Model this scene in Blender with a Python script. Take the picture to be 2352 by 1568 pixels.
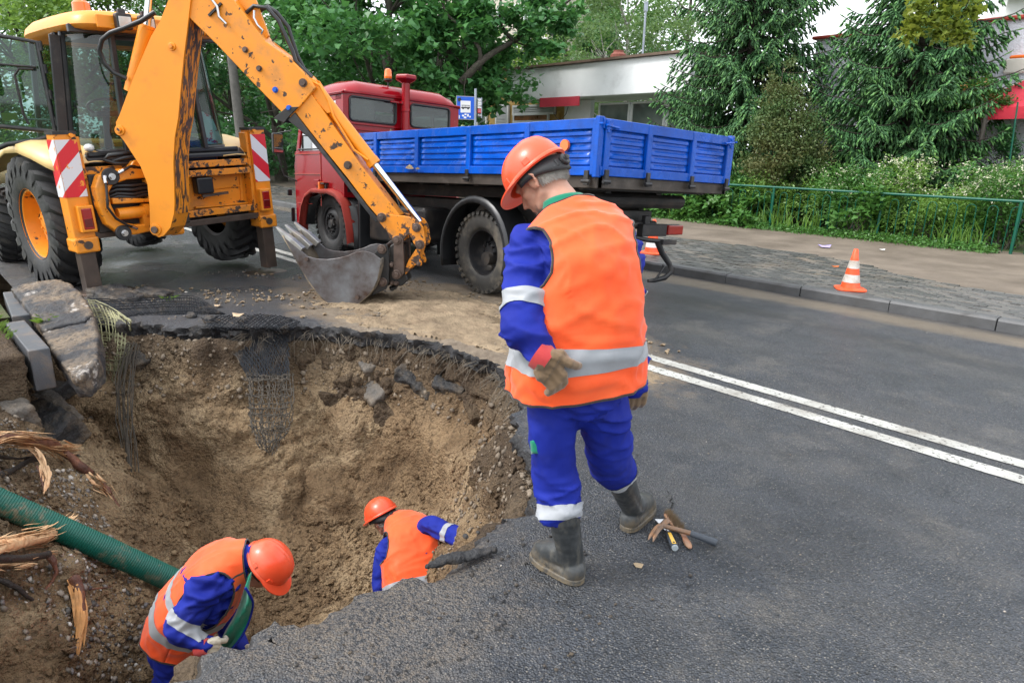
import bpy,bmesh,math,random
import numpy as np
from mathutils import Vector,Matrix
R=math.radians
rnd=random.Random(7)
scene=bpy.context.scene
col=scene.collection
for _o in list(bpy.data.objects):
 bpy.data.objects.remove(_o)
# ------------------------------------------------------------------ camera
# world: X along the road, Y across it, Z up, metres; the photographer stands on the near verge at the origin
H=1.58
PITCH,ROLL,F_PX=R(15.5),R(1.5),1568.16
MW=np.array([[0.67172059,-0.7408046,0],[0.7408046,0.67172059,0],[0,0,1.0]])
_fw=np.array([0,math.cos(PITCH),-math.sin(PITCH)]);_r0=np.array([1.0,0,0]);_u0=np.cross(_r0,_fw)
CR=MW@(_r0*math.cos(ROLL)+_u0*math.sin(ROLL))
CU=MW@(-_r0*math.sin(ROLL)+_u0*math.cos(ROLL))
CF=MW@_fw
EYE=np.array([0,0,H])
cam_data=bpy.data.cameras.new('camera')
cam_data.sensor_width=36;cam_data.lens=24.003;cam_data.clip_start=0.05;cam_data.clip_end=800
cam=bpy.data.objects.new('camera',cam_data);col.objects.link(cam)
cam.matrix_world=Matrix(((CR[0],CU[0],-CF[0],0),(CR[1],CU[1],-CF[1],0),(CR[2],CU[2],-CF[2],H),(0,0,0,1)))
scene.camera=cam
# ------------------------------------------------------------------ sky, sun, exposure (bright overcast after rain)
SUN_EL,SUN_AZ=R(47),R(205)
world=bpy.data.worlds.new("World");scene.world=world;world.use_nodes=True
wn=world.node_tree.nodes;wl=world.node_tree.links;wn.clear()
sky=wn.new('ShaderNodeTexSky');sky.sky_type='NISHITA';sky.sun_disc=False
sky.sun_elevation=SUN_EL;sky.sun_rotation=SUN_AZ;sky.air_density=1.0;sky.dust_density=5.0;sky.ozone_density=1.0
hs=wn.new('ShaderNodeHueSaturation');hs.inputs['Saturation'].default_value=0.16
mx=wn.new('ShaderNodeMix');mx.data_type='RGBA';mx.inputs[0].default_value=0.62
mx.inputs[7].default_value=(10.2,10.7,11.3,1)
bg=wn.new('ShaderNodeBackground');bg.inputs['Strength'].default_value=0.145
wo=wn.new('ShaderNodeOutputWorld')
wl.new(sky.outputs[0],hs.inputs['Color']);wl.new(hs.outputs[0],mx.inputs[6]);wl.new(mx.outputs[2],bg.inputs[0]);wl.new(bg.outputs[0],wo.inputs[0])
sun_d=bpy.data.lights.new('sun','SUN');sun_d.energy=1.5;sun_d.angle=R(14);sun_d.color=(1,0.97,0.93)
sun=bpy.data.objects.new('sun',sun_d);col.objects.link(sun)
sun.rotation_euler=Vector((math.sin(SUN_AZ)*math.cos(SUN_EL),math.cos(SUN_AZ)*math.cos(SUN_EL),math.sin(SUN_EL))).to_track_quat('Z','Y').to_euler()
scene.view_settings.view_transform='Standard';scene.view_settings.look='None'
scene.view_settings.gamma=1;scene.view_settings.use_curve_mapping=False
scene.view_settings.exposure=0.72
scene.cycles.max_bounces=6;scene.cycles.transparent_max_bounces=8
scene.cycles.diffuse_bounces=3;scene.cycles.glossy_bounces=3;scene.cycles.transmission_bounces=4
scene.cycles.use_denoising=True
# ------------------------------------------------------------------ measuring helpers (points of the place from the survey of the photo)
def _dir(px,py):
 return CF*F_PX+CR*(px-1176)+CU*(784-py)
def onZ(px,py,z=0.0):
 d=_dir(px,py);return EYE+d*((z-H)/d[2])
def onY(px,py,y):
 d=_dir(px,py);return EYE+d*(y/d[1])
def onX(px,py,x):
 d=_dir(px,py);return EYE+d*(x/d[0])
def depth(px,py,z):
 return EYE+_dir(px,py)/F_PX*z
def onP(px,py,o,n):
 d=_dir(px,py);o=np.array(o,float);n=np.array(n,float)
 return EYE+d*(np.dot(o-EYE,n)/np.dot(d,n))
# ------------------------------------------------------------------ numpy noise
def _hash(ix,iy,iz,seed):
 h=(ix.astype(np.int64)*374761393+iy.astype(np.int64)*668265263+iz.astype(np.int64)*2147483647+seed*974634777)&0xFFFFFFFF
 h=((h^(h>>13))*1274126177)&0xFFFFFFFF
 h=h^(h>>16)
 return(h&0xFFFFFF)/float(0xFFFFFF)*2-1
def vnoise(P,seed=0):
 P=np.asarray(P,float);I=np.floor(P).astype(np.int64);T=P-I;T=T*T*(3-2*T)
 x,y,z=I[:,0],I[:,1],I[:,2];tx,ty,tz=T[:,0],T[:,1],T[:,2]
 def L(dx,dy,dz):return _hash(x+dx,y+dy,z+dz,seed)
 a=L(0,0,0)*(1-tx)+L(1,0,0)*tx;b=L(0,1,0)*(1-tx)+L(1,1,0)*tx
 c=L(0,0,1)*(1-tx)+L(1,0,1)*tx;d=L(0,1,1)*(1-tx)+L(1,1,1)*tx
 return(a*(1-ty)+b*ty)*(1-tz)+(c*(1-ty)+d*ty)*tz
def fbm(P,scale=1.0,octv=4,seed=0,gain=0.5):
 P=np.asarray(P,float)*scale;s=0;a=1.0;n=0
 for k in range(octv):
  s=s+a*vnoise(P+17.3*k,seed+k);n+=a;a*=gain;P=P*2.03
 return s/n
def ridge(P,scale=1.0,octv=3,seed=0):
 P=np.asarray(P,float)*scale;s=0;a=1.0;n=0
 for k in range(octv):
  s=s+a*(1-2*np.abs(vnoise(P+9.1*k,seed+k)));n+=a;a*=0.5;P=P*2.03
 return s/n
def n1(x,seed=0):
 return float(vnoise(np.array([[x,seed*3.7,0.5]]),seed)[0])
# ------------------------------------------------------------------ mesh builder
MATW={}
def V(p):return np.array(p,float)
def unit(v):v=V(v);return v/max(np.linalg.norm(v),1e-9)
def perp(d):
 d=unit(d);a=V((0,0,1))if abs(d[2])<0.9 else V((1,0,0))
 e1=unit(np.cross(a,d));return e1,np.cross(d,e1)
class MB:
 def __init__(s):s.v=[];s.f=[];s.n=0
 def add(s,vs,fs):
  vs=np.asarray(vs,float).reshape(-1,3);s.v.append(vs)
  n=s.n;s.f.extend([tuple(i+n for i in f)for f in fs]);s.n+=len(vs);return s
 def box(s,c,size,rot=None):
  c=V(c);h=V(size)/2
  vs=np.array([[x,y,z]for x in(-1,1)for y in(-1,1)for z in(-1,1)])*h
  if rot is not None:vs=vs@np.array(rot).T
  return s.add(vs+c,[(0,1,3,2),(4,6,7,5),(0,4,5,1),(2,3,7,6),(0,2,6,4),(1,5,7,3)])
 def bar(s,p0,p1,w,h,up=(0,0,1)):
  p0,p1=V(p0),V(p1);d=unit(p1-p0);u=V(up)
  e=np.cross(d,u)
  if np.linalg.norm(e)<1e-6:e=np.cross(d,V((1,0,0)))
  e=unit(e);u=np.cross(e,d)
  vs=[p+a*e*w/2+b*u*h/2 for p in(p0,p1)for a,b in((-1,-1),(1,-1),(1,1),(-1,1))]
  return s.add(vs,[(0,3,2,1),(4,5,6,7),(0,1,5,4),(1,2,6,5),(2,3,7,6),(3,0,4,7)])
 def tube(s,path,r,n=8,caps=True,flat=1.0,up=None):
  P=[V(p)for p in path];m=len(P)
  if np.isscalar(r):r=[r]*m
  rings=[];e1=None
  for i in range(m):
   d=unit(P[min(i+1,m-1)]-P[max(i-1,0)])
   if e1 is None:
    if up is not None:e1=unit(np.cross(V(up),d))
    else:e1,_=perp(d)
   else:
    e1=e1-d*np.dot(e1,d);e1=unit(e1)
   e2=np.cross(d,e1)
   for k in range(n):
    a=2*math.pi*k/n
    rings.append(P[i]+(e1*math.cos(a)+e2*math.sin(a)*flat)*r[i])
  fs=[(i*n+k,i*n+(k+1)%n,(i+1)*n+(k+1)%n,(i+1)*n+k)for i in range(m-1)for k in range(n)]
  if caps:fs+=[tuple(reversed(range(n))),tuple((m-1)*n+k for k in range(n))]
  return s.add(rings,fs)
 def cyl(s,p0,p1,r,r2=None,n=16,caps=True):
  return s.tube([p0,p1],[r,r if r2 is None else r2],n,caps)
 def lathe(s,prof,o,axis,n=24,arc=None,caps=False):
  o=V(o);ax=unit(axis);e1,e2=perp(ax);m=len(prof)
  full=arc is None;K=n if full else n+1
  a0,a1=(0,2*math.pi)if full else arc
  vs=[]
  for(r,h)in prof:
   for k in range(K):
    a=a0+(a1-a0)*k/n
    vs.append(o+ax*h+(e1*math.cos(a)+e2*math.sin(a))*r)
  fs=[]
  for i in range(m-1):
   for k in range(n):
    k2=(k+1)%K
    fs.append((i*K+k,i*K+k2,(i+1)*K+k2,(i+1)*K+k))
  if caps:fs+=[tuple(reversed(range(K))),tuple((m-1)*K+k for k in range(K))]
  return s.add(vs,fs)
 def prism(s,pts,o,e1,e2,t0,t1):
  o,e1,e2=V(o),V(e1),V(e2);nn=np.cross(e1,e2);k=len(pts)
  a=[o+e1*p[0]+e2*p[1]+nn*t0 for p in pts];b=[o+e1*p[0]+e2*p[1]+nn*t1 for p in pts]
  return s.add(a+b,[tuple(reversed(range(k))),tuple(range(k,2*k))]+[(i,(i+1)%k,k+(i+1)%k,k+i)for i in range(k)])
 def ext(s,pts3,vec):
  a=[V(p)for p in pts3];k=len(a);b=[p+V(vec)for p in a]
  return s.add(a+b,[tuple(reversed(range(k))),tuple(range(k,2*k))]+[(i,(i+1)%k,k+(i+1)%k,k+i)for i in range(k)])
 def ball(s,c,r,n=12,m=8,rot=None):
  r=V((r,r,r))if np.isscalar(r)else V(r)
  vs=[(0,0,1)]+[(math.sin(math.pi*i/m)*math.cos(2*math.pi*k/n),math.sin(math.pi*i/m)*math.sin(2*math.pi*k/n),math.cos(math.pi*i/m))for i in range(1,m)for k in range(n)]+[(0,0,-1)]
  vs=np.array(vs)*r
  if rot is not None:vs=vs@np.array(rot).T
  fs=[(0,1+k,1+(k+1)%n)for k in range(n)]
  for i in range(m-2):
   fs+=[(1+i*n+k,1+(i+1)*n+k,1+(i+1)*n+(k+1)%n,1+i*n+(k+1)%n)for k in range(n)]
  e=1+(m-1)*n
  fs+=[(e,1+(m-2)*n+(k+1)%n,1+(m-2)*n+k)for k in range(n)]
  return s.add(vs+V(c),fs)
 def grid(s,G,flip=False,closed=False):
  G=np.asarray(G,float);a,b=G.shape[:2];fs=[]
  bb=b if closed else b-1
  for i in range(a-1):
   for j in range(bb):
    j2=(j+1)%b
    q=(i*b+j,(i+1)*b+j,(i+1)*b+j2,i*b+j2)
    fs.append(q[::-1]if flip else q)
  return s.add(G.reshape(-1,3),fs)
 def build(s,name,mat,parent=None,smooth=None,bevel=0,world=False,segs=1):
  vs=np.concatenate(s.v)if s.v else np.zeros((0,3))
  if parent is not None and world:
   mi=np.array(MATW[parent.name].inverted());vs=vs@mi[:3,:3].T+mi[:3,3]
  me=bpy.data.meshes.new(name);me.from_pydata(vs.tolist(),[],s.f)
  return finish(name,me,mat,parent,smooth,bevel,segs)
def finish(name,me,mat,parent=None,smooth=None,bevel=0,segs=1):
 if isinstance(mat,(list,tuple)):
  for m_ in mat:me.materials.append(m_)
 elif mat is not None:me.materials.append(mat)
 if smooth is not None:
  me.shade_smooth()
  if smooth<180:me.set_sharp_from_angle(angle=R(smooth))
 o=bpy.data.objects.new(name,me);col.objects.link(o)
 if parent is not None:o.parent=parent
 if bevel:
  b=o.modifiers.new('bevel','BEVEL');b.width=bevel;b.segments=segs;b.limit_method='ANGLE';b.angle_limit=R(40)
 MATW[o.name]=Matrix.Identity(4)
 return o
def fastmesh(name,vs,quads):
 """numpy verts + (n,k) faces of equal size"""
 me=bpy.data.meshes.new(name);vs=np.asarray(vs,np.float32);F=np.asarray(quads,np.int32);k=F.shape[1]
 me.vertices.add(len(vs));me.vertices.foreach_set('co',vs.ravel())
 me.loops.add(F.size);me.loops.foreach_set('vertex_index',F.ravel())
 me.polygons.add(len(F));me.polygons.foreach_set('loop_start',np.arange(0,F.size,k,dtype=np.int32))
 me.update(calc_edges=True);me.validate();return me
def tag(o,label=None,cat=None,group=None,kind=None):
 if label:o['label']=label
 if cat:o['category']=cat
 if group:o['group']=group
 if kind:o['kind']=kind
 return o
def empty(name,loc=(0,0,0),rot=(0,0,0),label=None,cat=None,group=None):
 o=bpy.data.objects.new(name,None);col.objects.link(o)
 o.location=loc;o.rotation_euler=rot;o.empty_display_size=0.2
 from mathutils import Euler
 MATW[o.name]=Matrix.Translation(Vector([float(a)for a in loc]))@Euler(rot).to_matrix().to_4x4()
 return tag(o,label,cat,group)
def explode(o):
 """a mesh made of loose pieces becomes one object per piece"""
 me=o.data;bm=bmesh.new();bm.from_mesh(me);bm.verts.ensure_lookup_table();seen=set();groups_=[]
 for v in bm.verts:
  if v.index in seen:continue
  st=[v];seen.add(v.index);g=[]
  while st:
   a=st.pop();g.append(a.index)
   for e in a.link_edges:
    b=e.other_vert(a)
    if b.index not in seen:seen.add(b.index);st.append(b)
  groups_.append(set(g))
 bm.free()
 if len(groups_)<2:return[o]
 res=[]
 for g in groups_:
  c=o.copy();c.data=me.copy();col.objects.link(c);b2=bmesh.new();b2.from_mesh(c.data)
  bmesh.ops.delete(b2,geom=[v for v in b2.verts if v.index not in g],context='VERTS');b2.to_mesh(c.data);b2.free();res.append(c)
 bpy.data.objects.remove(o);return res
def copy_tree(o,parent=None):
 c=o.copy();col.objects.link(c);c.parent=parent
 for ch in list(o.children):copy_tree(ch,c)
 return c
# ------------------------------------------------------------------ materials
class NT:
 def __init__(s,name):
  s.m=bpy.data.materials.new(name);s.m.use_nodes=True
  s.t=s.m.node_tree;s.b=s.t.nodes['Principled BSDF'];s.out=s.t.nodes['Material Output']
  tc=s.t.nodes.new('ShaderNodeTexCoord');s.co=tc.outputs['Object'];s.gen=tc.outputs['Generated']
 def new(s,t,**kw):
  n=s.t.nodes.new(t)
  for k,v in kw.items():setattr(n,k,v)
  return n
 def link(s,a,b):s.t.links.new(a,b)
 def mapped(s,scale=(1,1,1),rot=(0,0,0),co=None):
  n=s.new('ShaderNodeMapping');n.inputs['Scale'].default_value=scale;n.inputs['Rotation'].default_value=rot
  s.link(co or s.co,n.inputs[0]);return n.outputs[0]
 def noise(s,scale,detail=4,rough=0.55,co=None,dist=0.0):
  n=s.new('ShaderNodeTexNoise');n.inputs['Scale'].default_value=scale;n.inputs['Detail'].default_value=detail
  n.inputs['Roughness'].default_value=rough;n.inputs['Distortion'].default_value=dist
  s.link(co or s.co,n.inputs['Vector']);return n.outputs['Fac']
 def vor(s,scale,feature='F1',co=None,out='Distance',rand=1.0):
  n=s.new('ShaderNodeTexVoronoi',feature=feature);n.inputs['Scale'].default_value=scale
  n.inputs['Randomness'].default_value=rand
  s.link(co or s.co,n.inputs['Vector']);return n.outputs[out]
 def ramp(s,fac,a,b,ca=(0,0,0,1),cb=(1,1,1,1)):
  n=s.new('ShaderNodeMapRange');n.inputs['From Min'].default_value=a;n.inputs['From Max'].default_value=b
  s.link(fac,n.inputs[0]);return n.outputs[0]
 def mix(s,fac,a,b,mode='MIX'):
  n=s.new('ShaderNodeMix',data_type='RGBA',blend_type=mode)
  for i,x in((0,fac),(6,a),(7,b)):
   if isinstance(x,(int,float)):n.inputs[i].default_value=x
   elif isinstance(x,(tuple,list)):n.inputs[i].default_value=(*x[:3],1)
   else:s.link(x,n.inputs[i])
  return n.outputs[2]
 def math(s,op,a,b=0.0):
  n=s.new('ShaderNodeMath',operation=op);n.use_clamp=False
  for i,x in((0,a),(1,b)):
   if isinstance(x,(int,float)):n.inputs[i].default_value=x
   else:s.link(x,n.inputs[i])
  return n.outputs[0]
 def bump(s,h,strength=0.3,dist=0.01,prev=None):
  n=s.new('ShaderNodeBump');n.inputs['Strength'].default_value=strength;n.inputs['Distance'].default_value=dist
  s.link(h,n.inputs['Height'])
  if prev is not None:s.link(prev,n.inputs['Normal'])
  s.link(n.outputs[0],s.b.inputs['Normal']);return n.outputs[0]
 def set(s,key,x):
  i=s.b.inputs[key]
  if isinstance(x,(int,float)):i.default_value=x
  elif isinstance(x,(tuple,list)):i.default_value=(*x[:3],1)
  else:s.link(x,i)
 def sep(s,co=None):
  n=s.new('ShaderNodeSeparateXYZ');s.link(co or s.co,n.inputs[0]);return n.outputs
def mat(name,c,rough=0.5,metal=0.0,var=0.12,vs=3.0,bump=0.0,bs=60,wear=None,dirt=None,coat=0.0,spec=0.5,bd=0.004,fleck=None):
 """paint, metal, rubber ... : base colour with slow variation; wear=(colour, scale, threshold, rough); dirt=(colour, amount, scale)"""
 n=NT(name)
 v=n.noise(vs,5,0.6)
 base=n.mix(n.ramp(v,0.3,0.7),tuple(x*(1-var)for x in c),tuple(min(1,x*(1+var))for x in c))
 rr=n.math('ADD',n.math('MULTIPLY',v,0.16),rough-0.08)
 if dirt:
  dc,am,ds=dirt
  f=n.ramp(n.noise(ds,6,0.65),0.62-am*0.3,0.85-am*0.25)
  base=n.mix(n.math('MULTIPLY',f,min(1,am+0.3)),base,dc)
  rr=n.math('MAXIMUM',rr,n.math('MULTIPLY',f,0.75))
 h=None
 if wear:
  wc,ws,th,wr=wear
  w=n.noise(ws,7,0.68,dist=0.3)
  f=n.ramp(w,th,th+0.012)
  base=n.mix(f,base,n.mix(n.ramp(n.noise(ws*3,4),0.35,0.65),wc,tuple(x*0.45 for x in wc)))
  rr=n.math('ADD',n.math('MULTIPLY',rr,n.math('SUBTRACT',1.0,f)),n.math('MULTIPLY',f,wr))
 n.set('Base Color',base);n.set('Roughness',rr);n.set('Metallic',metal)
 n.b.inputs['Specular IOR Level'].default_value=spec
 if coat:n.b.inputs['Coat Weight'].default_value=coat;n.b.inputs['Coat Roughness'].default_value=0.15
 if bump:n.bump(n.noise(bs,5,0.6),bump,bd)
 return n.m
def leafmat(name,c1,c2,c3=None,rough=0.45,trans=0.35,spec=0.4):
 n=NT(name);g=n.new('ShaderNodeNewGeometry').outputs['Random Per Island']
 base=n.mix(g,c1,c2)
 f=n.ramp(n.noise(0.9,3),0.4,0.62)
 base=n.mix(f,base,c3 or c2)
 n.set('Base Color',base);n.set('Roughness',rough);n.b.inputs['Specular IOR Level'].default_value=spec
 tr=n.new('ShaderNodeBsdfTranslucent');n.link(n.mix(0.5,base,tuple(min(1,x*1.5)for x in(c2[0],c2[1],c2[2]*0.6))),tr.inputs[0])
 ms=n.new('ShaderNodeMixShader');ms.inputs[0].default_value=trans
 n.link(n.b.outputs[0],ms.inputs[1]);n.link(tr.outputs[0],ms.inputs[2]);n.link(ms.outputs[0],n.out.inputs[0])
 return n.m
def glassmat(name,tint=(0.75,0.85,0.83),rough=0.03,alpha=0.72):
 """thin dirty pane: lets most light through and reflects the surroundings"""
 n=NT(name)
 gl=n.new('ShaderNodeBsdfGlossy');gl.inputs['Roughness'].default_value=rough
 tr=n.new('ShaderNodeBsdfTransparent');tr.inputs[0].default_value=(*tint,1)
 df=n.new('ShaderNodeBsdfDiffuse');df.inputs[0].default_value=(0.35,0.38,0.36,1)
 fr=n.new('ShaderNodeFresnel');fr.inputs[0].default_value=1.5
 m1=n.new('ShaderNodeMixShader');m1.inputs[0].default_value=0.03+(0.72-alpha)*0.5 if alpha<0.72 else 0.025
 n.link(tr.outputs[0],m1.inputs[1]);n.link(df.outputs[0],m1.inputs[2])
 m2=n.new('ShaderNodeMixShader');n.link(n.math('ADD',n.math('MULTIPLY',fr.outputs[0],0.7),0.03),m2.inputs[0])
 n.link(m1.outputs[0],m2.inputs[1]);n.link(gl.outputs[0],m2.inputs[2]);n.link(m2.outputs[0],n.out.inputs[0])
 return n.m
# ================================================================== GROUND, ROAD, HOLE
def road_material():
 n=NT('asphalt')
 p=n.sep()
 big=n.noise(0.55,4,0.6);mid=n.noise(5,5,0.6)
 st=n.vor(125,'F1',out='Color');sv=n.new('ShaderNodeSeparateColor');n.link(st,sv.inputs[0])
 ed=n.vor(125,'F1')
 fine=n.noise(160,3,0.7)
 base=n.mix(n.ramp(mid,0.3,0.7),(0.022,0.027,0.036),(0.055,0.062,0.076))
 stone=n.mix(sv.outputs[1],(0.065,0.072,0.085),(0.19,0.182,0.172))
 f=n.math('MULTIPLY',n.ramp(sv.outputs[0],0.45,0.6),n.ramp(ed,0.5,0.32))
 base=n.mix(f,base,stone)
 stone2=n.math('MULTIPLY',n.ramp(sv.outputs[2],0.975,0.985),n.ramp(ed,0.45,0.3))
 base=n.mix(stone2,base,(0.33,0.30,0.26))
 pit=n.ramp(n.noise(60,4,0.8),0.50,0.40)
 base=n.mix(n.math('MULTIPLY',pit,0.9),base,(0.008,0.009,0.011))
# dusty, dried streaks along the road
 st2=n.noise(1.0,6,0.62,co=n.mapped((0.45,1.5,1)))
 base=n.mix(n.math('MULTIPLY',n.ramp(st2,0.46,0.72),n.math('MULTIPLY',n.ramp(n.noise(45,4,0.7),0.38,0.62),0.5)),base,(0.15,0.135,0.115))
 tr_a=n.math('ABSOLUTE',n.math('SUBTRACT',p[1],n.math('ADD',6.35,n.math('MULTIPLY',n.noise(.35,2),.5))))
 base=n.mix(n.math('MULTIPLY',n.ramp(tr_a,.30,.05),.5),base,(.018,.019,.022))
 base=n.mix(n.math('MULTIPLY',n.ramp(n.noise(1.7,6,.7),.52,.68),n.math('MULTIPLY',n.ramp(n.noise(38,4,.7),.36,.6),.55)),base,(.19,.17,.145))
# wet mud washed along the far kerb
 k=n.math('SUBTRACT',1.0,n.math('ABSOLUTE',n.math('DIVIDE',n.math('SUBTRACT',p[1],7.62),0.42)))
 kf=n.math('MULTIPLY',n.ramp(n.math('ADD',k,n.math('MULTIPLY',n.noise(2.2,5,0.65,co=n.mapped((0.35,2,1))),1.1)),0.75,1.3),0.85)
 base=n.mix(kf,base,n.mix(n.noise(9,4),(0.13,0.10,0.065),(0.26,0.21,0.15)))
# sandy mud spilled round the hole and under the digger bucket
 cx=n.math('DIVIDE',n.math('ADD',p[0],5.3),2.5);cy=n.math('DIVIDE',n.math('SUBTRACT',p[1],3.95),1.15)
 rr=n.math('SQRT',n.math('ADD',n.math('MULTIPLY',cx,cx),n.math('MULTIPLY',cy,cy)))
 mud=n.ramp(n.math('ADD',rr,n.math('MULTIPLY',n.math('SUBTRACT',n.noise(3.0,6,0.7),0.5),1.1)),1.12,0.9)
 mc=n.mix(n.ramp(n.noise(6,6,0.7),0.35,0.65),(0.14,0.105,0.072),(0.27,0.215,0.155))
 base=n.mix(mud,base,mc)
 ca=n.math('DIVIDE',n.math('ADD',p[0],1.9),0.75);cb=n.math('DIVIDE',n.math('SUBTRACT',p[1],1.1),0.9)
 r2=n.math('SQRT',n.math('ADD',n.math('MULTIPLY',ca,ca),n.math('MULTIPLY',cb,cb)))
 dm=n.ramp(n.math('ADD',r2,n.math('MULTIPLY',n.math('SUBTRACT',n.noise(7,6,0.72),0.5),2.2)),0.75,0.35)
 base=n.mix(n.math('MULTIPLY',dm,n.math('MULTIPLY',n.ramp(n.noise(60,4,.7),.42,.58),.75)),base,(0.15,0.12,0.09))
 tm=n.math('MULTIPLY',n.ramp(p[0],-6.4,-8.2),n.math('MULTIPLY',n.ramp(n.noise(2.2,6,0.7),0.42,0.62),n.ramp(p[1],3.9,3.0)))
 base=n.mix(n.math('MULTIPLY',tm,0.6),base,(0.13,0.10,0.075))
 n.set('Base Color',base)
 ro=n.math('ADD',n.math('MULTIPLY',n.ramp(big,0.35,0.65),0.24),0.27)
 ro=n.math('ADD',ro,n.math('MULTIPLY',mud,0.12))
 wetf=n.math('MULTIPLY',n.ramp(p[0],-7.0,-9.5),n.ramp(n.noise(0.8,4,0.5),0.42,0.56))
 ro=n.math('SUBTRACT',ro,n.math('MULTIPLY',wetf,0.26))
 n.set('Roughness',ro)
 n.b.inputs['Specular IOR Level'].default_value=0.55
 h=n.math('ADD',n.math('MULTIPLY',ed,-1.0),n.math('MULTIPLY',fine,0.5))
 n.bump(h,1.0,0.010)
 return n.m
def soil_material(name='soil',wet=0.0):
 n=NT(name);p=n.sep()
 a=n.noise(2.2,7,0.62,dist=0.4);b=n.noise(22,6,0.75);c=n.noise(75,4,0.75);w1=n.vor(38);w2=n.vor(95)
 z=p[2]
 base=n.mix(n.ramp(a,0.36,0.62),(0.195,0.124,0.068),(0.39,0.265,0.150))
 base=n.mix(n.ramp(n.noise(1.1,5,0.6,dist=0.8),0.50,0.62),base,(0.49,0.355,0.215))
 base=n.mix(n.math('MULTIPLY',n.ramp(b,0.50,0.38),0.6),base,(0.060,0.040,0.026))
 base=n.mix(n.math('MULTIPLY',n.ramp(c,0.62,0.72),0.4),base,(0.42,0.32,0.22))
# the dark humus and road-base layer under the asphalt
 top=n.ramp(n.math('ADD',z,n.math('MULTIPLY',n.noise(2.5,5),0.5)),-0.45,0.0)
 base=n.mix(n.math('MULTIPLY',top,0.7),base,(0.06,0.046,0.036))
 n.set('Base Color',base);n.set('Roughness',0.85);n.b.inputs['Specular IOR Level'].default_value=0.25
 n.bump(n.math('SUBTRACT',n.math('ADD',n.math('MULTIPLY',b,1.3),n.math('MULTIPLY',c,0.5)),n.math('ADD',n.math('MULTIPLY',w1,0.9),n.math('MULTIPLY',w2,0.5))),1.0,0.035)
 return n.m
M_asph=road_material();M_soil=soil_material()
M_rimb=mat('broken_asphalt',(0.022,0.022,0.024),0.55,var=0.4,vs=14,bump=1.0,bs=55,bd=0.02,dirt=((0.17,0.125,0.08),0.25,6))
M_sand=mat('spilled_sand',(0.27,0.205,0.135),0.9,var=0.3,vs=5,bump=1.0,bs=45,bd=0.02,dirt=((0.13,0.09,0.06),0.5,3.5),spec=0.2)
M_conc=mat('kerb_concrete',(0.085,0.086,0.088),0.5,var=0.25,vs=4,bump=0.5,bs=90,bd=0.004,dirt=((0.055,0.052,0.048),0.45,2.2))
M_white=mat('road_paint',(0.45,0.45,0.42),0.5,var=0.12,vs=9,bump=0.8,bs=130,bd=0.006,wear=((0.12,0.11,0.10),34,0.575,0.6),dirt=((.24,.22,.19),.6,3))
RIM=[(-1.80,-0.35),(-1.86,.2),(-1.93,.52),(-2.02,.72),(-1.95,.92),(-1.99,1.12),(-1.90,1.38),(-1.92,1.65),(-1.95,1.9),(-2.06,2.13),(-2.42,2.41),(-3.05,2.83),(-3.5,3.2),(-3.95,3.42),(-4.4,3.36),(-4.81,3.25),(-5.2,3.2),(-5.52,3.03),(-5.72,2.78),(-5.92,2.5),(-6.15,2.2),(-6.4,1.92),(-6.9,1.62),(-7.15,1.3),(-7.3,.9),(-7.35,.62)]
def resample(pts,step):
 P=np.array(pts,float);seg=np.linalg.norm(np.diff(P,axis=0),axis=1);s=np.concatenate([[0],np.cumsum(seg)])
 t=np.arange(0,s[-1],step);return np.stack([np.interp(t,s,P[:,k])for k in range(P.shape[1])],1)
rim=resample(RIM,0.02)
_d=np.gradient(rim,axis=0);_nrm=np.stack([-_d[:,1],_d[:,0]],1);_nrm/=np.linalg.norm(_nrm,axis=1)[:,None]
if np.dot(_nrm[len(rim)//2],np.array([-4,1.0])-rim[len(rim)//2])<0:_nrm=-_nrm
_q=np.c_[rim,np.zeros(len(rim))]
_w=fbm(_q,2.2,3,5)*0.16+ridge(_q,6,4,9)*0.055+fbm(_q,22,3,19)*0.03
rim=rim+_nrm*(_w)[:,None]
_nrm2=_nrm
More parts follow.
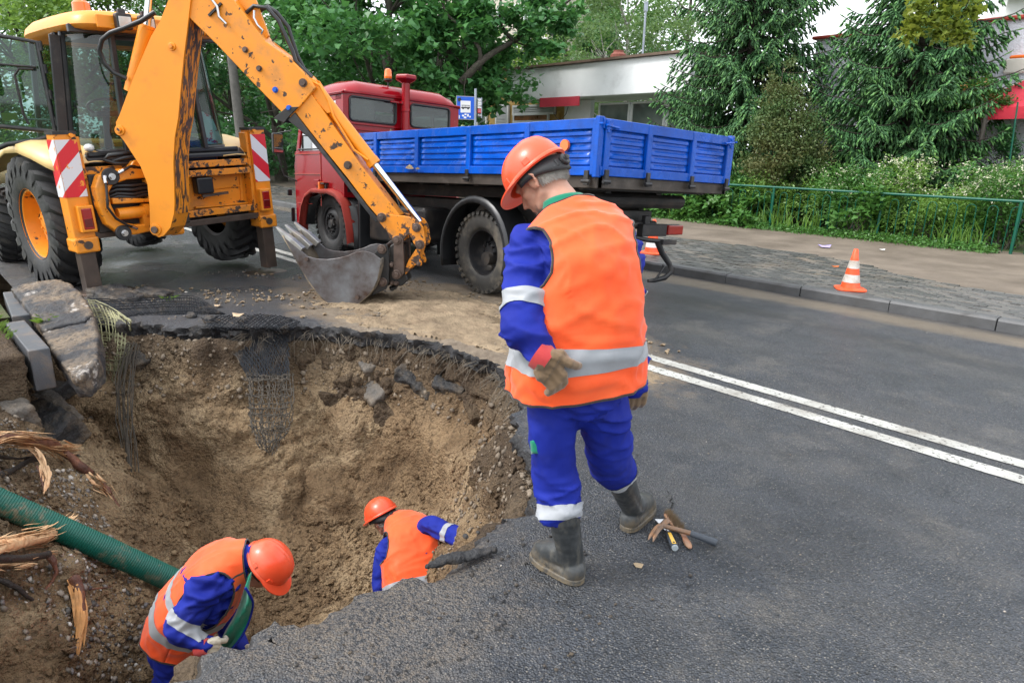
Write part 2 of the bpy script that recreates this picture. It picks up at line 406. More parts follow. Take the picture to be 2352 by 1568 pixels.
def build_road():
 kk=np.ones(91)/91;pad=np.pad(rim,((45,45),(0,0)),'edge');sm=np.stack([np.convolve(pad[:,i],kk,'valid')for i in(0,1)],1)
 out=sm-_nrm*(0.16+0.03*fbm(_q,5,2,31))[:,None]
 mb=MB()
 poly=[(x,y,0.0)for x,y in out]+[(-260,.62,0),(-260,7.94,0),(60,7.94,0),(60,-0.35,0)]
 from mathutils.geometry import delaunay_2d_cdt
 v2,_e,tri,_a,_b,_c=delaunay_2d_cdt([Vector((p_[0],p_[1]))for p_ in poly],[],[list(range(len(poly)))],1,1e-6)
 mb.add([(p_[0],p_[1],0.0)for p_ in v2],[tuple(t_)for t_ in tri])
# crumbling band: from the sound surface over the lip and down the broken face
 rows=[];K=12
 prof=[(0,0),(0.35,-0.003),(0.7,-0.010),(1.0,-0.022),(1.02,-0.045),(0.98,-0.07),(0.97,-0.095),(0.93,-0.12),(0.9,-0.15),(0.6,-0.17)]
 for j,(a,z)in enumerate(prof):
  base=out+(rim-out)*a
  q=np.c_[base,np.full(len(base),z)]
  k=min(1,j/3)
  off=(ridge(q,9,4,40)*0.05+fbm(q,30,3,44)*0.03)*k
  zz=z+(fbm(q,4,3,50)*0.035-.004+fbm(q,30,2,51)*0.012)*k*(1 if z>-.1 else 1.3)-.018*k*np.clip(fbm(_q,1.4,2,52)*3,0,1)
  rows.append(np.c_[base+_nrm*off[:,None],zz])
 mb.grid(np.array(rows),flip=True)
 o=mb.build('road',M_asph,smooth=50)
 o.data.materials.append(M_rimb)
 n0=len(tri)
 idx=np.zeros(len(o.data.polygons),np.int32);per=len(rim)-1
 idx[n0+3*per:]=1
 o.data.polygons.foreach_set('material_index',idx)
 return tag(o,kind='structure')
ROAD=build_road()
# make sure the sheet faces up
if ROAD.data.polygons[0].normal.z<0:ROAD.data.flip_normals()
# signed distance to the hole outline (positive inside)
HOLE=np.concatenate([rim,[(-7.35,-3.2),(-1.7,-3.2)]])
def hole_dist(P):
 A=HOLE;B=np.roll(HOLE,-1,axis=0);A=A[::1];D=np.full(len(P),1e9);inside=np.zeros(len(P),bool)
 step=3
 A2=np.concatenate([HOLE[:len(rim):step],HOLE[len(rim)-1:]]);B2=np.roll(A2,-1,axis=0)
 for a,b in zip(A2,B2):
  ab=b-a;L=ab@ab
  if L==0:continue
  t=np.clip(((P-a)@ab)/L,0,1);q=P-a-t[:,None]*ab
  D=np.minimum(D,q[:,0]**2+q[:,1]**2)
  c=((a[1]>P[:,1])!=(b[1]>P[:,1]))&(P[:,0]<(b[0]-a[0])*(P[:,1]-a[1])/(b[1]-a[1]+1e-12)+a[0])
  inside^=c
 return np.where(inside,1,-1)*np.sqrt(D)
def smax(a,b,k=0.12):
 h=np.clip(0.5+0.5*(a-b)/k,0,1);return b*(1-h)+a*h+k*h*(1-h)
FLOOR=-1.85
def soil_z(X,Y,d):
 q=np.c_[X,Y,np.zeros_like(X)]
 lo=fbm(q,0.9,3,61);me=fbm(q,2.6,3,67)
 dd=d+0.16*lo+0.07*me
 prof=np.interp(dd,[-0.3,0.0,0.12,0.40,0.75,1.15,1.7,2.4],[0.0,0.02,0.42,0.92,1.42,1.66,1.8,1.95])
 wall=-0.145-prof
 floor=FLOOR+0.10*me
 lift=np.clip((-4.9-X)/1.6,0,1)
 bank=-0.30+0.30*lift-(0.95-0.1*lift)*np.maximum(Y,-0.35)+0.10*lo+0.05*me
 bank=np.minimum(bank,0.03+0.03*me)
 bank=bank-0.62*np.clip((X+4.1)/0.7,0,1)*np.clip((Y+0.5)/0.5,0,1)
 bank=np.where(X>-1.8,np.minimum(bank,-0.15),bank)
 return smax(smax(floor,wall,0.15),bank,0.10)
_cache={}
def ground_at(x,y):
 P=np.array([[x,y]]);return float(soil_z(P[:,0],P[:,1],hole_dist(P))[0])
def build_soil():
 x0,x1,y0,y1,st=-7.75,-1.62,-0.55,3.72,0.014
 nx=int((x1-x0)/st);ny=int((y1-y0)/st)
 gx,gy=np.meshgrid(np.linspace(x0,x1,nx),np.linspace(y0,y1,ny),indexing='ij')
 X=gx.ravel();Y=gy.ravel();P=np.c_[X,Y]
# distance on a coarser grid, then interpolated
 cs=0.05;cx=np.arange(x0-.1,x1+.2,cs);cy=np.arange(y0-.1,y1+.2,cs)
 cgx,cgy=np.meshgrid(cx,cy,indexing='ij');D=hole_dist(np.c_[cgx.ravel(),cgy.ravel()]).reshape(cgx.shape)
 fx=(X-cx[0])/cs;fy=(Y-cy[0])/cs;i=fx.astype(int);j=fy.astype(int);fx-=i;fy-=j
 d=(D[i,j]*(1-fx)*(1-fy)+D[i+1,j]*fx*(1-fy)+D[i,j+1]*(1-fx)*fy+D[i+1,j+1]*fx*fy)
 Z=soil_z(X,Y,d);Zg=Z.reshape(nx,ny)
 gxz=np.gradient(Zg,st,axis=0);gyz=np.gradient(Zg,st,axis=1)
 N=np.stack([-gxz.ravel(),-gyz.ravel(),np.ones(nx*ny)],1);N/=np.linalg.norm(N,axis=1)[:,None]
 Q=np.c_[X,Y,Z]
 amp=np.clip((d+0.03)/0.12,0,1)
 amp=np.where(Y<0.7,1.0,amp)*np.where(X>-1.85,0,1)
 q2=Q+0.10*np.stack([fbm(Q,3,2,71),fbm(Q,3,2,72),fbm(Q,3,2,73)],1)
 smooth=np.clip((fbm(Q,1.3,2,80)+0.06)*6,0.10,1)
 led=np.clip((Q[:,2]+1.0)*2,0.25,1)
 h=ridge(q2,1.7,2,81)*0.095+ridge(q2,4.6,3,83)*0.062*smooth*led+fbm(Q,15,3,85)*0.045*smooth+np.maximum(fbm(Q,36,2,87),0)*0.045*smooth
 h+=-np.clip(0.30-np.abs(d),0,0.3)*0.12*(fbm(Q,6,2,90)+0.4)
 Q=Q+N*(h*amp)[:,None]
 Q[:,2]=np.where(d<-0.01,np.where((Y>0.6)|(X>-1.9),np.minimum(Q[:,2],-0.13),Q[:,2]),Q[:,2])
 global SOILP,SOILN
 SOILP=Q[(d>0.0)|(Y<.55)];SOILN=N[(d>0.0)|(Y<.55)]
 I=np.arange(nx*ny).reshape(nx,ny)
 F=np.stack([I[:-1,:-1],I[1:,:-1],I[1:,1:],I[:-1,1:]],-1).reshape(-1,4)
 me=fastmesh('excavation_soil',Q,F)
 o=finish('excavation_soil',me,M_soil,smooth=180)
 return tag(o,kind='structure')
build_soil()
# ---- surrounding ground sheets
M_grass=mat('grass_ground',(0.055,0.085,0.022),0.85,var=0.45,vs=2.5,bump=1,bs=30,bd=0.03,dirt=((0.12,0.085,0.05),0.5,1.4))
M_path=mat('dirt_path',(0.175,0.143,0.112),0.85,var=0.22,vs=1.6,bump=0.7,bs=28,bd=0.012,dirt=((0.10,0.08,0.06),0.6,0.9),spec=0.25)
def sheet(name,x0,x1,y0,y1,z,m,nx=2,ny=2,amp=0.0,sc=1.0):
 xs=np.linspace(x0,x1,nx);ys=np.linspace(y0,y1,ny);gx,gy=np.meshgrid(xs,ys,indexing='ij')
 q=np.c_[gx.ravel(),gy.ravel(),np.zeros(gx.size)];zz=z+(fbm(q,sc,3,12)*amp if amp else 0)
 I=np.arange(gx.size).reshape(nx,ny);F=np.stack([I[:-1,:-1],I[1:,:-1],I[1:,1:],I[:-1,1:]],-1).reshape(-1,4)
 q[:,2]=zz
 return tag(finish(name,fastmesh(name,q,F),m,smooth=180),kind='structure')
sheet('ground',-260,60,13.0,300,0.085,M_grass,60,40,0.02,0.2)
sheet('dirt_path',-60,60,9.2,14.6,0.104,M_path,300,22,0.014,0.8)
sheet('ground',-260,-59.5,8.0,13.3,0.09,M_grass)
sheet('verge',-260,-7.38,-60,0.64,0.05,M_grass,60,20,0.02,0.5)
sheet('verge',-7.7,-1.62,-60,-0.5,0.02,M_grass,10,20,0.03,0.5)
sheet('verge',-1.62,60,-60,-0.36,-0.02,M_grass,20,20,0.0,0.5)
sheet('ground',-300,80,-320,300,-3.2,M_soil)
# painted double centre line
for y0 in(4.115,4.345):
 mb=MB();y1=y0+0.12
 xs=np.arange(-3.28,12,0.03)if y0<4.2 else np.arange(-3.5,12,0.03)
 for(xa,xb)in((-120,-7.75),(-3.45,12)):
  xs=np.arange(xa,xb,0.04 if xa>-10 else 0.3)
  q=np.c_[xs,np.full(len(xs),y0),np.zeros(len(xs))]
  e0=y0+fbm(q,25,3,3)*0.006;e1=y1+fbm(q,25,3,4)*0.006
  mb.grid(np.stack([np.c_[xs,e0,np.full(len(xs),.004)],np.c_[xs,e1,np.full(len(xs),.004)]]),flip=True)
 o=mb.build('lane_marking',M_white)
 if o.data.polygons[0].normal.z<0:o.data.flip_normals()
 tag(o,kind='structure')
# ---- kerb stones on the far side, each one metre long
def kerb_stone_mesh(L=0.992,seed=0):
 mb=MB();pts=[(0,-0.12),(0,0.095),(0.018,0.122),(0.15,0.124),(0.15,-0.12)]
 mb.prism(pts,(0,0,0),(0,1,0),(0,0,1),0,L)
 return mb
kerb=empty('kerb',(0,0,0));kerb['kind']='structure'
kmesh=None
jx=onZ(1248+0,700)[0]
k0=-2.655-40
for k in range(70):
 x=k0+k*1.0
 if kmesh is None:
  o=kerb_stone_mesh().build('kerb_stone',M_conc,kerb,bevel=0.006,segs=2);kmesh=o
 else:
  o=kmesh.copy();col.objects.link(o);o.parent=kerb
 o.location=(x+rnd.uniform(-.002,.002),7.94+rnd.uniform(-.004,.004),rnd.uniform(-.004,.004));o.rotation_euler=(rnd.uniform(-.006,.006),0,rnd.uniform(-.003,.003))
# ---- pavement of interlocking pavers
M_pav=mat('paver_concrete',(0.105,0.102,0.096),0.45,var=0.3,vs=2.0,bump=0.6,bs=80,bd=0.005,dirt=((0.25,0.19,0.135),0.45,0.7))
M_pav2=mat('paver_concrete_dark',(0.070,0.070,0.068),0.42,var=0.3,vs=3.0,bump=0.6,bs=80,bd=0.005,dirt=((0.2,0.15,0.10),0.3,0.9))
def paver_shape(w=0.196,d=0.096,t=0.06):
# double-T outline seen from above
 a=0.016;x=w/2;y=d/2
 pts=[(-x,-y),(-x*0.45,-y),(-x*0.25,-y+a),(x*0.25,-y+a),(x*0.45,-y),(x,-y),(x,y),(x*0.45,y),(x*0.25,y+a),(-x*0.25,y+a),(-x*0.45,y),(-x,y)]
 return pts
pav=empty('pavement',(0,0,0));pav['kind']='structure'
sheet('pavement_bed',-60,12,8.05,10.9,0.075,M_path,40,6,0.0)
def in_path(x,y):
 edge=11.0+0.3*n1(x*0.5,1)-1.35/(1+math.exp(-(x+3.9)*2.0))-.2*n1(x*2.3,4)
 return y>edge
pm=[]
for m_ in(M_pav,M_pav2):
 mb=MB();mb.prism(paver_shape(),(0,0,0),(1,0,0),(0,1,0),-0.05,0.0);me_o=mb.build('paver',m_,pav,bevel=0.004)
 pm.append(me_o)
first=[True,True];cells=[]
for j in range(32):
 for i in range(-290,60):
  x=i*0.2+(0.1 if j%2 else 0);y=8.145+j*0.1
  if in_path(x,y)or x>6:continue
  cells.append((x,y))
cells.sort(key=lambda c:(math.hypot(c[0],c[1])if-4.9<c[0]<-0.05 else 1000+math.hypot(c[0],c[1])))
stuff=[MB(),MB()]
def sag(x,y):
 return 0.010*n1(x*0.9,3)*n1(y*1.4,4)*4-0.02*max(0,1-math.hypot((x+2.2)/0.9,(y-8.9)/0.25))
npv=0
for c in cells:
 k=0 if rnd.random()<0.5+0.4*n1(c[0]*0.6,6)else 1
 z=0.122+sag(*c)+rnd.uniform(-.005,.004);tx,ty,tz=rnd.gauss(0,.018),rnd.gauss(0,.018),rnd.gauss(0,.012)
 if c[1]>9.9:z-=0.002
 if npv<298:
  if first[k]:o=pm[k];first[k]=False
  else:o=pm[k].copy();col.objects.link(o);o.parent=pav
  o.location=(c[0],c[1],z);o.rotation_euler=(tx,ty,tz);npv+=1
 else:
  s_=0.094;w_=0.0455
  cx,sx=math.cos(tz),math.sin(tz)
  vs=[(c[0]+a*s_*cx-b*w_*sx,c[1]+a*s_*sx+b*w_*cx,z+a*s_*ty+b*w_*tx)for a,b in((-1,-1),(1,-1),(1,1),(-1,1))]
  lo=[(vx,vy,0.06)for vx,vy,_ in vs]
  stuff[k].add(vs+lo,[(0,1,2,3),(4,5,1,0),(5,6,2,1),(6,7,3,2),(7,4,0,3)])
for k in(0,1):
 o=stuff[k].build('paver_field',(M_pav,M_pav2)[k],pav);o['kind']='stuff'
# ---- sand thrown over the road
def sand_mound(name,cx,cy,rx,ry,h,seed,st=0.02,lump=0.03):
 xs=np.arange(cx-rx,cx+rx,st);ys=np.arange(cy-ry,cy+ry,st);gx,gy=np.meshgrid(xs,ys,indexing='ij')
 q=np.c_[gx.ravel(),gy.ravel(),np.zeros(gx.size)]
 r=np.hypot((q[:,0]-cx)/rx,(q[:,1]-cy)/ry)
 z=h*(1-r**1.6)+(fbm(q,2.6,4,seed)*0.9)*h+ridge(q,9,3,seed+5)*lump*0.5+fbm(q,30,3,seed+9)*lump*0.5-h*0.25
 z=np.where(r>0.98,-0.05,z)
 dh=hole_dist(q[:,:2]);z=np.where(dh>-0.03,-0.05,z)
 q[:,2]=np.maximum(z,-0.03)
 nx,ny=gx.shape;I=np.arange(nx*ny).reshape(nx,ny);F=np.stack([I[:-1,:-1],I[1:,:-1],I[1:,1:],I[:-1,1:]],-1).reshape(-1,4)
 F=F[(q[F][:,:,2].max(1)>-0.02)&(dh[F].max(1)<-0.02)]
 return tag(finish(name,fastmesh(name,q,F),M_sand,smooth=180),kind='stuff')
sand_mound('spilled_sand',-5.9,3.85,1.5,0.85,0.045,5)
sand_mound('spilled_sand',-4.6,3.95,1.3,0.5,0.022,6)
sand_mound('spilled_sand',-3.6,3.95,0.9,0.35,0.015,8,lump=0.015)
# ================================================================== MATERIALS FOR VEHICLES
RUST=(0.075,0.045,0.03)
M_yel=mat('machine_yellow',(0.82,0.275,0.012),0.38,var=0.05,vs=2,wear=(RUST,7,0.715,0.7),dirt=((0.38,0.14,0.03),0.25,3),bump=0.12,bs=14)
M_yelw=mat('machine_yellow_worn',(0.80,0.27,0.014),0.42,var=0.08,vs=4,wear=(RUST,9,0.60,0.65),dirt=((0.32,0.16,0.06),0.4,4),bump=0.2,bs=20)
M_yelx=mat('machine_yellow_very_worn',(0.78,0.26,0.014),0.45,var=0.1,vs=6,wear=((0.085,0.05,0.035),11,0.525,0.65),dirt=((0.25,0.14,0.06),0.5,6),bump=0.3,bs=25)
M_cream=mat('sunbleached_panel',(0.80,0.56,0.24),0.45,var=0.06,vs=3,bump=0.05,bs=10)
M_roofy=mat('cab_roof_paint',(0.80,0.31,0.035),0.38,var=0.12,vs=1.6,bump=0.05,bs=10)
M_blk=mat('black_painted_steel',(0.018,0.018,0.02),0.4,var=0.3,vs=5,dirt=((0.09,0.075,0.06),0.35,5),bump=0.15,bs=30)
M_blkg=mat('black_plastic',(0.016,0.017,0.019),0.35,var=0.2)
M_chas=mat('chassis_steel',(0.022,0.021,0.021),0.55,var=0.5,vs=4,dirt=((0.085,0.065,0.048),0.45,4),wear=((0.10,0.055,0.03),8,0.66,0.7),bump=0.3,bs=30)
M_rub=mat('tyre_rubber',(0.028,0.028,0.029),0.62,var=0.3,vs=6,dirt=((0.14,0.12,0.095),0.3,5),bump=0.35,bs=60,bd=0.006)
M_rubm=mat('tyre_rubber_muddy',(0.038,0.036,0.033),0.68,var=0.35,vs=5,dirt=((0.20,0.17,0.13),0.55,3.5),bump=0.4,bs=60,bd=0.006)
M_rubd=mat('tyre_rubber_wet',(0.016,0.016,0.017),0.5,var=0.3,vs=6,bump=0.4,bs=60,bd=0.006)
M_hose=mat('hydraulic_hose_rubber',(0.014,0.014,0.016),0.38,bump=0.2,bs=90)
M_steel=mat('bright_steel',(0.55,0.55,0.56),0.22,1.0,var=0.1)
M_rod=mat('chrome_rod',(0.75,0.76,0.78),0.09,1.0,var=0.03)
M_legst=mat('bare_oiled_steel',(0.085,0.062,0.05),0.45,0.35,var=0.35,vs=5,dirt=((0.30,0.13,0.04),0.25,3),bump=0.3,bs=40)
M_bkt=mat('scoured_bucket_steel',(0.21,0.215,0.225),0.42,0.5,var=0.2,vs=3,dirt=((0.06,0.034,0.024),0.85,2.4),bump=0.25,bs=35)
M_bkin=mat('bucket_inside',(0.09,0.075,0.06),0.6,0.2,var=0.3,vs=4,dirt=((0.36,0.28,0.18),0.6,4),bump=0.5,bs=30)
M_pin=mat('pin_steel',(0.12,0.085,0.07),0.42,0.6,var=0.35,vs=9,bump=0.3,bs=50)
M_tooth=mat('polished_tooth',(0.38,0.37,0.35),0.35,0.6,var=0.2,vs=8,dirt=((0.36,0.27,0.17),0.45,7),bump=0.25,bs=40)
M_redp=mat('truck_red_paint',(0.27,0.004,0.010),0.17,var=0.07,vs=1.5,dirt=((0.20,0.05,0.04),0.3,2.0),wear=((0.5,0.4,0.38),10,0.77,0.6),spec=.4)
M_redf=mat('faded_red_paint',(0.42,0.055,0.04),0.45,var=0.1,vs=2,dirt=((0.2,0.07,0.05),0.3,3))
M_blue=mat('truck_blue_paint',(0.0,0.078,0.46),0.22,var=0.35,vs=2.6,dirt=((0.015,0.055,0.25),0.5,5),wear=((0.25,0.30,0.36),9,0.74,0.55),coat=0.0,spec=.3,bump=0.25,bs=7,bd=0.012)
M_plank=mat('oily_board',(0.045,0.035,0.028),0.6,var=0.4,vs=6,dirt=((0.14,0.12,0.10),0.35,5),bump=0.5,bs=30)
M_lred=mat('red_lamp_lens',(0.30,0.012,0.010),0.15,var=0.1,coat=0.5)
M_lor=mat('orange_lamp_lens',(0.85,0.16,0.012),0.18,var=0.06,coat=0.5)
M_lwh=mat('clear_lamp_lens',(0.55,0.56,0.54),0.12,var=0.12,vs=20,coat=0.6)
M_mirr=mat('mirror_glass',(0.6,0.62,0.62),0.03,1.0,var=0.02)
M_gls=glassmat('cab_glass',(0.48,0.62,0.58),0.03,0.72)
M_glst=glassmat('truck_glass',(0.50,0.58,0.55),0.03,0.55)
M_seat=mat('seat_fabric',(0.03,0.03,0.034),0.85,bump=0.2)
def stripes(name,flip=1,pitch=0.215,off=0.0,z=1.0):
 n=NT(name);p=n.sep()
 t=n.math('ADD',n.math('MULTIPLY',p[2],1.0),n.math('ADD',n.math('MULTIPLY',n.math('ADD',p[1],n.math('MULTIPLY',p[0],0.7)),1.0*flip),off))
 f=n.math('FRACT',n.math('DIVIDE',t,pitch));f=n.math('GREATER_THAN',f,0.5)
 c=n.mix(f,(0.62,0.012,0.022),(0.66,0.66,0.70))
 w=n.ramp(n.noise(9,6,0.65),z,z+0.02)
 c=n.mix(w,c,(0.80,0.30,0.03))
 n.set('Base Color',c);n.set('Roughness',0.4);return n.m
M_str1=stripes('warning_stripes_left',-1,0.36,0.08,0.60)
M_str2=stripes('warning_stripes_right',1,0.36,0.16,0.68)
# ------------------------------------------------------------------ wheels
def rotm(axis):
 """columns e1,e2,axis"""
 a=unit(axis);e1,e2=perp(a);return e1,e2,a
def wheel(parent,c,axis,R_,W_,rimR,kind,rubber,rimm,name='wheel',seed=1,dish=0.1):
 c=V(c);a=unit(axis)
 w=empty(name,tuple(c));w.parent=parent
 e1,e2=perp(a)
 h=W_/2
 prof=[(rimR,-h*0.82),(rimR+0.02,-h*0.95),(rimR+(R_-rimR)*0.5,-h*1.04),(R_*0.955,-h*0.86),(R_*0.972,-h*0.5),(R_*0.975,0),(R_*0.972,h*0.5),(R_*0.955,h*0.86),(rimR+(R_-rimR)*0.5,h*1.04),(rimR+0.035,h*0.97),(rimR+0.012,h*0.9),(rimR,h*0.8),(rimR,h*0.4)]
 if kind=='tractor':
  rr=R_*0.92
  prof=[(rimR,-h*0.8),(rimR+0.03,-h*0.95),(rimR+(rr-rimR)*0.5,-h*1.06),(rr*0.95,-h*0.98),(rr,-h*0.6),(rr*1.01,0),(rr,h*0.6),(rr*0.95,h*0.98),(rimR+(rr-rimR)*0.5,h*1.06),(rimR+0.05,h*0.97),(rimR+0.02,h*0.9),(rimR,h*0.8),(rimR,h*0.4)]
 mb=MB();mb.lathe(prof,(0,0,0),a,56)
 r2=random.Random(seed)
 if kind=='tractor':
  n=22
  for i in range(n):
   for sd in(-1,1):
    t0=2*math.pi*(i+(0.5 if sd>0 else 0))/n
    pts=[]
    for(u,dt,rr_,ww)in((0.02,0.0,R_*0.995,0.035),(0.35,0.05,R_*1.0,0.036),(0.75,0.13,R_*0.995,0.040),(1.0,0.20,R_*0.965,0.045),(1.09,0.24,R_*0.88,0.05),(1.08,0.26,R_*0.80,0.045)):
     t=t0+dt*1.1
     rd=e1*math.cos(t)+e2*math.sin(t);tg=-e1*math.sin(t)+e2*math.cos(t)
     base=a*(sd*u*h)
     ri=rr_-0.075
     pts.append([base+rd*ri-tg*ww,base+rd*rr_-tg*ww*0.7,base+rd*rr_+tg*ww*0.7,base+rd*ri+tg*ww])
    mb.grid(np.array(pts),flip=sd>0)
    mb.add(pts[-1],[(0,1,2,3)]);mb.add(pts[0],[(0,1,2,3)])
 else:
  n=34
  for i in range(n):
   for sd,u0,u1 in((-1,-0.98,-0.45),(0,-0.36,0.36),(1,0.45,0.98)):
    t0=2*math.pi*(i+(0.5 if sd==0 else 0))/n;dt=2*math.pi/n*0.36
    bl=[]
    for uu,shr in((u0,0.945 if sd<0 else 1),(u1,0.945 if sd>0 else 1)):
     for rr_ in(R_*0.94,R_*1.0*shr if shr<1 else R_):
      for tt in(t0-dt,t0+dt):
       bl.append(a*(uu*h*(1.03 if abs(uu)>.9 else 1))+(e1*math.cos(tt)+e2*math.sin(tt))*rr_)
    mb.add(bl,[(0,1,3,2),(4,6,7,5),(0,4,5,1),(2,3,7,6),(0,2,6,4),(1,5,7,3)])
# shoulder blocks running down the side wall
   t0=2*math.pi*(i+0.1)/n;dt=2*math.pi/n*0.27
   bl=[]
   for uu,rr_ in((1.0,R_*0.975),(1.05,R_*0.90)):
    for q in(-0.02,0.012):
     for tt in(t0-dt,t0+dt):
      bl.append(a*(uu*h+q)+(e1*math.cos(tt)+e2*math.sin(tt))*rr_)
   mb.add(bl,[(0,1,3,2),(4,6,7,5),(0,4,5,1),(2,3,7,6),(0,2,6,4),(1,5,7,3)])
 mb.build('tyre',rubber,w,smooth=35)
 mb=MB()
 if kind=='tractor':
  pr_=[(rimR+0.02,h*0.93),(rimR+0.022,h*0.84),(rimR-0.01,h*0.8),(rimR-0.025,h*0.45),(rimR*0.90,h*0.1),(rimR*0.80,-h*0.05),(rimR*0.5,-h*0.02),(rimR*0.42,h*0.02),(rimR*0.40,h*0.34),(rimR*0.36,h*0.38),(0.001,h*0.40)]
  mb.lathe(pr_,(0,0,0),a,48)
  for i in range(8):
   t=2*math.pi*i/8;q=(e1*math.cos(t)+e2*math.sin(t))*rimR*0.62
   mb.cyl(q-a*0.02,q+a*(h*0.02+0.03),0.018,n=6)
  for i in range(6):
   t=2*math.pi*(i+.5)/6;q=(e1*math.cos(t)+e2*math.sin(t))*rimR*0.28
   mb.cyl(q+a*h*0.34,q+a*(h*0.38+0.02),0.013,n=6)
 elif kind=='front':
  pr_=[(rimR+0.012,h*0.9),(rimR+0.012,h*0.82),(rimR-0.02,h*0.76),(rimR-0.03,h*0.55),(rimR*0.82,h*0.62),(rimR*0.72,h*0.78),(rimR*0.60,h*0.80),(rimR*0.56,h*0.62),(rimR*0.30,h*0.62),(rimR*0.28,h*0.85),(rimR*0.22,h*1.0),(0.001,h*1.02)]
  mb.lathe(pr_,(0,0,0),a,40)
  for i in range(10):
   t=2*math.pi*i/10;q=(e1*math.cos(t)+e2*math.sin(t))*rimR*0.46
   mb.cyl(q+a*h*0.5,q+a*(h*0.62+0.05),0.016,n=6)
 else:
  pr_=[(rimR+0.012,h*0.9),(rimR+0.012,h*0.82),(rimR-0.015,h*0.78),(rimR-0.03,h*0.3),(rimR*0.86,-h*0.15),(rimR*0.74,-h*0.42),(rimR*0.5,-h*0.48),(rimR*0.46,-h*0.45),(rimR*0.40,-h*0.1),(rimR*0.30,h*0.15),(0.001,h*0.17)]
  mb.lathe(pr_,(0,0,0),a,40)
  for i in range(10):
   t=2*math.pi*i/10;q=(e1*math.cos(t)+e2*math.sin(t))*rimR*0.56
   mb.cyl(q-a*h*0.5,q-a*(h*0.5-0.06),0.018,n=6)
  for i in range(8):
   t=2*math.pi*i/8;q=(e1*math.cos(t)+e2*math.sin(t))*rimR*0.34
   mb.cyl(q,q+a*(h*0.12+0.03),0.012,n=6)
 mb.build('rim',rimm,w,smooth=35)
 return w
# ================================================================== TRUCK
tr=empty('tipper_truck',(-6.0,5.8,0),label='red and blue flatbed tipper lorry with empty dropside bed, seen from behind',cat='lorry')
def tb(mb):
 """the body leans a little: nose down and towards the far kerb"""
 for i,v in enumerate(mb.v):
  v=v.copy();v[:,2]+=0.030*(v[:,0]+4.14)-0.045*(v[:,1]-4.72);v[:,1]+=0.03*(v[:,2]-1.3);mb.v[i]=v
 return mb
def T(mb,name,m,parent=tr,**kw):
 return tb(mb).build(name,m,parent,world=True,**kw)
XR,XF,Y0,Y1,ZB,ZT=-4.14,-8.78,4.72,6.86,1.395,1.885
def rib_sheet(p0,p1,zb,zt,nrm,n=5,deep=0.016):
 """pressed-steel panel with horizontal ribs between p0 and p1 (xy), outside = nrm"""
 p0=V(p0);p1=V(p1);nrm=V(nrm);prof=[]
 H_=zt-zb
 zs=[0];ds=[0]
 for k in range(n):
  c=(k+0.5)/n
  for dz,dd in((-0.36,0),(-0.24,deep),(0.16,deep*0.9),(0.34,0)):
   zs.append(c+dz/n);ds.append(dd)
 zs.append(1);ds.append(0)
 L=np.linalg.norm(p1-p0);nu=14
 G=[]
 for z_,d_ in zip(zs,ds):
  row=[]
  for u in np.linspace(0,1,nu):
   q=p0+(p1-p0)*u;ee=min(1,min(u,1-u)*L/0.05)
   dent=0.011*n1(q[0]*3.1+q[1]*2.3+z_*3,5)+0.006*n1(q[0]*9+q[1]*7-z_*5,8)
   row.append([q[0]+nrm[0]*(d_*ee+dent),q[1]+nrm[1]*(d_*ee+dent),zb+z_*H_])
  G.append(row)
 return G
def bed_side(y,sgn,x_stakes,label=False):
 side=empty('drop_side',((XR+XF)/2,y,ZB));side.parent=tr;side.location=V(side.location)-V(tr.location)
 MATW[side.name]=Matrix.Translation(Vector(((XR+XF)/2,y,ZB)))
 mb=MB();mb.box(((XR+XF)/2,y+sgn*0.0,ZT-0.045),(XR-XF,0.055,0.09));T(mb,'top_rail',M_blue,side,bevel=0.006,segs=2)
 mb=MB();mb.box(((XR+XF)/2,y+sgn*0.0,ZB+0.04),(XR-XF,0.05,0.08));T(mb,'bottom_rail',M_blue,side,bevel=0.006,segs=2)
 for x in x_stakes:
  mb=MB();mb.box((x,y+sgn*0.004,(ZB+ZT)/2),(0.07,0.062,ZT-ZB-0.01));T(mb,'stake',M_blue,side,bevel=0.008,segs=2)
 xs=sorted(x_stakes)
 for a,b in zip(xs,xs[1:]):
  mb=MB();mb.grid(rib_sheet((a+0.036,y-sgn*0.004),(b-0.036,y-sgn*0.004),ZB+0.08,ZT-0.09,(0,sgn)),flip=sgn>0)
  o=T(mb,'side_panel',M_blue,side,smooth=40)
  s_=o.modifiers.new('thick','SOLIDIFY');s_.thickness=0.004;s_.offset=0
 for x in(xs[1:-1:2]+[xs[-1]-.06]):
  mb=MB();mb.box((x,y+sgn*0.035,ZB-0.02),(0.05,0.03,0.13));mb.cyl((x-.05,y+sgn*.045,ZB-.05),(x+.05,y+sgn*.045,ZB-.05),0.018,n=8)
  T(mb,'hinge',M_blk,side,bevel=0.004)
 return side
xst=[-8.745,-7.86,-6.94,-5.96,-5.05,-4.175]
bed_side(Y0,-1,xst);bed_side(Y1,1,xst)
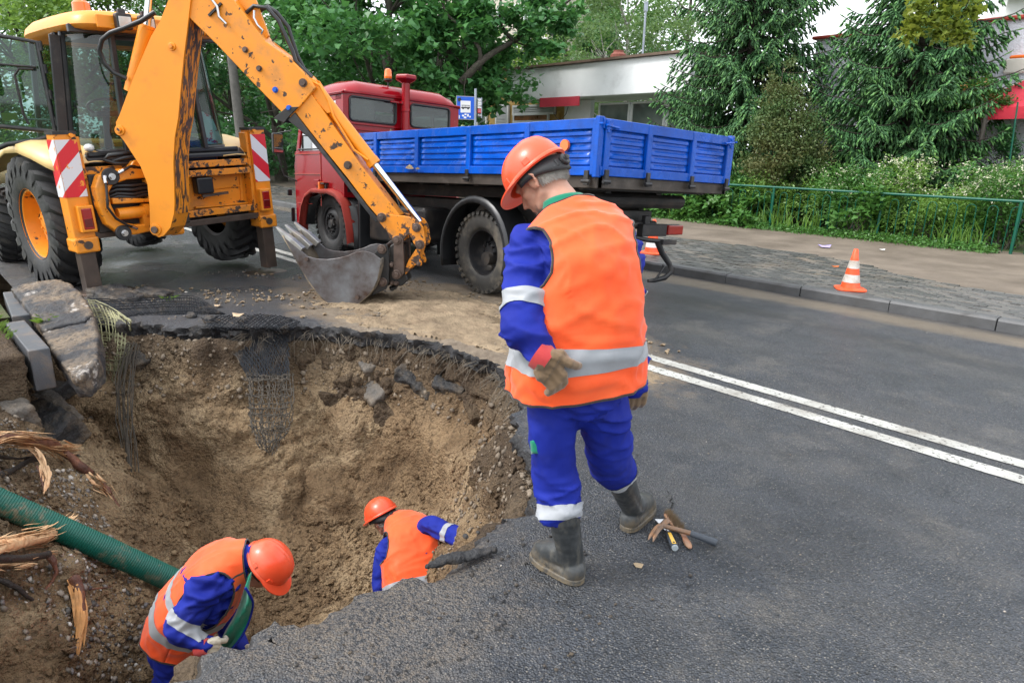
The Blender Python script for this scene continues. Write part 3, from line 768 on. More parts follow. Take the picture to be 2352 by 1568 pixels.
for xx,sg,nm in((XR,1,'tailgate'),(XF,-1,'headboard')):
 tg=empty(nm,(xx,(Y0+Y1)/2,ZB));tg.parent=tr;tg.location=V(tg.location)-V(tr.location);MATW[tg.name]=Matrix.Translation(Vector((xx,(Y0+Y1)/2,ZB)))
 mb=MB();mb.box((xx,(Y0+Y1)/2,ZT-0.045),(0.055,Y1-Y0-0.02,0.09));T(mb,'top_rail',M_blue,tg,bevel=0.006,segs=2)
 mb=MB();mb.box((xx,(Y0+Y1)/2,ZB+0.04),(0.05,Y1-Y0-0.02,0.08));T(mb,'bottom_rail',M_blue,tg,bevel=0.006,segs=2)
 ys=[Y0+0.075,5.40,6.13,Y1-0.075]
 for y in ys:
  mb=MB();mb.box((xx+sg*0.004,y,(ZB+ZT)/2),(0.062,0.07,ZT-ZB-0.01));T(mb,'stake',M_blue,tg,bevel=0.008,segs=2)
 for a,b in zip(ys,ys[1:]):
  mb=MB();mb.grid(rib_sheet((xx-sg*0.004,a+0.036),(xx-sg*0.004,b-0.036),ZB+0.08,ZT-0.09,(sg,0)),flip=sg<0)
  o=T(mb,'tail_panel',M_blue,tg,smooth=40);s_=o.modifiers.new('thick','SOLIDIFY');s_.thickness=0.004;s_.offset=0
 for y in ys:
  mb=MB();mb.box((xx+sg*0.04,y,ZB-0.01),(0.03,0.05,0.13));mb.cyl((xx+sg*.05,y-.05,ZB-.05),(xx+sg*.05,y+.05,ZB-.05),0.018,n=8)
  T(mb,'hinge',M_blk,tg,bevel=0.004)
# corner posts and latches
for y,sg in((Y0,-1),(Y1,1)):
 mb=MB();mb.box((XR-0.01,y+sg*0.002,(ZB+ZT)/2),(0.05,0.074,ZT-ZB+0.03));T(mb,'corner_post',M_blue,bevel=0.008,segs=2)
 mb=MB();mb.box((XR+0.03,y-sg*0.07,ZT-0.07),(0.03,0.07,0.05));mb.cyl((XR+.045,y-sg*.02,ZT-.06),(XR+.05,y-sg*.19,ZT-.075),0.011,n=8)
 mb.cyl((XR+.04,y-sg*.06,ZT-.12),(XR+.04,y-sg*.06,ZT-.02),0.014,n=8);mb.cyl((XR-.03,y+sg*.03,ZT-.05),(XR+.05,y+sg*.03,ZT-.05),0.010,n=8)
 T(mb,'latch',M_blue,bevel=0.003)
mb=MB();mb.box(((XR+XF)/2,(Y0+Y1)/2,ZB+0.01),(XR-XF-.04,Y1-Y0-.06,0.03));T(mb,'bed_floor',M_plank)
mb=MB()
mb.box(((XR+XF)/2,Y0+0.045,ZB-0.055),(XR-XF,0.06,0.11));mb.box(((XR+XF)/2,Y1-0.045,ZB-0.055),(XR-XF,0.06,0.11))
mb.box((XR-0.03,(Y0+Y1)/2,ZB-0.055),(0.06,Y1-Y0,0.11));T(mb,'bed_edge_board',M_plank,bevel=0.006)
for k in range(9):
 x=XR-0.25-k*0.52
 mb=MB();mb.box((x,(Y0+Y1)/2,ZB-0.075),(0.07,Y1-Y0-0.16,0.10));T(mb,'cross_bearer',M_chas)
for y in(5.38,6.22):
 mb=MB();mb.box((-6.6,y,1.20),(4.1,0.09,0.14));T(mb,'tipping_frame',M_chas,bevel=0.005)
 mb=MB();mb.box((-7.42,y,0.99),(5.3,0.085,0.22));T(mb,'frame_rail',M_chas,bevel=0.006)
mb=MB();mb.cyl((-4.58,4.95,1.18),(-4.58,6.66,1.18),.075,n=14);mb.cyl((-4.62,6.60,1.19),(-4.62,6.72,1.19),0.05,n=12);mb.cyl((-4.62,4.92,1.19),(-4.62,5.0,1.19),0.05,n=12);T(mb,'tipping_pivot',M_chas,bevel=0.006)
mb=MB();mb.box((-4.7,5.8,1.01),(0.10,0.92,0.14));mb.cyl((-4.6,5.35,0.93),(-4.6,6.25,0.93),.045,n=12);T(mb,'rear_crossmember',M_chas,bevel=0.008)
# rear bumper, lamps and tow hook
mb=MB();mb.bar((-4.52,5.9,0.88),(-4.50,6.30,0.88),0.09,0.13);mb.bar((-4.52,5.6,0.88),(-4.50,5.2,0.88),0.09,0.13);mb.box((-4.56,6.04,0.97),(0.06,0.08,0.12));mb.box((-4.56,5.45,0.97),(0.06,0.08,0.12))
explode(T(mb,'lamp_bracket',M_blk,bevel=0.006))
for y in(6.44,5.05):
 mb=MB();mb.box((-4.47,y,0.88),(0.07,0.27,0.105));h_=T(mb,'tail_lamp',M_lred,bevel=0.012,segs=2)
 mb=MB();mb.box((-4.515,y,0.88),(0.035,0.285,0.12));T(mb,'lamp_housing',M_blkg,bevel=0.006)
mb=MB()
mb.tube([(-4.62,5.7,0.83),(-4.45,5.95,0.78),(-4.40,6.20,0.76)],0.026,10);mb.box((-4.40,6.23,0.755),(0.1,0.24,0.05))
T(mb,'tow_bar',M_blk,bevel=0.004)
mb=MB();mb.tube([(-4.42,6.10,0.76),(-4.40,6.17,0.64),(-4.36,6.27,0.52),(-4.34,6.30,0.44),(-4.38,6.24,0.37),(-4.44,6.13,0.34),(-4.46,6.05,0.335)],[.035,.033,.03,.03,.03,.026,.018],10)
mb.tube([(-4.40,6.10,0.36),(-4.38,6.14,0.42),(-4.37,6.2,0.50)],0.012,8);T(mb,'tow_hook',M_blk,smooth=60)
# axles, springs, tanks
mb=MB();mb.cyl((-5.95,4.98,.47),(-5.95,6.6,.47),0.075,n=14);mb.ball((-5.95,5.8,.47),(.26,.2,.26),14,10);mb.cyl((-5.95,5.8,.50),(-8.6,5.8,.68),0.045,n=10);T(mb,'rear_axle',M_chas,smooth=50)
mb=MB();mb.bar((-9.55,5.1,.42),(-9.55,6.5,.42),0.09,0.12);T(mb,'front_axle',M_chas,bevel=0.01)
for y in(5.33,6.27):
 mb=MB()
 for k in range(6):
  L_=0.72-k*0.09;z_=0.70-k*0.022
  mb.tube([(-5.95-L_,y,z_+0.16*(L_/.72)**2),(-5.95-L_/2,y,z_+0.04*(L_/.72)),(-5.95,y,z_),(-5.95+L_/2,y,z_+0.04*(L_/.72)),(-5.95+L_,y,z_+0.16*(L_/.72)**2)],0.03,4,flat=0.32,up=(0,0,1))
 T(mb,'leaf_spring',M_chas)
mb=MB();mb.box((-7.35,5.05,.78),(.75,.42,.42));T(mb,'fuel_tank',M_blk,bevel=0.05,segs=3)
mb=MB();mb.box((-8.15,5.1,.68),(.55,.34,.36));mb.cyl((-8.0,4.98,.72),(-7.6,4.98,.72),.10,n=12);mb.box((-7.0,6.3,.75),(.9,.5,.45));mb.box((-8.7,5.8,.75),(1.0,.8,.6));mb.box((-6.9,5.8,.9),(3.4,.55,.12));T(mb,'air_tank',M_chas,bevel=0.03,segs=2)
mb=MB();mb.tube([(-7.9,4.98,.98),(-7.55,4.92,.84),(-7.2,4.86,.93)],0.012,6);mb.tube([(-7.95,4.88,1.28),(-7.7,4.9,1.12),(-7.6,4.9,.98)],0.01,6);T(mb,'brake_pipe',M_hose)
mb=MB()
for k in range(13):
 p_=V((-8.02,4.86,1.02))+V((0.012*k,0,-0.022*k+0.0016*k*k));mb.ball(p_,(.012,.006,.009),6,4)
T(mb,'chain',M_steel)
# mudguards over the rear wheels
for y0_,y1_ in((4.80,5.16),(6.42,6.8)):
 mb=MB();G=[]
 for i in range(21):
  a_=R(-18+215*i/20);r_=0.60
  row=[]
  for(yy,dr)in((y0_-.0,-0.055),(y0_,-0.01),(y0_+.02,0.012),(y0_+.05,0.0),(y1_,0.0)):
   rr_=r_+dr;row.append([-5.98+rr_*math.cos(a_),yy,0.52+rr_*math.sin(a_)*1.05])
  G.append(row)
 mb.grid(G);o=T(mb,'mudguard',M_blkg,smooth=50);s_=o.modifiers.new('thick','SOLIDIFY');s_.thickness=0.006
 mb=MB();mb.tube([(-5.98,y0_+.1,1.14),(-5.98,y0_+.45,1.02)],.015,6);mb.tube([(-5.45,y0_+.1,.8),(-5.5,y0_+.5,.9)],.015,6);T(mb,'mudguard_bracket',M_blk)
wheel(tr,V((-5.95,5.03,0.475))-V(tr.location),(0,-1,0),.475,.29,.262,'rear',M_rubm,M_blk,'rear_wheel',3)
wheel(tr,V((-5.95,5.36,0.475))-V(tr.location),(0,-1,0),.475,.26,.262,'rear',M_rubm,M_blk,'rear_wheel',3)
wheel(tr,V((-5.95,6.57,0.475))-V(tr.location),(0,1,0),.475,.27,.262,'rear',M_rubm,M_blk,'rear_wheel',4)
wheel(tr,V((-9.52,5.01,0.47))-V(tr.location),(0,-1,0),.47,.26,.262,'front',M_rub,M_blk,'front_wheel',5)
wheel(tr,V((-9.52,6.58,0.47))-V(tr.location),(0,1,0),.47,.26,.262,'front',M_rub,M_blk,'front_wheel',6)
# ---- cab
CX0,CX1,CY0,CY1=-8.88,-10.46,4.80,6.78
def cabsec(z):return 0
# lower body: side outline with wheel arch, extruded across
side_out=[(-8.90,1.06),(-8.90,2.30),(-9.95,2.33),(-10.14,2.28),(-10.40,1.78),(-10.45,1.50),(-10.42,0.60),(-10.16,0.60),(-10.10,0.86),(-9.98,1.02),(-9.75,1.12),(-9.1,1.13)]
mb=MB()
# shell as plates so that one can look through the windows
def plate(poly3,th,mb=mb):
 P_=[V(p)for p in poly3];n_=unit(np.cross(P_[1]-P_[0],P_[2]-P_[0]));mb.ext(P_,n_*th)
zw0,zw1=2.02,2.375
body=MB()
def frame_rect(mb,x,ya,yb,za,zb,holes,th):
 """wall in the plane x with window holes (y0,y1,z0,z1), made of strips"""
 ys=sorted(set([ya,yb]+[h[0]for h in holes]+[h[1]for h in holes]))
 for a_,b_ in zip(ys,ys[1:]):
  hs_=[h for h in holes if h[0]<=a_+1e-6 and h[1]>=b_-1e-6]
  spans=[(za,zb)]if not hs_ else[(za,hs_[0][2]),(hs_[0][3],zb)]
  for(q0,q1)in spans:
   mb.box((x,(a_+b_)/2,(q0+q1)/2),(th,b_-a_+0.0006,q1-q0))
RW=[(4.90,5.64,2.10,2.41),(5.90,6.60,2.10,2.41)]
frame_rect(body,-8.90,CY0,CY1,1.05,2.47,RW,0.045)
T(body,'cab_rear_wall',M_redp)
for(a_,b_,c_,d_)in RW:
 mb=MB();loop=[]
 for(cy,cz,a0)in((b_-.05,d_-.05,0),(a_+.05,d_-.05,90),(a_+.05,c_+.05,180),(b_-.05,c_+.05,270)):
  for k in range(5):loop.append((-8.872,cy+.052*math.cos(R(a0+k*22.5)),cz+.052*math.sin(R(a0+k*22.5))))
 loop.append(loop[0]);loop.append(loop[1]);mb.tube(loop,0.016,8,caps=False);f_=T(mb,'window_seal',M_blkg,smooth=60)
 mb=MB();mb.box((-8.885,(a_+b_)/2,(c_+d_)/2),(.006,b_-a_,d_-c_));T(mb,'window',M_glst)
# painted lip that gives the opening its rounded corners
 for(y_,z_)in((a_,c_),(b_,c_),(a_,d_),(b_,d_)):
  pass
mb=MB();mb.bar((-8.86,4.84,2.055),(-8.86,5.80,2.055),.02,.02);mb.bar((-8.86,4.84,1.98),(-8.86,5.80,1.98),.02,.012);mb.bar((-8.86,5.90,2.055),(-8.86,6.74,2.055),.02,.02);T(mb,'pressed_rib',M_redp,bevel=.008,segs=2)
for y_,s_ in((CY0,-1),(CY1,1)):
 mb=MB()
 low=[(-8.92,1.06),(-8.92,1.70),(-10.38,1.70),(-10.45,1.50),(-10.42,0.60),(-10.16,0.60),(-10.10,0.86),(-9.98,1.02),(-9.75,1.12),(-9.1,1.13)]
 mb.ext([(x,y_,z)for x,z in low],(0,.04*-s_,0))
 for poly in([(-8.92,1.7),(-8.92,2.46),(-9.1,2.46),(-9.1,1.7)],[(-9.5,1.7),(-9.5,2.46),(-9.58,2.46),(-9.58,1.7)],[(-8.92,2.36),(-8.92,2.46),(-10.05,2.45),(-10.16,2.36)],[(-10.38,1.7),(-10.16,2.37),(-10.08,2.37),(-10.28,1.7)]):
  mb.ext([(x,y_+.003*-s_,z)for x,z in poly],(0,.035*-s_,0))
 T(mb,'cab_side',M_redp,bevel=0.006)
 mb=MB();mb.ext([(-9.1,y_+.02*-s_,1.7),(-9.1,y_+.02*-s_,2.37),(-9.5,y_+.02*-s_,2.37),(-9.5,y_+.02*-s_,1.7)],(0,.005*-s_,0));mb.ext([(-9.58,y_+.02*-s_,1.7),(-9.58,y_+.02*-s_,2.37),(-10.09,y_+.02*-s_,2.37),(-10.28,y_+.02*-s_,1.7)],(0,.005*-s_,0));T(mb,'side_window',M_glst)
 mb=MB();mb.tube([(-9.6,y_+.012*s_,2.36),(-9.6,y_+.012*s_,1.72),(-10.27,y_+.012*s_,1.72)],.012,6);T(mb,'window_seal',M_blkg)
 mb=MB();mb.bar((-9.56,y_+.006*s_,0.9),(-9.56,y_+.006*s_,1.68),.008,.012);mb.bar((-9.56,y_+.008*s_,1.36),(-10.42,y_+.008*s_,1.36),.014,.012);mb.bar((-9.85,y_+.008*s_,0.92),(-10.35,y_+.008*s_,0.92),.014,.01);mb.bar((-9.58,y_+.006*s_,1.655),(-10.4,y_+.006*s_,1.655),.016,.016);T(mb,'door_seam',M_redf)
 mb=MB();mb.box((-9.66,y_+.018*s_,1.24),(.16,.03,.09));T(mb,'door_handle',M_redp,bevel=.01,segs=2)
 mb=MB();mb.box((-9.47,y_+.05*s_,1.165),(.05,.08,.17));T(mb,'marker_lamp',M_lor,bevel=.008,segs=2)
 mb=MB();mb.bar((-9.44,y_+.04*s_,1.10),(-9.33,y_+.04*s_,1.10),.08,.02);mb.bar((-9.44,y_+.04*s_,1.23),(-9.33,y_+.04*s_,1.23),.08,.02);mb.bar((-9.33,y_+.04*s_,1.09),(-9.33,y_+.04*s_,1.24),.03,.02,up=(1,0,0));T(mb,'lamp_guard',M_blkg)
# wheel arch lip
 mb=MB();G=[]
 for(x,z)in((-8.62,.42),(-8.66,.72),(-8.78,.98),(-8.98,1.10),(-9.2,1.14),(-9.72,1.14),(-9.92,1.06),(-10.04,.92),(-10.12,.72),(-10.14,.5)):
  G.append([[x,y_+.05*-s_,z-.0],[x,y_+.02*s_,z+.02],[x+(.0 if x<-9.4 else.0),y_+.10*s_,z],[x,y_+.105*s_,z-.05]])
 mb.grid(G);o=T(mb,'wheel_arch',M_redf,smooth=45);sm=o.modifiers.new('thick','SOLIDIFY');sm.thickness=.008
 mb=MB();mb.box((-10.48,y_+.03*s_,.73),(.03,.06,.22));mb.box((-10.52,y_+.06*s_,1.07),(.05,.07,.1));T(mb,'bumper_corner',M_blkg,bevel=.01)
# mirror
 mb=MB();mb.tube([(-10.38,y_,1.25),(-10.47,y_+.16*s_,1.32),(-10.52,y_+.22*s_,1.6),(-10.53,y_+.22*s_,1.95),(-10.4,y_+.05*s_,2.0)],.013,6);T(mb,'mirror_arm',M_blk)
 mb=MB();mb.box((-10.54,y_+.22*s_,1.80),(.06,.17,.30));mm=T(mb,'door_mirror',M_blkg,bevel=.02,segs=2)
 mb=MB();mb.box((-10.507,y_+.22*s_,1.80),(.004,.14,.26));T(mb,'mirror_glass',M_mirr)
# inner black wheel well / flap
 mb=MB();G=[]
 for(x,z)in((-8.60,.22),(-8.62,.55),(-8.72,.9),(-8.95,1.06),(-9.5,1.09),(-9.95,1.0),(-10.1,.6)):
  G.append([[x,y_+.0*s_,z],[x,y_-.55*s_,z]])
 mb.grid(G);o=T(mb,'wheel_well',M_blkg,smooth=45);sm=o.modifiers.new('thick','SOLIDIFY');sm.thickness=.008
mb=MB();mb.box((-8.55,5.15,.62),(.05,.62,.80));T(mb,'mud_flap',M_blkg,bevel=.01)
mb=MB();mb.box((-8.9,5.2,.65),(.5,.6,.62));T(mb,'engine_cover',M_chas,bevel=.03)
# roof: rounded sheet
G=[]
ny_=15
for x,dz,ins in((-8.86,2.455,0),(-8.87,2.50,.02),(-8.93,2.575,.10),(-9.05,2.63,.22),(-9.5,2.655,.26),(-9.95,2.62,.25),(-10.12,2.56,.18),(-10.21,2.46,.06),(-10.22,2.40,.02)):
 row=[]
 for j in range(ny_):
  u=j/(ny_-1)*2-1;yy=(CY0+CY1)/2+u*(CY1-CY0+.03)/2
  e_=max(0,(abs(u)-.72)/.28);zz=dz-(dz-2.43)*e_**1.9
  row.append([x,yy-(.0),zz])
 G.append(row)
mb=MB();mb.grid(G);o=T(mb,'roof',M_redp,smooth=60);sm=o.modifiers.new('thick','SOLIDIFY');sm.thickness=.012
mb=MB();mb.bar((-8.865,CY0-.01,2.465),(-8.865,CY1+.01,2.465),.03,.022);mb.bar((-8.86,CY0-.012,2.455),(-10.15,CY0-.012,2.45),.03,.02);mb.bar((-8.86,CY1+.012,2.455),(-10.15,CY1+.012,2.45),.03,.02);T(mb,'rain_gutter',M_redp,bevel=.006)
mb=MB();mb.ext([(-10.22,CY0+.05,2.36),(-10.44,CY0+.05,1.72),(-10.44,CY1-.05,1.72),(-10.22,CY1-.05,2.36)],(.006,0,.002));T(mb,'windscreen',M_glst)
mb=MB();mb.box((-10.43,(CY0+CY1)/2,1.15),(.05,CY1-CY0-.02,1.1));T(mb,'cab_front',M_redp,bevel=.02)
mb=MB();mb.box((-9.6,(CY0+CY1)/2,1.15),(1.45,CY1-CY0-.1,.06));T(mb,'cab_floor',M_blkg)
mb=MB();mb.box((-9.5,5.25,1.55),(.5,.5,.18));mb.box((-9.24,5.25,1.95),(.14,.48,.72));mb.box((-9.22,5.25,2.26),(.12,.28,.2));T(mb,'seat',mat('dark_cow_print',(0.02,0.02,0.022),.8,wear=((0.42,0.38,0.30),3.2,.56,.8)),bevel=.05,segs=2)
mb=MB();mb.box((-9.5,6.3,1.55),(.5,.6,.18));mb.box((-9.24,6.3,1.85),(.14,.55,.5));T(mb,'seat',M_seat,bevel=.05,segs=2)
# air intake snorkel and beacon
mb=MB();mb.cyl((-8.77,5.74,1.40),(-8.77,5.74,2.70),.058,n=20);mb.lathe([(.06,0),(.066,.005),(.066,.03),(.06,.035)],(-8.77,5.74,2.28),(0,0,1),20)
T(mb,'air_intake_pipe',M_redp,smooth=40)
mb=MB();mb.lathe([(.05,0),(.08,.015),(.15,.05),(.165,.06),(.165,.10),(.14,.115),(0.001,.12)],(-8.77,5.74,2.66),(0,0,1),6);T(mb,'air_intake_cap',M_redp,bevel=.006)
mb=MB();mb.box((-8.80,5.74,2.40),(.10,.16,.03));mb.box((-8.8,5.66,2.40),(.03,.3,.02));T(mb,'pipe_clamp',M_redp)
mb=MB();mb.cyl((-9.02,5.60,2.60),(-9.02,5.60,2.70),.012,n=8);mb.lathe([(.03,0),(.062,.02),(.062,.04),(.05,.045)],(-9.02,5.60,2.69),(0,0,1),20,caps=True);bc=T(mb,'beacon_base',M_blk,smooth=40)
mb=MB();mb.lathe([(.052,0),(.056,.02),(.056,.035),(.053,.04),(.05,.10),(.04,.125),(.02,.135),(.001,.138)],(-9.02,5.60,2.735),(0,0,1),20);T(mb,'beacon',M_lor,smooth=40)
mb=MB();mb.cyl((-4.53,4.70,1.66),(-4.53,4.675,1.66),.052,n=20);T(mb,'side_reflector',M_lor)
# heaps of sand left on the bed
for nm,cx,cy,rr_,hh,lb in(('sand_heap',-8.35,5.25,.36,.56,'small heap of damp sand behind the cab on the blue bed'),):
 mb=MB();G=[]
 for i in range(13):
  t=i/12;row=[]
  for j in range(20):
   a_=2*math.pi*j/20;r_=rr_*t*(1+.15*n1(a_*1.1+3,i//3));row.append([cx+r_*math.cos(a_),cy+r_*math.sin(a_)*1.2,ZB-.12+hh*(1-t)**.9+.03*n1(a_*3,i)])
  G.append(row)
 mb.grid(G,closed=True);tag(mb.build(nm,M_sand,smooth=180),lb,'sand heap')
mb=MB()
for(x,y,w_,h_)in((-7.02,4.668,.10,.05),(-6.85,4.668,.05,.02)):
 G=[]
 for i in range(7):
  t=i/6;G.append([[x+w_*t*math.cos(2*math.pi*j/12),y-.012+.02*t*math.sin(2*math.pi*j/12),ZB-.035+h_*(1-t)+.012*n1(j,i)]for j in range(12)])
 mb.grid(G,closed=True)
tag(mb.build('sand_crumbs',M_sand,smooth=180),'little heap of sand caught on the lower rail of the blue drop side','sand',kind='stuff')
# ================================================================== BACKHOE LOADER
# local frame: x backwards (towards the hole), y to the right-hand kerb, z up; the machine stands a little askew and tilted
bh=empty('backhoe_loader',(-8.5,2.52,0),(R(3.4),0,R(9)),label='orange backhoe loader standing on its stabiliser legs, digging arm swung over the road',cat='digger')
def B(mb,name,m,parent=bh,**kw):return mb.build(name,m,parent,**kw)
def hexbolt(mb,p,ax,r=.014,h=.014):mb.cyl(V(p),V(p)+unit(ax)*h,r,n=6);return mb
# rear wheels
wheel(bh,(-.86,-1.02,.75),(0,-1,0),.745,.42,.365,'tractor',M_rub,M_yelw,'rear_wheel',1)
wheel(bh,(-.86,1.02,.75),(0,1,0),.745,.42,.365,'tractor',M_rubd,M_yelw,'rear_wheel',2)
wheel(bh,(-3.05,-.90,.52),(-.12,-1,0),.50,.34,.26,'tractor',M_rub,M_yelw,'front_wheel',3)
wheel(bh,(-3.0,.80,.50),(-.12,1,0),.50,.34,.26,'tractor',M_rubd,M_yelw,'front_wheel',4)
mb=MB();mb.cyl((-.86,-.85,.75),(-.86,.85,.75),.12,n=14);mb.ball((-.86,0,.75),(.3,.28,.28),14,10);mb.cyl((-3.02,-.8,.52),(-3.02,.8,.52),.08,n=12);mb.bar((-.8,-.62,.72),(-.3,-.62,.68),.1,.08);explode(B(mb,'axle',M_chas,smooth=50))
mb=MB();mb.box((-1.9,0,.95),(3.6,.7,.55));mb.box((-2.9,0,1.25),(1.4,.75,.5));mb.box((-.6,0,1.08),(.9,1.5,.5));B(mb,'chassis',M_chas,bevel=.04)
mb=MB();mb.box((-2.75,0,1.42),(1.5,.86,.35));B(mb,'bonnet',M_yel,bevel=.08,segs=3)
# rear frame with its slide beams
rf=empty('rear_frame',(0,0,0));rf.parent=bh
for z,hgt,dx,m_ in((1.335,.075,.0,M_yelx),(1.235,.07,.02,M_yelx),(.785,.075,.03,M_yelx),(.68,.07,.03,M_legst)):
 mb=MB();mb.box((dx,0,z),(.09,1.92,hgt));B(mb,'slide_beam',m_,rf,bevel=.006,segs=2)
mb=MB();mb.box((-.10,.0,1.01),(.02,1.85,.40));B(mb,'back_panel',M_yelw,rf)
mb=MB();mb.bar((-.08,.3,1.03),(-.08,.86,1.04),.02,.016);mb.bar((-.085,.84,.85),(-.085,.86,1.2),.03,.04,up=(1,0,0));mb.bar((-.06,.22,.84),(-.06,.9,.83),.06,.02);B(mb,'pressed_rib',M_yelw,rf,bevel=.006)
mb=MB();mb.box((-.02,.34,1.09),(.13,.2,.19));B(mb,'battery_box',M_blkg,rf,bevel=.02,segs=2)
mb=MB();mb.bar((.0,.30,.97),(.01,.62,.985),.03,.03);B(mb,'lock_bar',M_legst,rf)
for y in(-.93,.93):
 mb=MB();mb.ext([(-.14,y,.62),(.05,y,.62),(.05,y,1.39),(-.14,y,1.39)],(0,.03*(1 if y>0 else-1),0));B(mb,'side_cheek',M_yelx,rf,bevel=.004)
# stabilisers
for sg,mst,lean in((-1,M_str1,0),(1,M_str2,0)):
 y=1.05*sg
 st=empty('stabiliser',(0,y,0));st.parent=bh
 mb=MB();mb.box((.0,0,1.15),(.20,.20,1.15));B(mb,'outer_tube',M_yelw,st,bevel=.01,segs=2)
 mb=MB();mb.box((-.0,0,1.715),(.215,.215,.03));B(mb,'tube_cap',M_chas,st)
 mb=MB();mb.box((-.01,-sg*.12,1.30),(.15,.04,.75));mb.box((-.01,-sg*.12,.85),(.14,.05,.35));B(mb,'mounting_plate',M_yelw,st,bevel=.006)
 mb=MB();mb.box((.103,0,1.37),(.006,.196,.56));B(mb,'warning_panel',mst,st)
 if sg<0:
  mb=MB();mb.box((.0,-.103,1.37),(.19,.006,.56));B(mb,'warning_panel',mst,st)
 mb=MB();mb.box((.10,0,.60),(.06,.23,.16));mb.box((0,0,.60),(.235,.235,.14));B(mb,'foot_collar',M_yelw,st,bevel=.02,segs=2)
 mb=MB();mb.cyl((.12,0,.60),(.142,0,.60),.042,n=16);mb.cyl((.142,0,.60),(.150,0,.60),.020,n=4);B(mb,'collar_bolt',M_legst,st)
 zl=0.02 if sg<0 else-.03
 mb=MB();mb.box((0,0,(.62+zl)/2+.02),(.15,.15,.60-zl));B(mb,'inner_leg',M_legst,st,bevel=.008,segs=2)
 if sg<0:
  mb=MB();mb.cyl((.076,0,.13),(.088,0,.13),.02,n=10);B(mb,'leg_bolt',M_legst,st)
 pad=MB();a_=R(-3.4)
 pz=0.055 if sg<0 else-.075
 pts=[]
 for k in range(24):
  t=2*math.pi*k/24;cx_,sx_=math.cos(t),math.sin(t)
  pts.append((math.copysign(abs(cx_)**.6,cx_)*.17,math.copysign(abs(sx_)**.6,sx_)*.27))
 pad.prism(pts,(.0,sg*-.02+(.12 if sg<0 else-.04),pz),(1,0,0),(0,math.cos(a_),math.sin(a_)),-.02,.02);B(pad,'foot_pad',M_legst,st,bevel=.01,segs=2)
# tail lamp box
 lb=MB();lb.box((.13,-sg*.03,.87),(.09,.15,.27));B(lb,'lamp_box',M_yelw,st,bevel=.012,segs=2)
 lb=MB();lb.box((.172,-sg*.03,.87),(.02,.10,.215));tl=B(lb,'tail_lamp',M_lred,st,bevel=.01,segs=2)
 lb=MB();lb.box((.175,-sg*.03,.83),(.02,.085,.09));B(lb,'reflector',mat('dark_red_lens',(.12,.006,.006),.15,coat=.4),st,bevel=.006)
 lb=MB();lb.cyl((.09,-sg*.05,1.69),(.135,-sg*.05,1.69),.02,n=10);B(lb,'lifting_bolt',M_yel,st)
# ---- kingpost carriage: C-shaped casting, swing rams, hoses
kp=empty('kingpost',(.12,-.55,1.0));kp.parent=bh
KO=V((.12,-.55,1.0))
def K(mb,name,m,**kw):
 for i,v in enumerate(mb.v):mb.v[i]=v-KO
 return mb.build(name,m,kp,**kw)
mb=MB();mb.box((.07,-.42,1.0),(.05,.98,.60));K(mb,'carriage_plate',M_chas,bevel=.01)
mb=MB()
c_=[(-.72,1.34),(-.86,1.30),(-.92,1.18),(-.92,.98),(-.88,.80),(-.76,.68),(-.62,.66),(-.40,.68),(-.40,.76),(-.60,.765),(-.70,.80),(-.77,.88),(-.80,1.0),(-.80,1.12),(-.74,1.20),(-.60,1.235),(-.40,1.24),(-.40,1.33),(-.56,1.35)]
mb.ext([(.12,a,b)for a,b in c_],(.13,0,0));K(mb,'c_frame',M_yelw,bevel=.018,segs=3)
mb=MB();mb.ext([(.14,a,b)for a,b in[(-.78,1.0),(-.40,.985),(-.40,1.02),(-.6,1.045),(-.78,1.06)]],(.11,0,0));mb.ext([(.14,a,b)for a,b in[(-.55,1.36),(-.15,1.36),(-.15,1.42),(-.30,1.45),(-.5,1.42)]],(.10,0,0));explode(K(mb,'bracket',M_yelw,bevel=.012,segs=2))
for y,z,r_ in((-.76,1.28,.085),(-.74,.70,.08)):
 mb=MB();mb.cyl((.24,y,z),(.275,y,z),r_,n=24);K(mb,'pivot_disc',M_blk,bevel=.006)
 mb=MB();mb.cyl((.27,y,z),(.30,y,z),.035,n=16);mb.cyl((.30,y,z),(.325,y,z),.026,n=6);K(mb,'pivot_bolt',M_steel)
mb=MB();mb.cyl((.2,-.74,.89),(.2,-.45,.89),.062,n=18);mb.cyl((.2,-.48,.89),(.2,-.42,.89),.085,n=18);mb.box((.2,-.46,.80),(.12,.1,.12));K(mb,'swing_ram',M_yelw,smooth=40)
mb=MB();mb.cyl((.2,-.42,.895),(.2,-.18,.895),.028,n=12);K(mb,'ram_rod',M_rod,smooth=40)
mb=MB()
for(z,t_)in((.70,.05),(.78,.05),(.94,.045),(1.02,.045),(1.2,.05),(1.3,.06),(1.38,.05)):
 mb.box((.22,-.26,z),(.18,.30,t_))
K(mb,'hinge_lug',M_yelx,bevel=.012,segs=2)
mb=MB();mb.box((.24,-.20,1.0),(.2,.16,.78));K(mb,'swing_post',M_yelw,bevel=.03,segs=2)
mb=MB();mb.ext([(.30,-.32,1.22),(.30,-.22,1.22),(.30,-.18,1.12),(.30,-.31,1.12)],(.03,0,0));mb.cyl((.33,-.26,1.17),(.36,-.26,1.17),.022,n=6);K(mb,'stop_block',M_legst,bevel=.003)
for k,(z,r_)in enumerate(((1.17,.020),(1.13,.022),(1.09,.018),(1.06,.020))):
 mb=MB();mb.tube([(.14,-.80,z-.03),(.19,-.7,z+.01),(.21,-.55,z-.005*k),(.20,-.42,z+.006),(.22,-.28,z-.01)],r_,8);K(mb,'hydraulic_hose',M_hose,smooth=60)
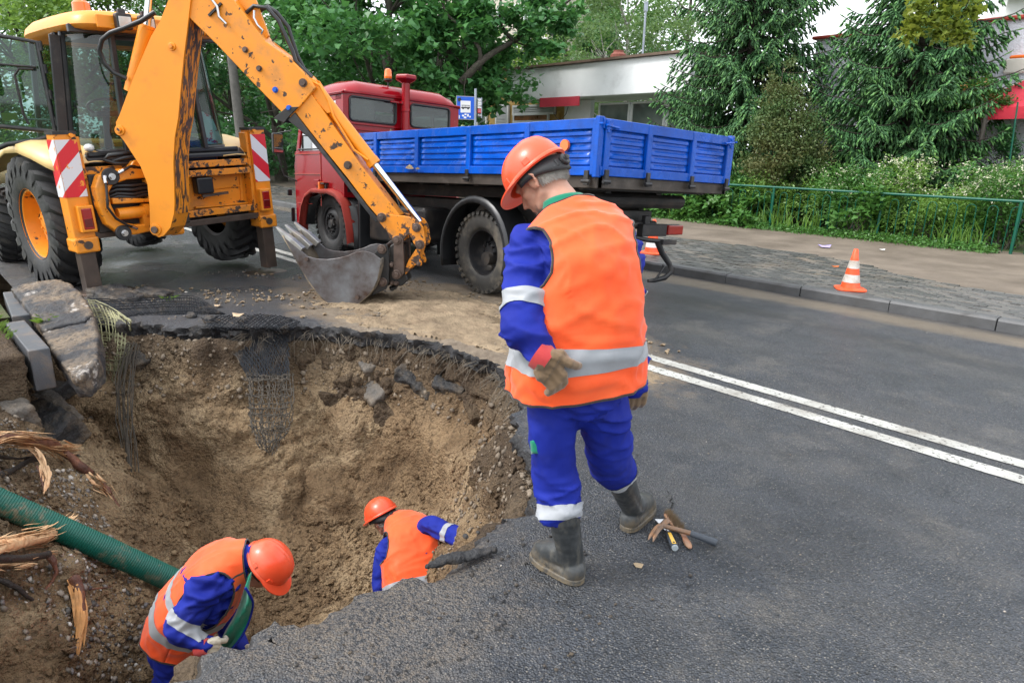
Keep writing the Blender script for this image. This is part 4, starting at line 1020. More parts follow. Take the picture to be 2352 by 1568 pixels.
mb=MB();mb.tube([(.27,-.82,1.22),(.30,-.845,1.08),(.30,-.86,.98),(.30,-.80,.86),(.29,-.70,.78),(.28,-.62,.74)],.014,8);K(mb,'hydraulic_hose',M_hose,smooth=60)
mb=MB();mb.tube([(.27,-.70,1.30),(.28,-.62,1.34),(.25,-.54,1.37),(.22,-.46,1.36)],.014,8);K(mb,'hydraulic_hose',M_hose,smooth=60)
mb=MB();mb.tube([(.27,-.82,1.29),(.30,-.83,1.22)],.018,8);mb.tube([(.28,-.66,.76),(.28,-.60,.73)],.018,8);mb.tube([(.27,-.68,1.31),(.28,-.63,1.335)],.018,8);explode(K(mb,'hose_fitting',M_steel))
mb=MB();mb.tube([(.1,-.05,1.47),(.16,-.25,1.50),(.14,-.5,1.50),(.10,-.68,1.48),(.08,-.72,1.44),(.12,-.64,1.40),(.14,-.5,1.40),(.12,-.3,1.42),(.1,-.1,1.42)],.024,8);K(mb,'hydraulic_hose',M_hose,smooth=60)
mb=MB();mb.tube([(.1,-.08,1.44),(.2,-.3,1.47),(.18,-.55,1.455),(.10,-.66,1.42)],.018,8);K(mb,'hydraulic_hose',M_hose,smooth=60)
# ---- fenders
for sg in(-1,1):
 G=[]
 for(x,z,t)in((.02,1.42,.6),(-.10,1.52,.9),(-.35,1.60,1),(-.75,1.655,1),(-1.15,1.64,1),(-1.45,1.57,1),(-1.62,1.46,1),(-1.68,1.33,1)):
  G.append([[x,sg*.62,z-.01],[x,sg*.80,z+.0],[x,sg*(.80+.30*t),z-.02],[x,sg*(.80+.42*t),z-.06],[x,sg*(.80+.445*t),z-.14]])
 mb=MB();mb.grid(G,flip=sg<0);o=B(mb,'fender',M_cream,smooth=55);s_=o.modifiers.new('thick','SOLIDIFY');s_.thickness=.02;s_.offset=0
G=[]
for(x,z)in((-2.45,1.08),(-2.42,1.30),(-2.50,1.50),(-2.75,1.56),(-3.05,1.54),(-3.35,1.42)):
 G.append([[x,-.62,z],[x,-.7,z+.02],[x,-1.0,z+.02],[x,-1.08,z-.04],[x,-1.09,z-.2]])
mb=MB();mb.grid(G);o=B(mb,'front_fender',mat('pale_fender',(.80,.70,.45),.45,var=.05),smooth=55);s_=o.modifiers.new('thick','SOLIDIFY');s_.thickness=.02
# ---- cab
ZS,ZR=1.50,2.70
mb=MB();mb.ext([(.0,-.84,1.47),(.0,.84,1.47),(-1.5,.84,1.47),(-1.5,-.84,1.47)],(0,0,.045));mb.ext([(.02,-.86,1.40),(.02,.90,1.40),(-.14,.90,1.49),(-.14,-.86,1.49)],(0,0,.05));B(mb,'cab_sill',M_blkg,bevel=.01)
mb=MB();mb.box((-.8,0,1.3),(1.3,1.3,.36));B(mb,'cab_floor',M_blkg,bevel=.02)
def bs(y,z):
 return y*(1-.13*(z-ZS)/(ZR-ZS))
# posts: (x0,y0) at sill -> roof
posts=[(-.02,-.44,-.02,.055),(-.02,.44,-.02,.05),(-.42,-.83,-.36,.05),(-.42,.83,-.36,.05),(-1.45,-.80,-1.35,.05),(-1.45,.80,-1.35,.05),(-.55,-.84,-.50,.045)]
mb=MB()
for(x,y,xt,r_)in posts:mb.bar((x,y,ZS),(xt-.02,bs(y,ZR),ZR),r_,r_*1.1,up=(1,0,0))
mb.bar((-.05,-.78,ZR),(-.05,.78,ZR),.06,.08);explode(B(mb,'cab_post',M_blk,bevel=.008))
mb=MB();mb.bar((-.40,-.90,1.62),(-.36,-.80,2.66),.03,.10,up=(0,1,0));mb.bar((-.44,-.90,1.62),(-.42,-.80,2.68),.05,.02,up=(0,1,0));B(mb,'door_frame',M_blk,bevel=.006)
# curved rear quarter glasses
for sg in(-1,1):
 G=[]
 for z in np.linspace(ZS+.03,ZR-.02,8):
  row=[]
  for k in range(10):
   a_=k/9*math.pi/2;yy=.45+.37*math.sin(a_)**.8;xx=-.02-.38*(1-math.cos(a_))
   row.append([xx-.02*(z-ZS),sg*bs(yy,z),z])
  G.append(row)
 mb=MB();mb.grid(G,flip=sg>0);B(mb,'rear_quarter_window',M_gls,smooth=60)
 mb=MB()
 for z0_ in(ZS+.02,ZR-.015):
  mb.tube([(-.02-.38*(1-math.cos(k/9*math.pi/2))-.02*(z0_-ZS),sg*bs(.45+.37*math.sin(k/9*math.pi/2)**.8,z0_),z0_)for k in range(10)],.022,6)
 explode(B(mb,'window_rail',M_blk))
mb=MB();mb.ext([(-.04,-.42,ZS+.02),(-.04,.42,ZS+.02),(-.06,bs(.42,ZR),2.1),(-.06,bs(-.42,ZR),2.1)],(-.005,0,0));B(mb,'rear_window',M_gls)
mb=MB();mb.ext([(-1.45,-.78,ZS),(-1.45,.78,ZS),(-1.36,.68,ZR),(-1.36,-.68,ZR)],(-.005,0,0));mb.ext([(-.5,.83,ZS),(-1.43,.81,ZS),(-1.34,bs(.81,ZR),ZR),(-.45,bs(.83,ZR),ZR)],(0,.005,0));B(mb,'cab_window',M_gls)
mb=MB();mb.bar((-.7,.70,ZR),(-.8,-.70,ZR),.03,.03);mb.box((-.45,.05,2.66),(.55,1.3,.06));B(mb,'head_lining',M_blkg)
# roof
def roof_loop(z,g,fr=0):
 L_=[]
 for k in range(40):
  t=2*math.pi*k/40;c,s_=math.cos(t),math.sin(t)
  L_.append([-.68+fr+math.copysign(abs(c)**.35,c)*(.83+g),math.copysign(abs(s_)**.35,s_)*(.74+g),z+(.05*(-c if c<0 else 0)*-1)])
 return L_
mb=MB();mb.grid([roof_loop(2.69,-.06),roof_loop(2.70,.02),roof_loop(2.735,.05),roof_loop(2.80,.035),roof_loop(2.855,-.02),roof_loop(2.875,-.10),roof_loop(2.89,-.35),roof_loop(2.895,-.6)],closed=True)
mb.add(roof_loop(2.895,-.6),[tuple(range(40))]);mb.add(roof_loop(2.69,-.06),[tuple(reversed(range(40)))])
B(mb,'cab_roof',M_roofy,smooth=50)
mb=MB();mb.box((.175,.05,2.76),(.03,1.28,.125));B(mb,'roof_rear_panel',M_yel,bevel=.01,segs=2)
for y in(-.36,-.13,.38,.60):
 wlp=MB();wlp.box((.235,y,2.765),(.09,.15,.15));wo_=B(wlp,'work_lamp',M_blkg,bevel=.015,segs=2)
 wlp=MB();wlp.box((.284,y,2.76),(.008,.118,.095));B(wlp,'lamp_lens',M_lwh,wo_,bevel=.003)
 wlp=MB();wlp.box((.22,y,2.855),(.05,.07,.05));B(wlp,'lamp_bracket',M_blkg,wo_,bevel=.004)
mb=MB();mb.lathe([(.10,0),(.10,.02),(.085,.03),(.08,.12),(.06,.14),(.001,.145)],(-.35,-.50,2.86),(0,0,1),20);B(mb,'beacon',M_lor,smooth=40)
# the open door, swung out and back
dr=empty('cab_door',(-.60,-.86,0));dr.parent=bh;dr.rotation_euler=(0,0,R(-166))
MATW[dr.name]=None
def D(mb,name,m,**kw):return mb.build(name,m,dr,**kw)
# door drawn in its own plane: x along the door from the hinge, z up
dr.rotation_euler=(0,0,R(238))
mb=MB();fr_=[(.03,1.72),(.03,2.58),(.5,2.66),(.98,2.70),(1.0,1.80),(.80,1.76),(.70,1.72),(.55,1.28),(.2,1.18)]
mb.tube([(x,0,z)for x,z in[(.03,1.70),(.03,2.60),(.5,2.68),(.98,2.72),(1.0,1.9),(.96,1.3),(.84,1.02)]],.026,8);mb.tube([(.03,0,1.72),(.5,0,1.78),(1.0,0,1.80)],.024,8);mb.tube([(.03,0,1.70),(.20,0,1.64),(.5,0,1.60),(.74,0,1.5),(.86,0,1.3),(.86,0,1.05)],.026,8);D(mb,'door_edge',M_blk,smooth=60)
mb=MB();mb.ext([(x,0,z)for x,z in[(.05,1.72),(.05,2.58),(.5,2.66),(.97,2.70),(.99,1.80)]],(0,.005,0));mb.ext([(x,0,z)for x,z in[(.06,1.64),(.06,1.70),(.99,1.78),(.96,1.3),(.88,1.1),(.86,1.3),(.74,1.5),(.5,1.6)]],(0,.005,0));D(mb,'door_glass',M_gls)
mb=MB();mb.tube([(.10,.05,2.34),(.22,.08,2.34),(.27,.08,2.28),(.27,.08,1.9),(.24,.08,1.80)],.014,6);D(mb,'grab_handle',M_blk)
mb=MB();mb.tube([(.06,-.1,1.84),(.5,-.1,1.86),(.98,-.1,1.90)],.012,6);D(mb,'door_bar',M_steel)
mb=MB();mb.box((.42,-.012,1.88),(.14,.004,.07));D(mb,'sticker',mat('yellow_green_sticker',(.62,.60,.06),.4,var=.05))
mb=MB()
for z in(1.78,2.05,2.3,2.52):mb.cyl((.0,.01,z),(.0,.01,z+.09),.018,n=8)
explode(D(mb,'hinge',M_blk))
mb=MB();mb.tube([(-.60,-.95,2.36),(-.7,-1.25,2.38),(-.75,-1.5,2.38)],.012,6);B(mb,'mirror_arm',M_blk)
mb=MB();mb.box((-.72,-1.42,2.22),(.05,.16,.27),None);mr=B(mb,'wing_mirror',M_blkg,bevel=.025,segs=3)
mb=MB();mb.box((-.692,-1.42,2.22),(.006,.13,.23));B(mb,'mirror_glass',M_mirr,mr,bevel=.002)
# inside the cab
mb=MB();loop=[(-.72+.03*math.sin(2*math.pi*k/24),-.30+.19*math.cos(2*math.pi*k/24),1.98+.05*math.sin(2*math.pi*k/24)*1.6)for k in range(26)]
mb.tube(loop,.014,8,caps=False);sw=B(mb,'steering_wheel',M_blkg,smooth=60)
mb=MB();mb.tube([(-.72,-.30,1.98),(-.85,-.30,1.5)],.045,8);mb.box((-.75,-.30,1.90),(.2,.26,.06));B(mb,'steering_column',M_blkg,bevel=.01)
mb=MB();mb.box((-.62,.12,1.72),(.48,.46,.14));mb.box((-.42,.12,2.05),(.12,.44,.62));B(mb,'operator_seat',M_seat,bevel=.04,segs=2)
mb=MB();mb.box((-.2,.05,1.60),(.2,.5,.2));mb.tube([(-.2,-.05,1.7),(-.18,-.05,1.95)],.012,6);mb.tube([(-.2,.15,1.7),(-.18,.15,1.95)],.012,6);mb.ball((-.18,-.05,1.97),.025,8,6);mb.ball((-.18,.15,1.97),.025,8,6);B(mb,'control_levers',M_blkg)
mb=MB();mb.box((-.30,.30,2.30),(.04,.22,.12));imr=B(mb,'interior_mirror',M_blkg,bevel=.02,segs=2)
mb=MB();mb.box((-.276,.30,2.30),(.004,.19,.09));B(mb,'mirror_glass',M_mirr,imr)
mb=MB();mb.ext([(-.12,.52,ZS+.05),(-.12,.72,ZS+.05),(-.2,.66,ZS+.36),(-.2,.55,ZS+.42)],(-.03,0,0));B(mb,'rag',mat('pale_blue_rag',(.35,.52,.58),.9,wear=((.5,.02,.06),9,.58,.8)))
mb=MB()
for k in range(5):mb.ball((-.1-.05*k,-.78+.02*k,ZS+.05+.012*(k%2)),(.07,.05,.035),8,6)
B(mb,'rag',mat('white_rag',(.55,.57,.58),.9),smooth=60)
# ================================================================== DIGGING ARM (boom, dipper, rams, bucket)
_f=bh.matrix_basis@Vector((.40,-.40,.62));FOOT=np.array(_f)
BK=onZ(820,700,0.0)
_e=BK+0-FOOT;_e[2]=0;E1=_e/np.linalg.norm(_e);E1=unit(E1+0.0);NB=V((E1[1],-E1[0],0))
BK_C=BK-NB*.30;_e=BK_C-FOOT;_e[2]=0;E1=unit(_e);NB=V((E1[1],-E1[0],0))
K_=2352/4096
def z1(p):return(p[0]*.7653,p[1]*.7653)
def z2(p):return(900+p[0]*.8293,p[1]*.8293)
def z3(p):return(1100+p[0]*.2976,800+p[1]*.2976)
def arm(pts,off,fn=lambda p:p):
 """outline of the arm traced in its own vertical plane -> metres along the plane and above the road"""
 out=[]
 for p in pts:
  q=fn(p);w=onP(q[0]*K_,q[1]*K_,FOOT+NB*off,NB);out.append((float(np.dot(w-FOOT,E1)),float(w[2])))
 return out
O_=V((FOOT[0],FOOT[1],0));UP=V((0,0,1))
def apr(mb,pts,t0,t1):
 return mb.prism(pts,O_,E1,UP,-t1,-t0)
def ap(s_,z,off=0):return O_+E1*s_+UP*z+NB*off
def A(mb,name,m,parent=bh,**kw):return mb.build(name,m,parent,world=True,**kw)
# boom
bo=arm([(905,-60),(835,115),(790,190),(700,400),(625,600),(606,640),(610,690),(650,740),(735,870),(770,960),(782,1080),(785,1190),(800,1225),(830,1240),(855,1232),(890,1190),(908,1120),(912,1060),(905,850),(912,720),(930,620),(945,450),(960,300),(975,180),(985,95),(1000,-40)],.15,z1)
mb=MB();apr(mb,bo,.135,.15);apr(mb,bo,-.15,-.135);core=[(a,b)for a,b in bo]
A(mb,'boom_side_plate',M_yel)
cs_,cz_=np.mean([p[0]for p in bo]),np.mean([p[1]for p in bo])
mb=MB();apr(mb,[(a,b)for a,b in bo],-.1352,.1348);A(mb,'boom_web',M_yelw)
# stiffening strip along the near plate, as a raised ridge
st_=arm([(640,545),(668,535),(900,975),(905,1010),(880,1000)],.15,z1)
mb=MB();apr(mb,st_,.1502,.158);A(mb,'stiffener',M_yel,bevel=.006,segs=2)
st_=arm([(905,145),(925,140),(912,235),(893,232)],.15,z1);mb=MB();apr(mb,st_,.1502,.165);A(mb,'lug',M_yel,bevel=.006,segs=2)
# rubbed face with streaks left by hoses
n=NT('rubbed_face');pco=n.mapped((9,9,0.8));v=n.noise(3.2,6,.6,co=pco,dist=.2);z_=n.sep()[2]
f=n.ramp(v,.46,.52);fb=n.ramp(n.noise(6,4),.35,.6)
base=n.mix(f,(0.80,0.27,0.014),n.mix(fb,(0.03,0.02,0.015),(0.10,0.06,0.045)))
f2=n.ramp(n.noise(10,5),.60,.63);base=n.mix(f2,base,(.06,.04,.03));n.set('Base Color',base);n.set('Roughness',.5);n.bump(v,.3,.01);M_rubf=n.m
face=bo[16:]
mb=MB();G=[]
for(a,b)in face:G.append([ap(a+.004,b,.128),ap(a+.006,b,0),ap(a+.004,b,-.128)])
mb.grid(G);A(mb,'rubbing_face',M_rubf,smooth=60)
for p_,r_,m_ in(((815,1200),.045,M_pin),((628,682),.038,M_yelw),((900,245),.028,M_yelw)):
 (a,b),=arm([p_],.15,z1)
 mb=MB();mb.cyl(ap(a,b,.15),ap(a,b,.165),r_*1.35,n=24);A(mb,'pin_boss',M_yel,bevel=.004,segs=2)
 mb=MB();mb.cyl(ap(a,b,.165),ap(a,b,.19),r_*.8,n=6 if r_<.04 else 16);mb.cyl(ap(a,b,-.15),ap(a,b,-.19),r_,n=12);explode(A(mb,'pin',m_,bevel=.003))
# boom ram
(r0,r1,r2,r3),=(arm([(785,-80),(768,150),(706,410),(690,480)],-.0,z1),)
mb=MB();mb.cyl(ap(*r1),ap(*r0),.036,n=16);A(mb,'ram_rod',M_rod,smooth=40)
mb=MB();mb.cyl(ap(*r3),ap(*r1),.076,n=22);mb.cyl(ap(*r1),ap(r1[0]+.01,r1[1]+.03),.07,n=22);A(mb,'boom_ram',M_yel,smooth=40)
# dipper: wide outer section and slim inner section
d1=arm([(560,-150),(690,5),(754,69),(872,184),(1010,330),(1140,463),(1160,470),(1205,420),(1262,352),(1225,300),(1150,228),(1062,166),(1000,85),(930,-5),(850,-130)],.13)
mb=MB();apr(mb,d1,-.13,.13);A(mb,'dipper',M_yelw,bevel=.008,segs=2)
d1s=arm([(1010,120),(1085,205),(1200,330),(1285,440),(1265,352),(1225,300),(1150,228),(1062,160)],.13)
mb=MB();apr(mb,d1s,.1302,.142);A(mb,'dipper_side_plate',M_yel,bevel=.004)
d2=arm([(1165,430),(1290,590),(1389,712),(1470,820),(1520,878),(1548,868),(1600,862),(1520,760),(1440,655),(1364,547),(1285,432),(1240,370)],.105)
mb=MB();apr(mb,d2,-.105,.105);A(mb,'dipper_extension',M_yelw,bevel=.006,segs=2)
d3=arm([(1135,468),(1150,440),(1170,440),(1300,608),(1400,735),(1480,838),(1520,884),(1502,890),(1440,812),(1330,668),(1230,545)],.12)
mb=MB();apr(mb,d3,-.125,.13);A(mb,'wear_guide',M_blk,bevel=.004)
d4=arm([(1098,475),(1150,430),(1198,428),(1160,468),(1140,492)],.12);mb=MB();apr(mb,d4,-.15,.15);A(mb,'end_collar',M_chas,bevel=.004)
# scraped strip beside the guide
n=NT('scraped_paint');v=n.noise(9,6,.7,dist=.5);f=n.ramp(v,.50,.515)
n.set('Base Color',n.mix(f,(0.03,0.024,0.02),(.80,.27,.014)));n.set('Roughness',.5);M_scr=n.m
d5=arm([(1160,430),(1185,425),(1310,590),(1400,715),(1470,805),(1500,850),(1490,855),(1389,722),(1290,595)],.105)
mb=MB();apr(mb,d5,.1052,.109);A(mb,'scraped_strip',M_scr)
# bolts along the dipper
for p_,c_ in(((982,200),0),((1038,275),0),((1102,360),1),((1157,433),1),((1389,661),2),((1213,332),2)):
 (a,b),=arm([p_],.13);mb=MB();off=.13 if p_[0]<1300 else.105
 rr=.022 if c_<2 else.032
 mb.cyl(ap(a,b,off),ap(a,b,off+.012),rr*1.3,n=16);mb.cyl(ap(a,b,off+.012),ap(a,b,off+.035),rr,n=6)
 A(mb,'bolt',mat('blue_bolt_cap',(.0,.09,.5),.4)if c_==1 and 'blue_bolt_cap' not in bpy.data.materials else(bpy.data.materials['blue_bolt_cap']if c_==1 else M_pin))
# pipe on the near face
(pa,pb,pc,pd_),=(arm([(845,-10),(875,30),(882,70),(912,100)],.13),)
mb=MB();mb.tube([ap(*pa,.16),ap(*pb,.16),ap(*pc,.16),ap(*pd_,.16)],.014,8);A(mb,'steel_pipe',M_steel,smooth=60)
(pa,pb),=(arm([(838,65),(888,15)],.13),);mb=MB();mb.bar(ap(*pa,.14),ap(*pb,.14),.03,.02);A(mb,'pipe_clamp',M_chas)
# bucket ram on top
(q0,q1,q2),=(arm([(1262,352),(1497,655),(1680,887)],.0),)
mb=MB();mb.cyl(ap(*q0),ap(*q1),.064,n=22);dq=unit(ap(*q1)-ap(*q0));mb.cyl(ap(*q1)-dq*.05,ap(*q1)+dq*.012,.07,n=22);A(mb,'bucket_ram',M_yel,smooth=40)
mb=MB();mb.cyl(ap(*q1),ap(*q2),.034,n=18);A(mb,'ram_rod',M_rod,smooth=40)
ra=arm([(1225,305),(1262,320),(1300,380),(1330,450),(1310,455),(1262,400)],.06);mb=MB();apr(mb,ra,.055,.075);apr(mb,ra,-.075,-.055);A(mb,'ram_bracket',M_yel,bevel=.004)
mb=MB();pp=arm([(1240,320),(1290,345),(1320,400),(1345,470),(1425,600),(1480,640)],.0);mb.tube([ap(a,b,.075)for a,b in pp],.012,8);A(mb,'steel_pipe',M_yel,smooth=60)
# hoses arching over the dipper
h1=arm([(112,115),(105,75),(150,35),(215,45),(268,105),(305,185),(335,250),(350,300),(385,340),(425,380)],0,z2)
mb=MB();mb.tube([ap(a,b,.05)for a,b in h1],.020,8);A(mb,'hydraulic_hose',M_hose,smooth=60)
h2=arm([(150,60),(200,28),(245,60),(300,130),(325,210),(345,270),(375,330),(415,370)],0,z2)
mb=MB();mb.tube([ap(a,b,-.03)for a,b in h2],.020,8);A(mb,'hydraulic_hose',M_hose,smooth=60)
h3=arm([(160,60),(158,95),(175,130),(200,155),(190,180),(130,160),(112,120)],0,z2)
mb=MB();mb.tube([ap(a,b,.09)for a,b in h3],.012,8);A(mb,'steel_pipe',M_steel,smooth=60)
h4=arm([(1000,15),(1030,60),(1060,70)],0)
h5=arm([(840,75),(780,125),(700,165),(640,190),(600,225),(583,280),(600,340),(640,390),(692,418)],.0,z1)
mb=MB();mb.tube([ap(a,b,.10+.10*math.sin(math.pi*i/8))for i,(a,b)in enumerate(h5)],.024,8);A(mb,'hydraulic_hose',M_hose,smooth=60)
lug=arm([(150,0),(90,-40),(60,10),(110,60),(190,200),(215,175)],0,z2);mb=MB();apr(mb,lug,-.02,.02);A(mb,'hose_bracket',M_yel,bevel=.004)
# lever at the dipper end (two plates)
lv=[(1400,185),(1440,170),(1530,190),(1620,205),(1740,215),(1850,240),(1940,290),(1990,370),(2010,470),(2025,570),(2005,640),(1960,660),(1905,640),(1860,580),(1830,500),(1800,460),(1765,480),(1730,540),(1690,560),(1600,560),(1560,540),(1500,420),(1410,310),(1385,240)]
lvp=arm(lv,.15,z3)
for t0 in(.12,-.15):
 mb=MB();apr(mb,lvp,t0,t0+.03);A(mb,'dipper_end_plate',M_yelx,bevel=.005)
mb=MB();apr(mb,arm([(1500,330),(1740,330),(1740,540),(1600,550),(1520,430)],.12,z3),-.1198,.1198);A(mb,'dipper_nose',M_yelx)
lo_=arm([(1905,640),(1960,660),(1935,740),(1970,850),(1960,890),(1900,880),(1850,880),(1790,960),(1745,1010),(1735,940),(1790,810)],.15,z3)
for t0 in(.10,-.13):
 mb=MB();apr(mb,lo_,t0,t0+.03);A(mb,'tipping_link',M_yelx,bevel=.004)
lk=arm([(1600,520),(1640,478),(1690,480),(1725,520),(1740,900),(1740,980),(1690,1045),(1620,1050),(1590,1000)],.17,z3)
for t0 in(.155,-.185):
 mb=MB();apr(mb,lk,t0,t0+.03);A(mb,'bucket_link',M_pin,bevel=.008,segs=2)
hz=arm([(1540,620),(1600,580),(1740,600),(1760,1000),(1790,1080),(1700,1160),(1560,1150),(1530,1100)],.1,z3)
mb=MB();apr(mb,hz,-.10,.10);A(mb,'bucket_hitch',M_chas,bevel=.01)
ht=arm([(1510,1180),(1600,1180),(1590,1225),(1550,1240)],.1,z3);mb=MB();apr(mb,ht,-.06,.1);A(mb,'hitch_pin',M_chas,bevel=.01)
# bucket
BW=.30
# outlines in the plane of the near side plate, which stands forward of the arm plane
sp=[(440,760),(560,790),(700,798),(850,780),(980,745),(1080,700),(1170,684),(1250,695),(1330,725),(1420,795),(1412,900),(1375,1070),(1320,1190),(1250,1280),(1130,1385),(1010,1428),(860,1420),(700,1380),(560,1240),(440,1075),(330,890),(240,720),(170,600),(100,480),(140,520),(300,640)]
bp_=arm(sp,BW,z3)
zmin=min(p[1]for p in bp_)
ear=arm([(1420,620),(1470,588),(1520,610),(1535,700),(1540,900),(1535,1100),(1500,1190),(1400,1240),(1300,1290),(1380,1090),(1420,880),(1425,790),(1340,720)],.17,z3)
mb=MB()
for t0 in(BW-.02,-BW):apr(mb,bp_,t0,t0+.02)
bk=empty('bucket',tuple(np.array(bh.matrix_basis.inverted()@Vector(ap(0,0)))));bk.parent=bh;bk.rotation_euler=(0,0,0)
MATW[bk.name]=bh.matrix_basis@Matrix.Translation(Vector(bk.location))
A(mb,'bucket_side',M_bkt,bk,bevel=.004)
# curved shell
shell=bp_[9:24]
mb=MB();G=[[ap(a,b,BW-.002),ap(a,b,-BW+.002)]for a,b in shell];mb.grid(G);o=A(mb,'bucket_shell',M_bkin,bk,smooth=60);s_=o.modifiers.new('thick','SOLIDIFY');s_.thickness=.016;s_.offset=0
sd=arm([(440,1060),(1400,800),(1405,815),(445,1078)],BW,z3);mb=MB();apr(mb,sd,BW+.0005,BW+.012);A(mb,'weld_strip',M_pin,bk)
for p_ in((430,790),(1110,1300)):
 (a,b),=arm([p_],BW,z3);mb=MB();mb.cyl(ap(a,b,BW),ap(a,b,BW+.03),.022,n=8);A(mb,'bucket_bolt',M_pin,bk)
for t0 in(.16,-.19):
 mb=MB();apr(mb,ear,t0,t0+.03);A(mb,'bucket_ear',M_chas,bk,bevel=.006)
# teeth along the lip, on the open side
tipn=arm([(95,470),(440,760)],BW,z3);lip0,lip1=tipn
ld=unit(V((tipn[0][0]-tipn[1][0],tipn[0][1]-tipn[1][1],0)))
for k,off in enumerate((BW-.05,.02,-BW+.06)):
 base=V((lip0[0],lip0[1]))-ld[:2]*.10
 nn_=V((-ld[1],ld[0]))
 w0,w1=.055,.022
 vs=[]
 for(u,w_,t_)in((-.14,.05,.03),(.0,.048,.035),(.08,.036,.026),(.20,.028,.006)):
  c2=base+ld[:2]*u+nn_*(.0-.012*(u>.1))
  vs.append([ap(c2[0]+nn_[0]*t_,c2[1]+nn_[1]*t_,off+w_),ap(c2[0]+nn_[0]*t_,c2[1]+nn_[1]*t_,off-w_),ap(c2[0]-nn_[0]*t_,c2[1]-nn_[1]*t_,off-w_),ap(c2[0]-nn_[0]*t_,c2[1]-nn_[1]*t_,off+w_)])
 mb=MB();mb.grid(vs,closed=True);mb.add(vs[0],[(0,1,2,3)]);mb.add(vs[-1],[(3,2,1,0)]);A(mb,'bucket_tooth',M_tooth,bk,bevel=.006,segs=2)
# bucket and end pins
for p_,off,r_ in(((1435,235),.15,.036),((1905,370),.15,.034),((1950,600),.15,.036),((1640,540),.185,.034),((1635,1000),.185,.036),((1440,660),.19,.036),((1450,1100),.19,.036),((1575,868),.16,.022),((1575,1110),.11,.02),((1632,1115),.11,.02),((1930,855),.13,.018)):
 (a,b),=arm([p_],off,z3);mb=MB()
 mb.cyl(ap(a,b,off-.01),ap(a,b,off+.02),r_*1.35,n=18);mb.cyl(ap(a,b,off+.02),ap(a,b,off+.045),r_*.8,n=12);mb.cyl(ap(a,b,-off-.03),ap(a,b,off),r_*.8,n=12)
 A(mb,'pivot_pin',M_pin,bevel=.004)
tag(bh,None)
# ================================================================== PEOPLE
FWH=V((-0.7408046,0.67172059,0));RTH=V((0.67172059,0.7408046,0));UPZ=V((0,0,1))
def q3(px,py,D):
 d=_dir(px,py);return EYE+d*(D/np.dot(d,FWH))
def rfu(r,f,u):return RTH*r+FWH*f+UPZ*u
def cloth(name,c,c2,rough=0.8,weave=420,dirt=None,sheen=0.3,bump=0.25):
 n=NT(name);v=n.noise(5,5,.6);base=n.mix(n.ramp(v,.3,.7),c,c2)
 if dirt:base=n.mix(n.math('MULTIPLY',n.ramp(n.noise(dirt[1],6,.65),.5,.72),dirt[2]),base,dirt[0])
 n.set('Base Color',base);n.set('Roughness',rough);n.b.inputs['Sheen Weight'].default_value=sheen;n.b.inputs['Specular IOR Level'].default_value=.3
 cr=n.new('ShaderNodeTexNoise',noise_type='RIDGED_MULTIFRACTAL');cr.inputs['Scale'].default_value=5.5;cr.inputs['Detail'].default_value=2.5;cr.inputs['Distortion'].default_value=.7
 n.link(n.mapped((1,1,1.7),(.3,.2,0)),cr.inputs['Vector']);b1=n.bump(cr.outputs['Fac'],.75,.012)
 n.bump(n.math('ADD',n.noise(30,4),n.math('MULTIPLY',n.noise(weave,2),.3)),bump,.004,b1);return n.m
M_jkt=cloth('royal_blue_work_cloth',(0.004,0.012,0.20),(0.009,0.024,0.30),dirt=((0.04,0.04,0.09),6,.25),sheen=.0)
M_vest=cloth('orange_safety_fabric',(0.93,0.085,0.014),(0.96,0.125,0.026),.6,dirt=((0.72,0.17,0.06),4,.25),sheen=.22,bump=.12)
M_band=cloth('silver_reflective_tape',(0.27,0.285,0.31),(0.36,0.375,0.40),.42,dirt=((0.28,0.28,0.29),7,.5),bump=.1)
M_green=cloth('green_lining',(0.0,0.16,0.09),(0.0,0.21,0.12))
M_glove=cloth('worn_leather_glove',(0.15,0.095,0.05),(0.23,0.15,0.085),.75,dirt=((0.05,0.035,0.025),12,.6),bump=.5)
M_glovw=cloth('dusty_white_glove',(0.45,0.40,0.31),(0.60,0.55,0.45),.8,dirt=((0.22,0.17,0.11),9,.6))
M_gred=cloth('red_glove_cuff',(0.40,0.03,0.035),(0.55,0.06,0.05),.75)
M_pipi=cloth('dark_piping',(0.035,0.022,0.016),(0.05,0.035,0.03))
M_helm=mat('helmet_orange_plastic',(0.90,0.085,0.028),0.33,var=.06,vs=6,dirt=((0.75,0.18,0.10),.35,5),coat=.15,bump=.05,bs=30)
M_hblk=mat('helmet_harness_plastic',(0.018,0.018,0.02),0.5,var=.2)
M_boot=None
def bootmat():
 n=NT('muddy_rubber_boot');z=n.sep()[2]
 v=n.noise(11,6,.65);w=n.noise(34,5,.7)
 base=n.mix(n.ramp(v,.35,.7),(0.022,0.025,0.027),(0.058,0.062,0.064))
 smear=n.ramp(n.noise(7,6,.7,co=n.mapped((2.5,2.5,.8))),.50,.72)
 base=n.mix(n.math('MULTIPLY',smear,.45),base,(0.22,0.20,0.16))
 low=n.ramp(n.math('ADD',z,n.math('MULTIPLY',v,.10)),.125,.050)
 base=n.mix(n.math('MULTIPLY',low,n.ramp(w,.34,.58)),base,(0.17,0.13,0.08))
 n.set('Base Color',base);n.set('Roughness',n.math('ADD',.38,n.math('MULTIPLY',low,.4)))
 n.bump(w,.25,.006);return n.m
M_boot=bootmat()
def skinmat():
 n=NT('skin');v=n.noise(14,5,.6)
 n.set('Base Color',n.mix(v,(0.40,0.19,0.125),(0.56,0.31,0.225)));n.set('Roughness',.5)
 n.b.inputs['Subsurface Weight'].default_value=.08;n.b.inputs['Subsurface Radius'].default_value=(.01,.004,.002)
 n.bump(n.noise(55,4),.25,.004);return n.m
M_skin=skinmat()
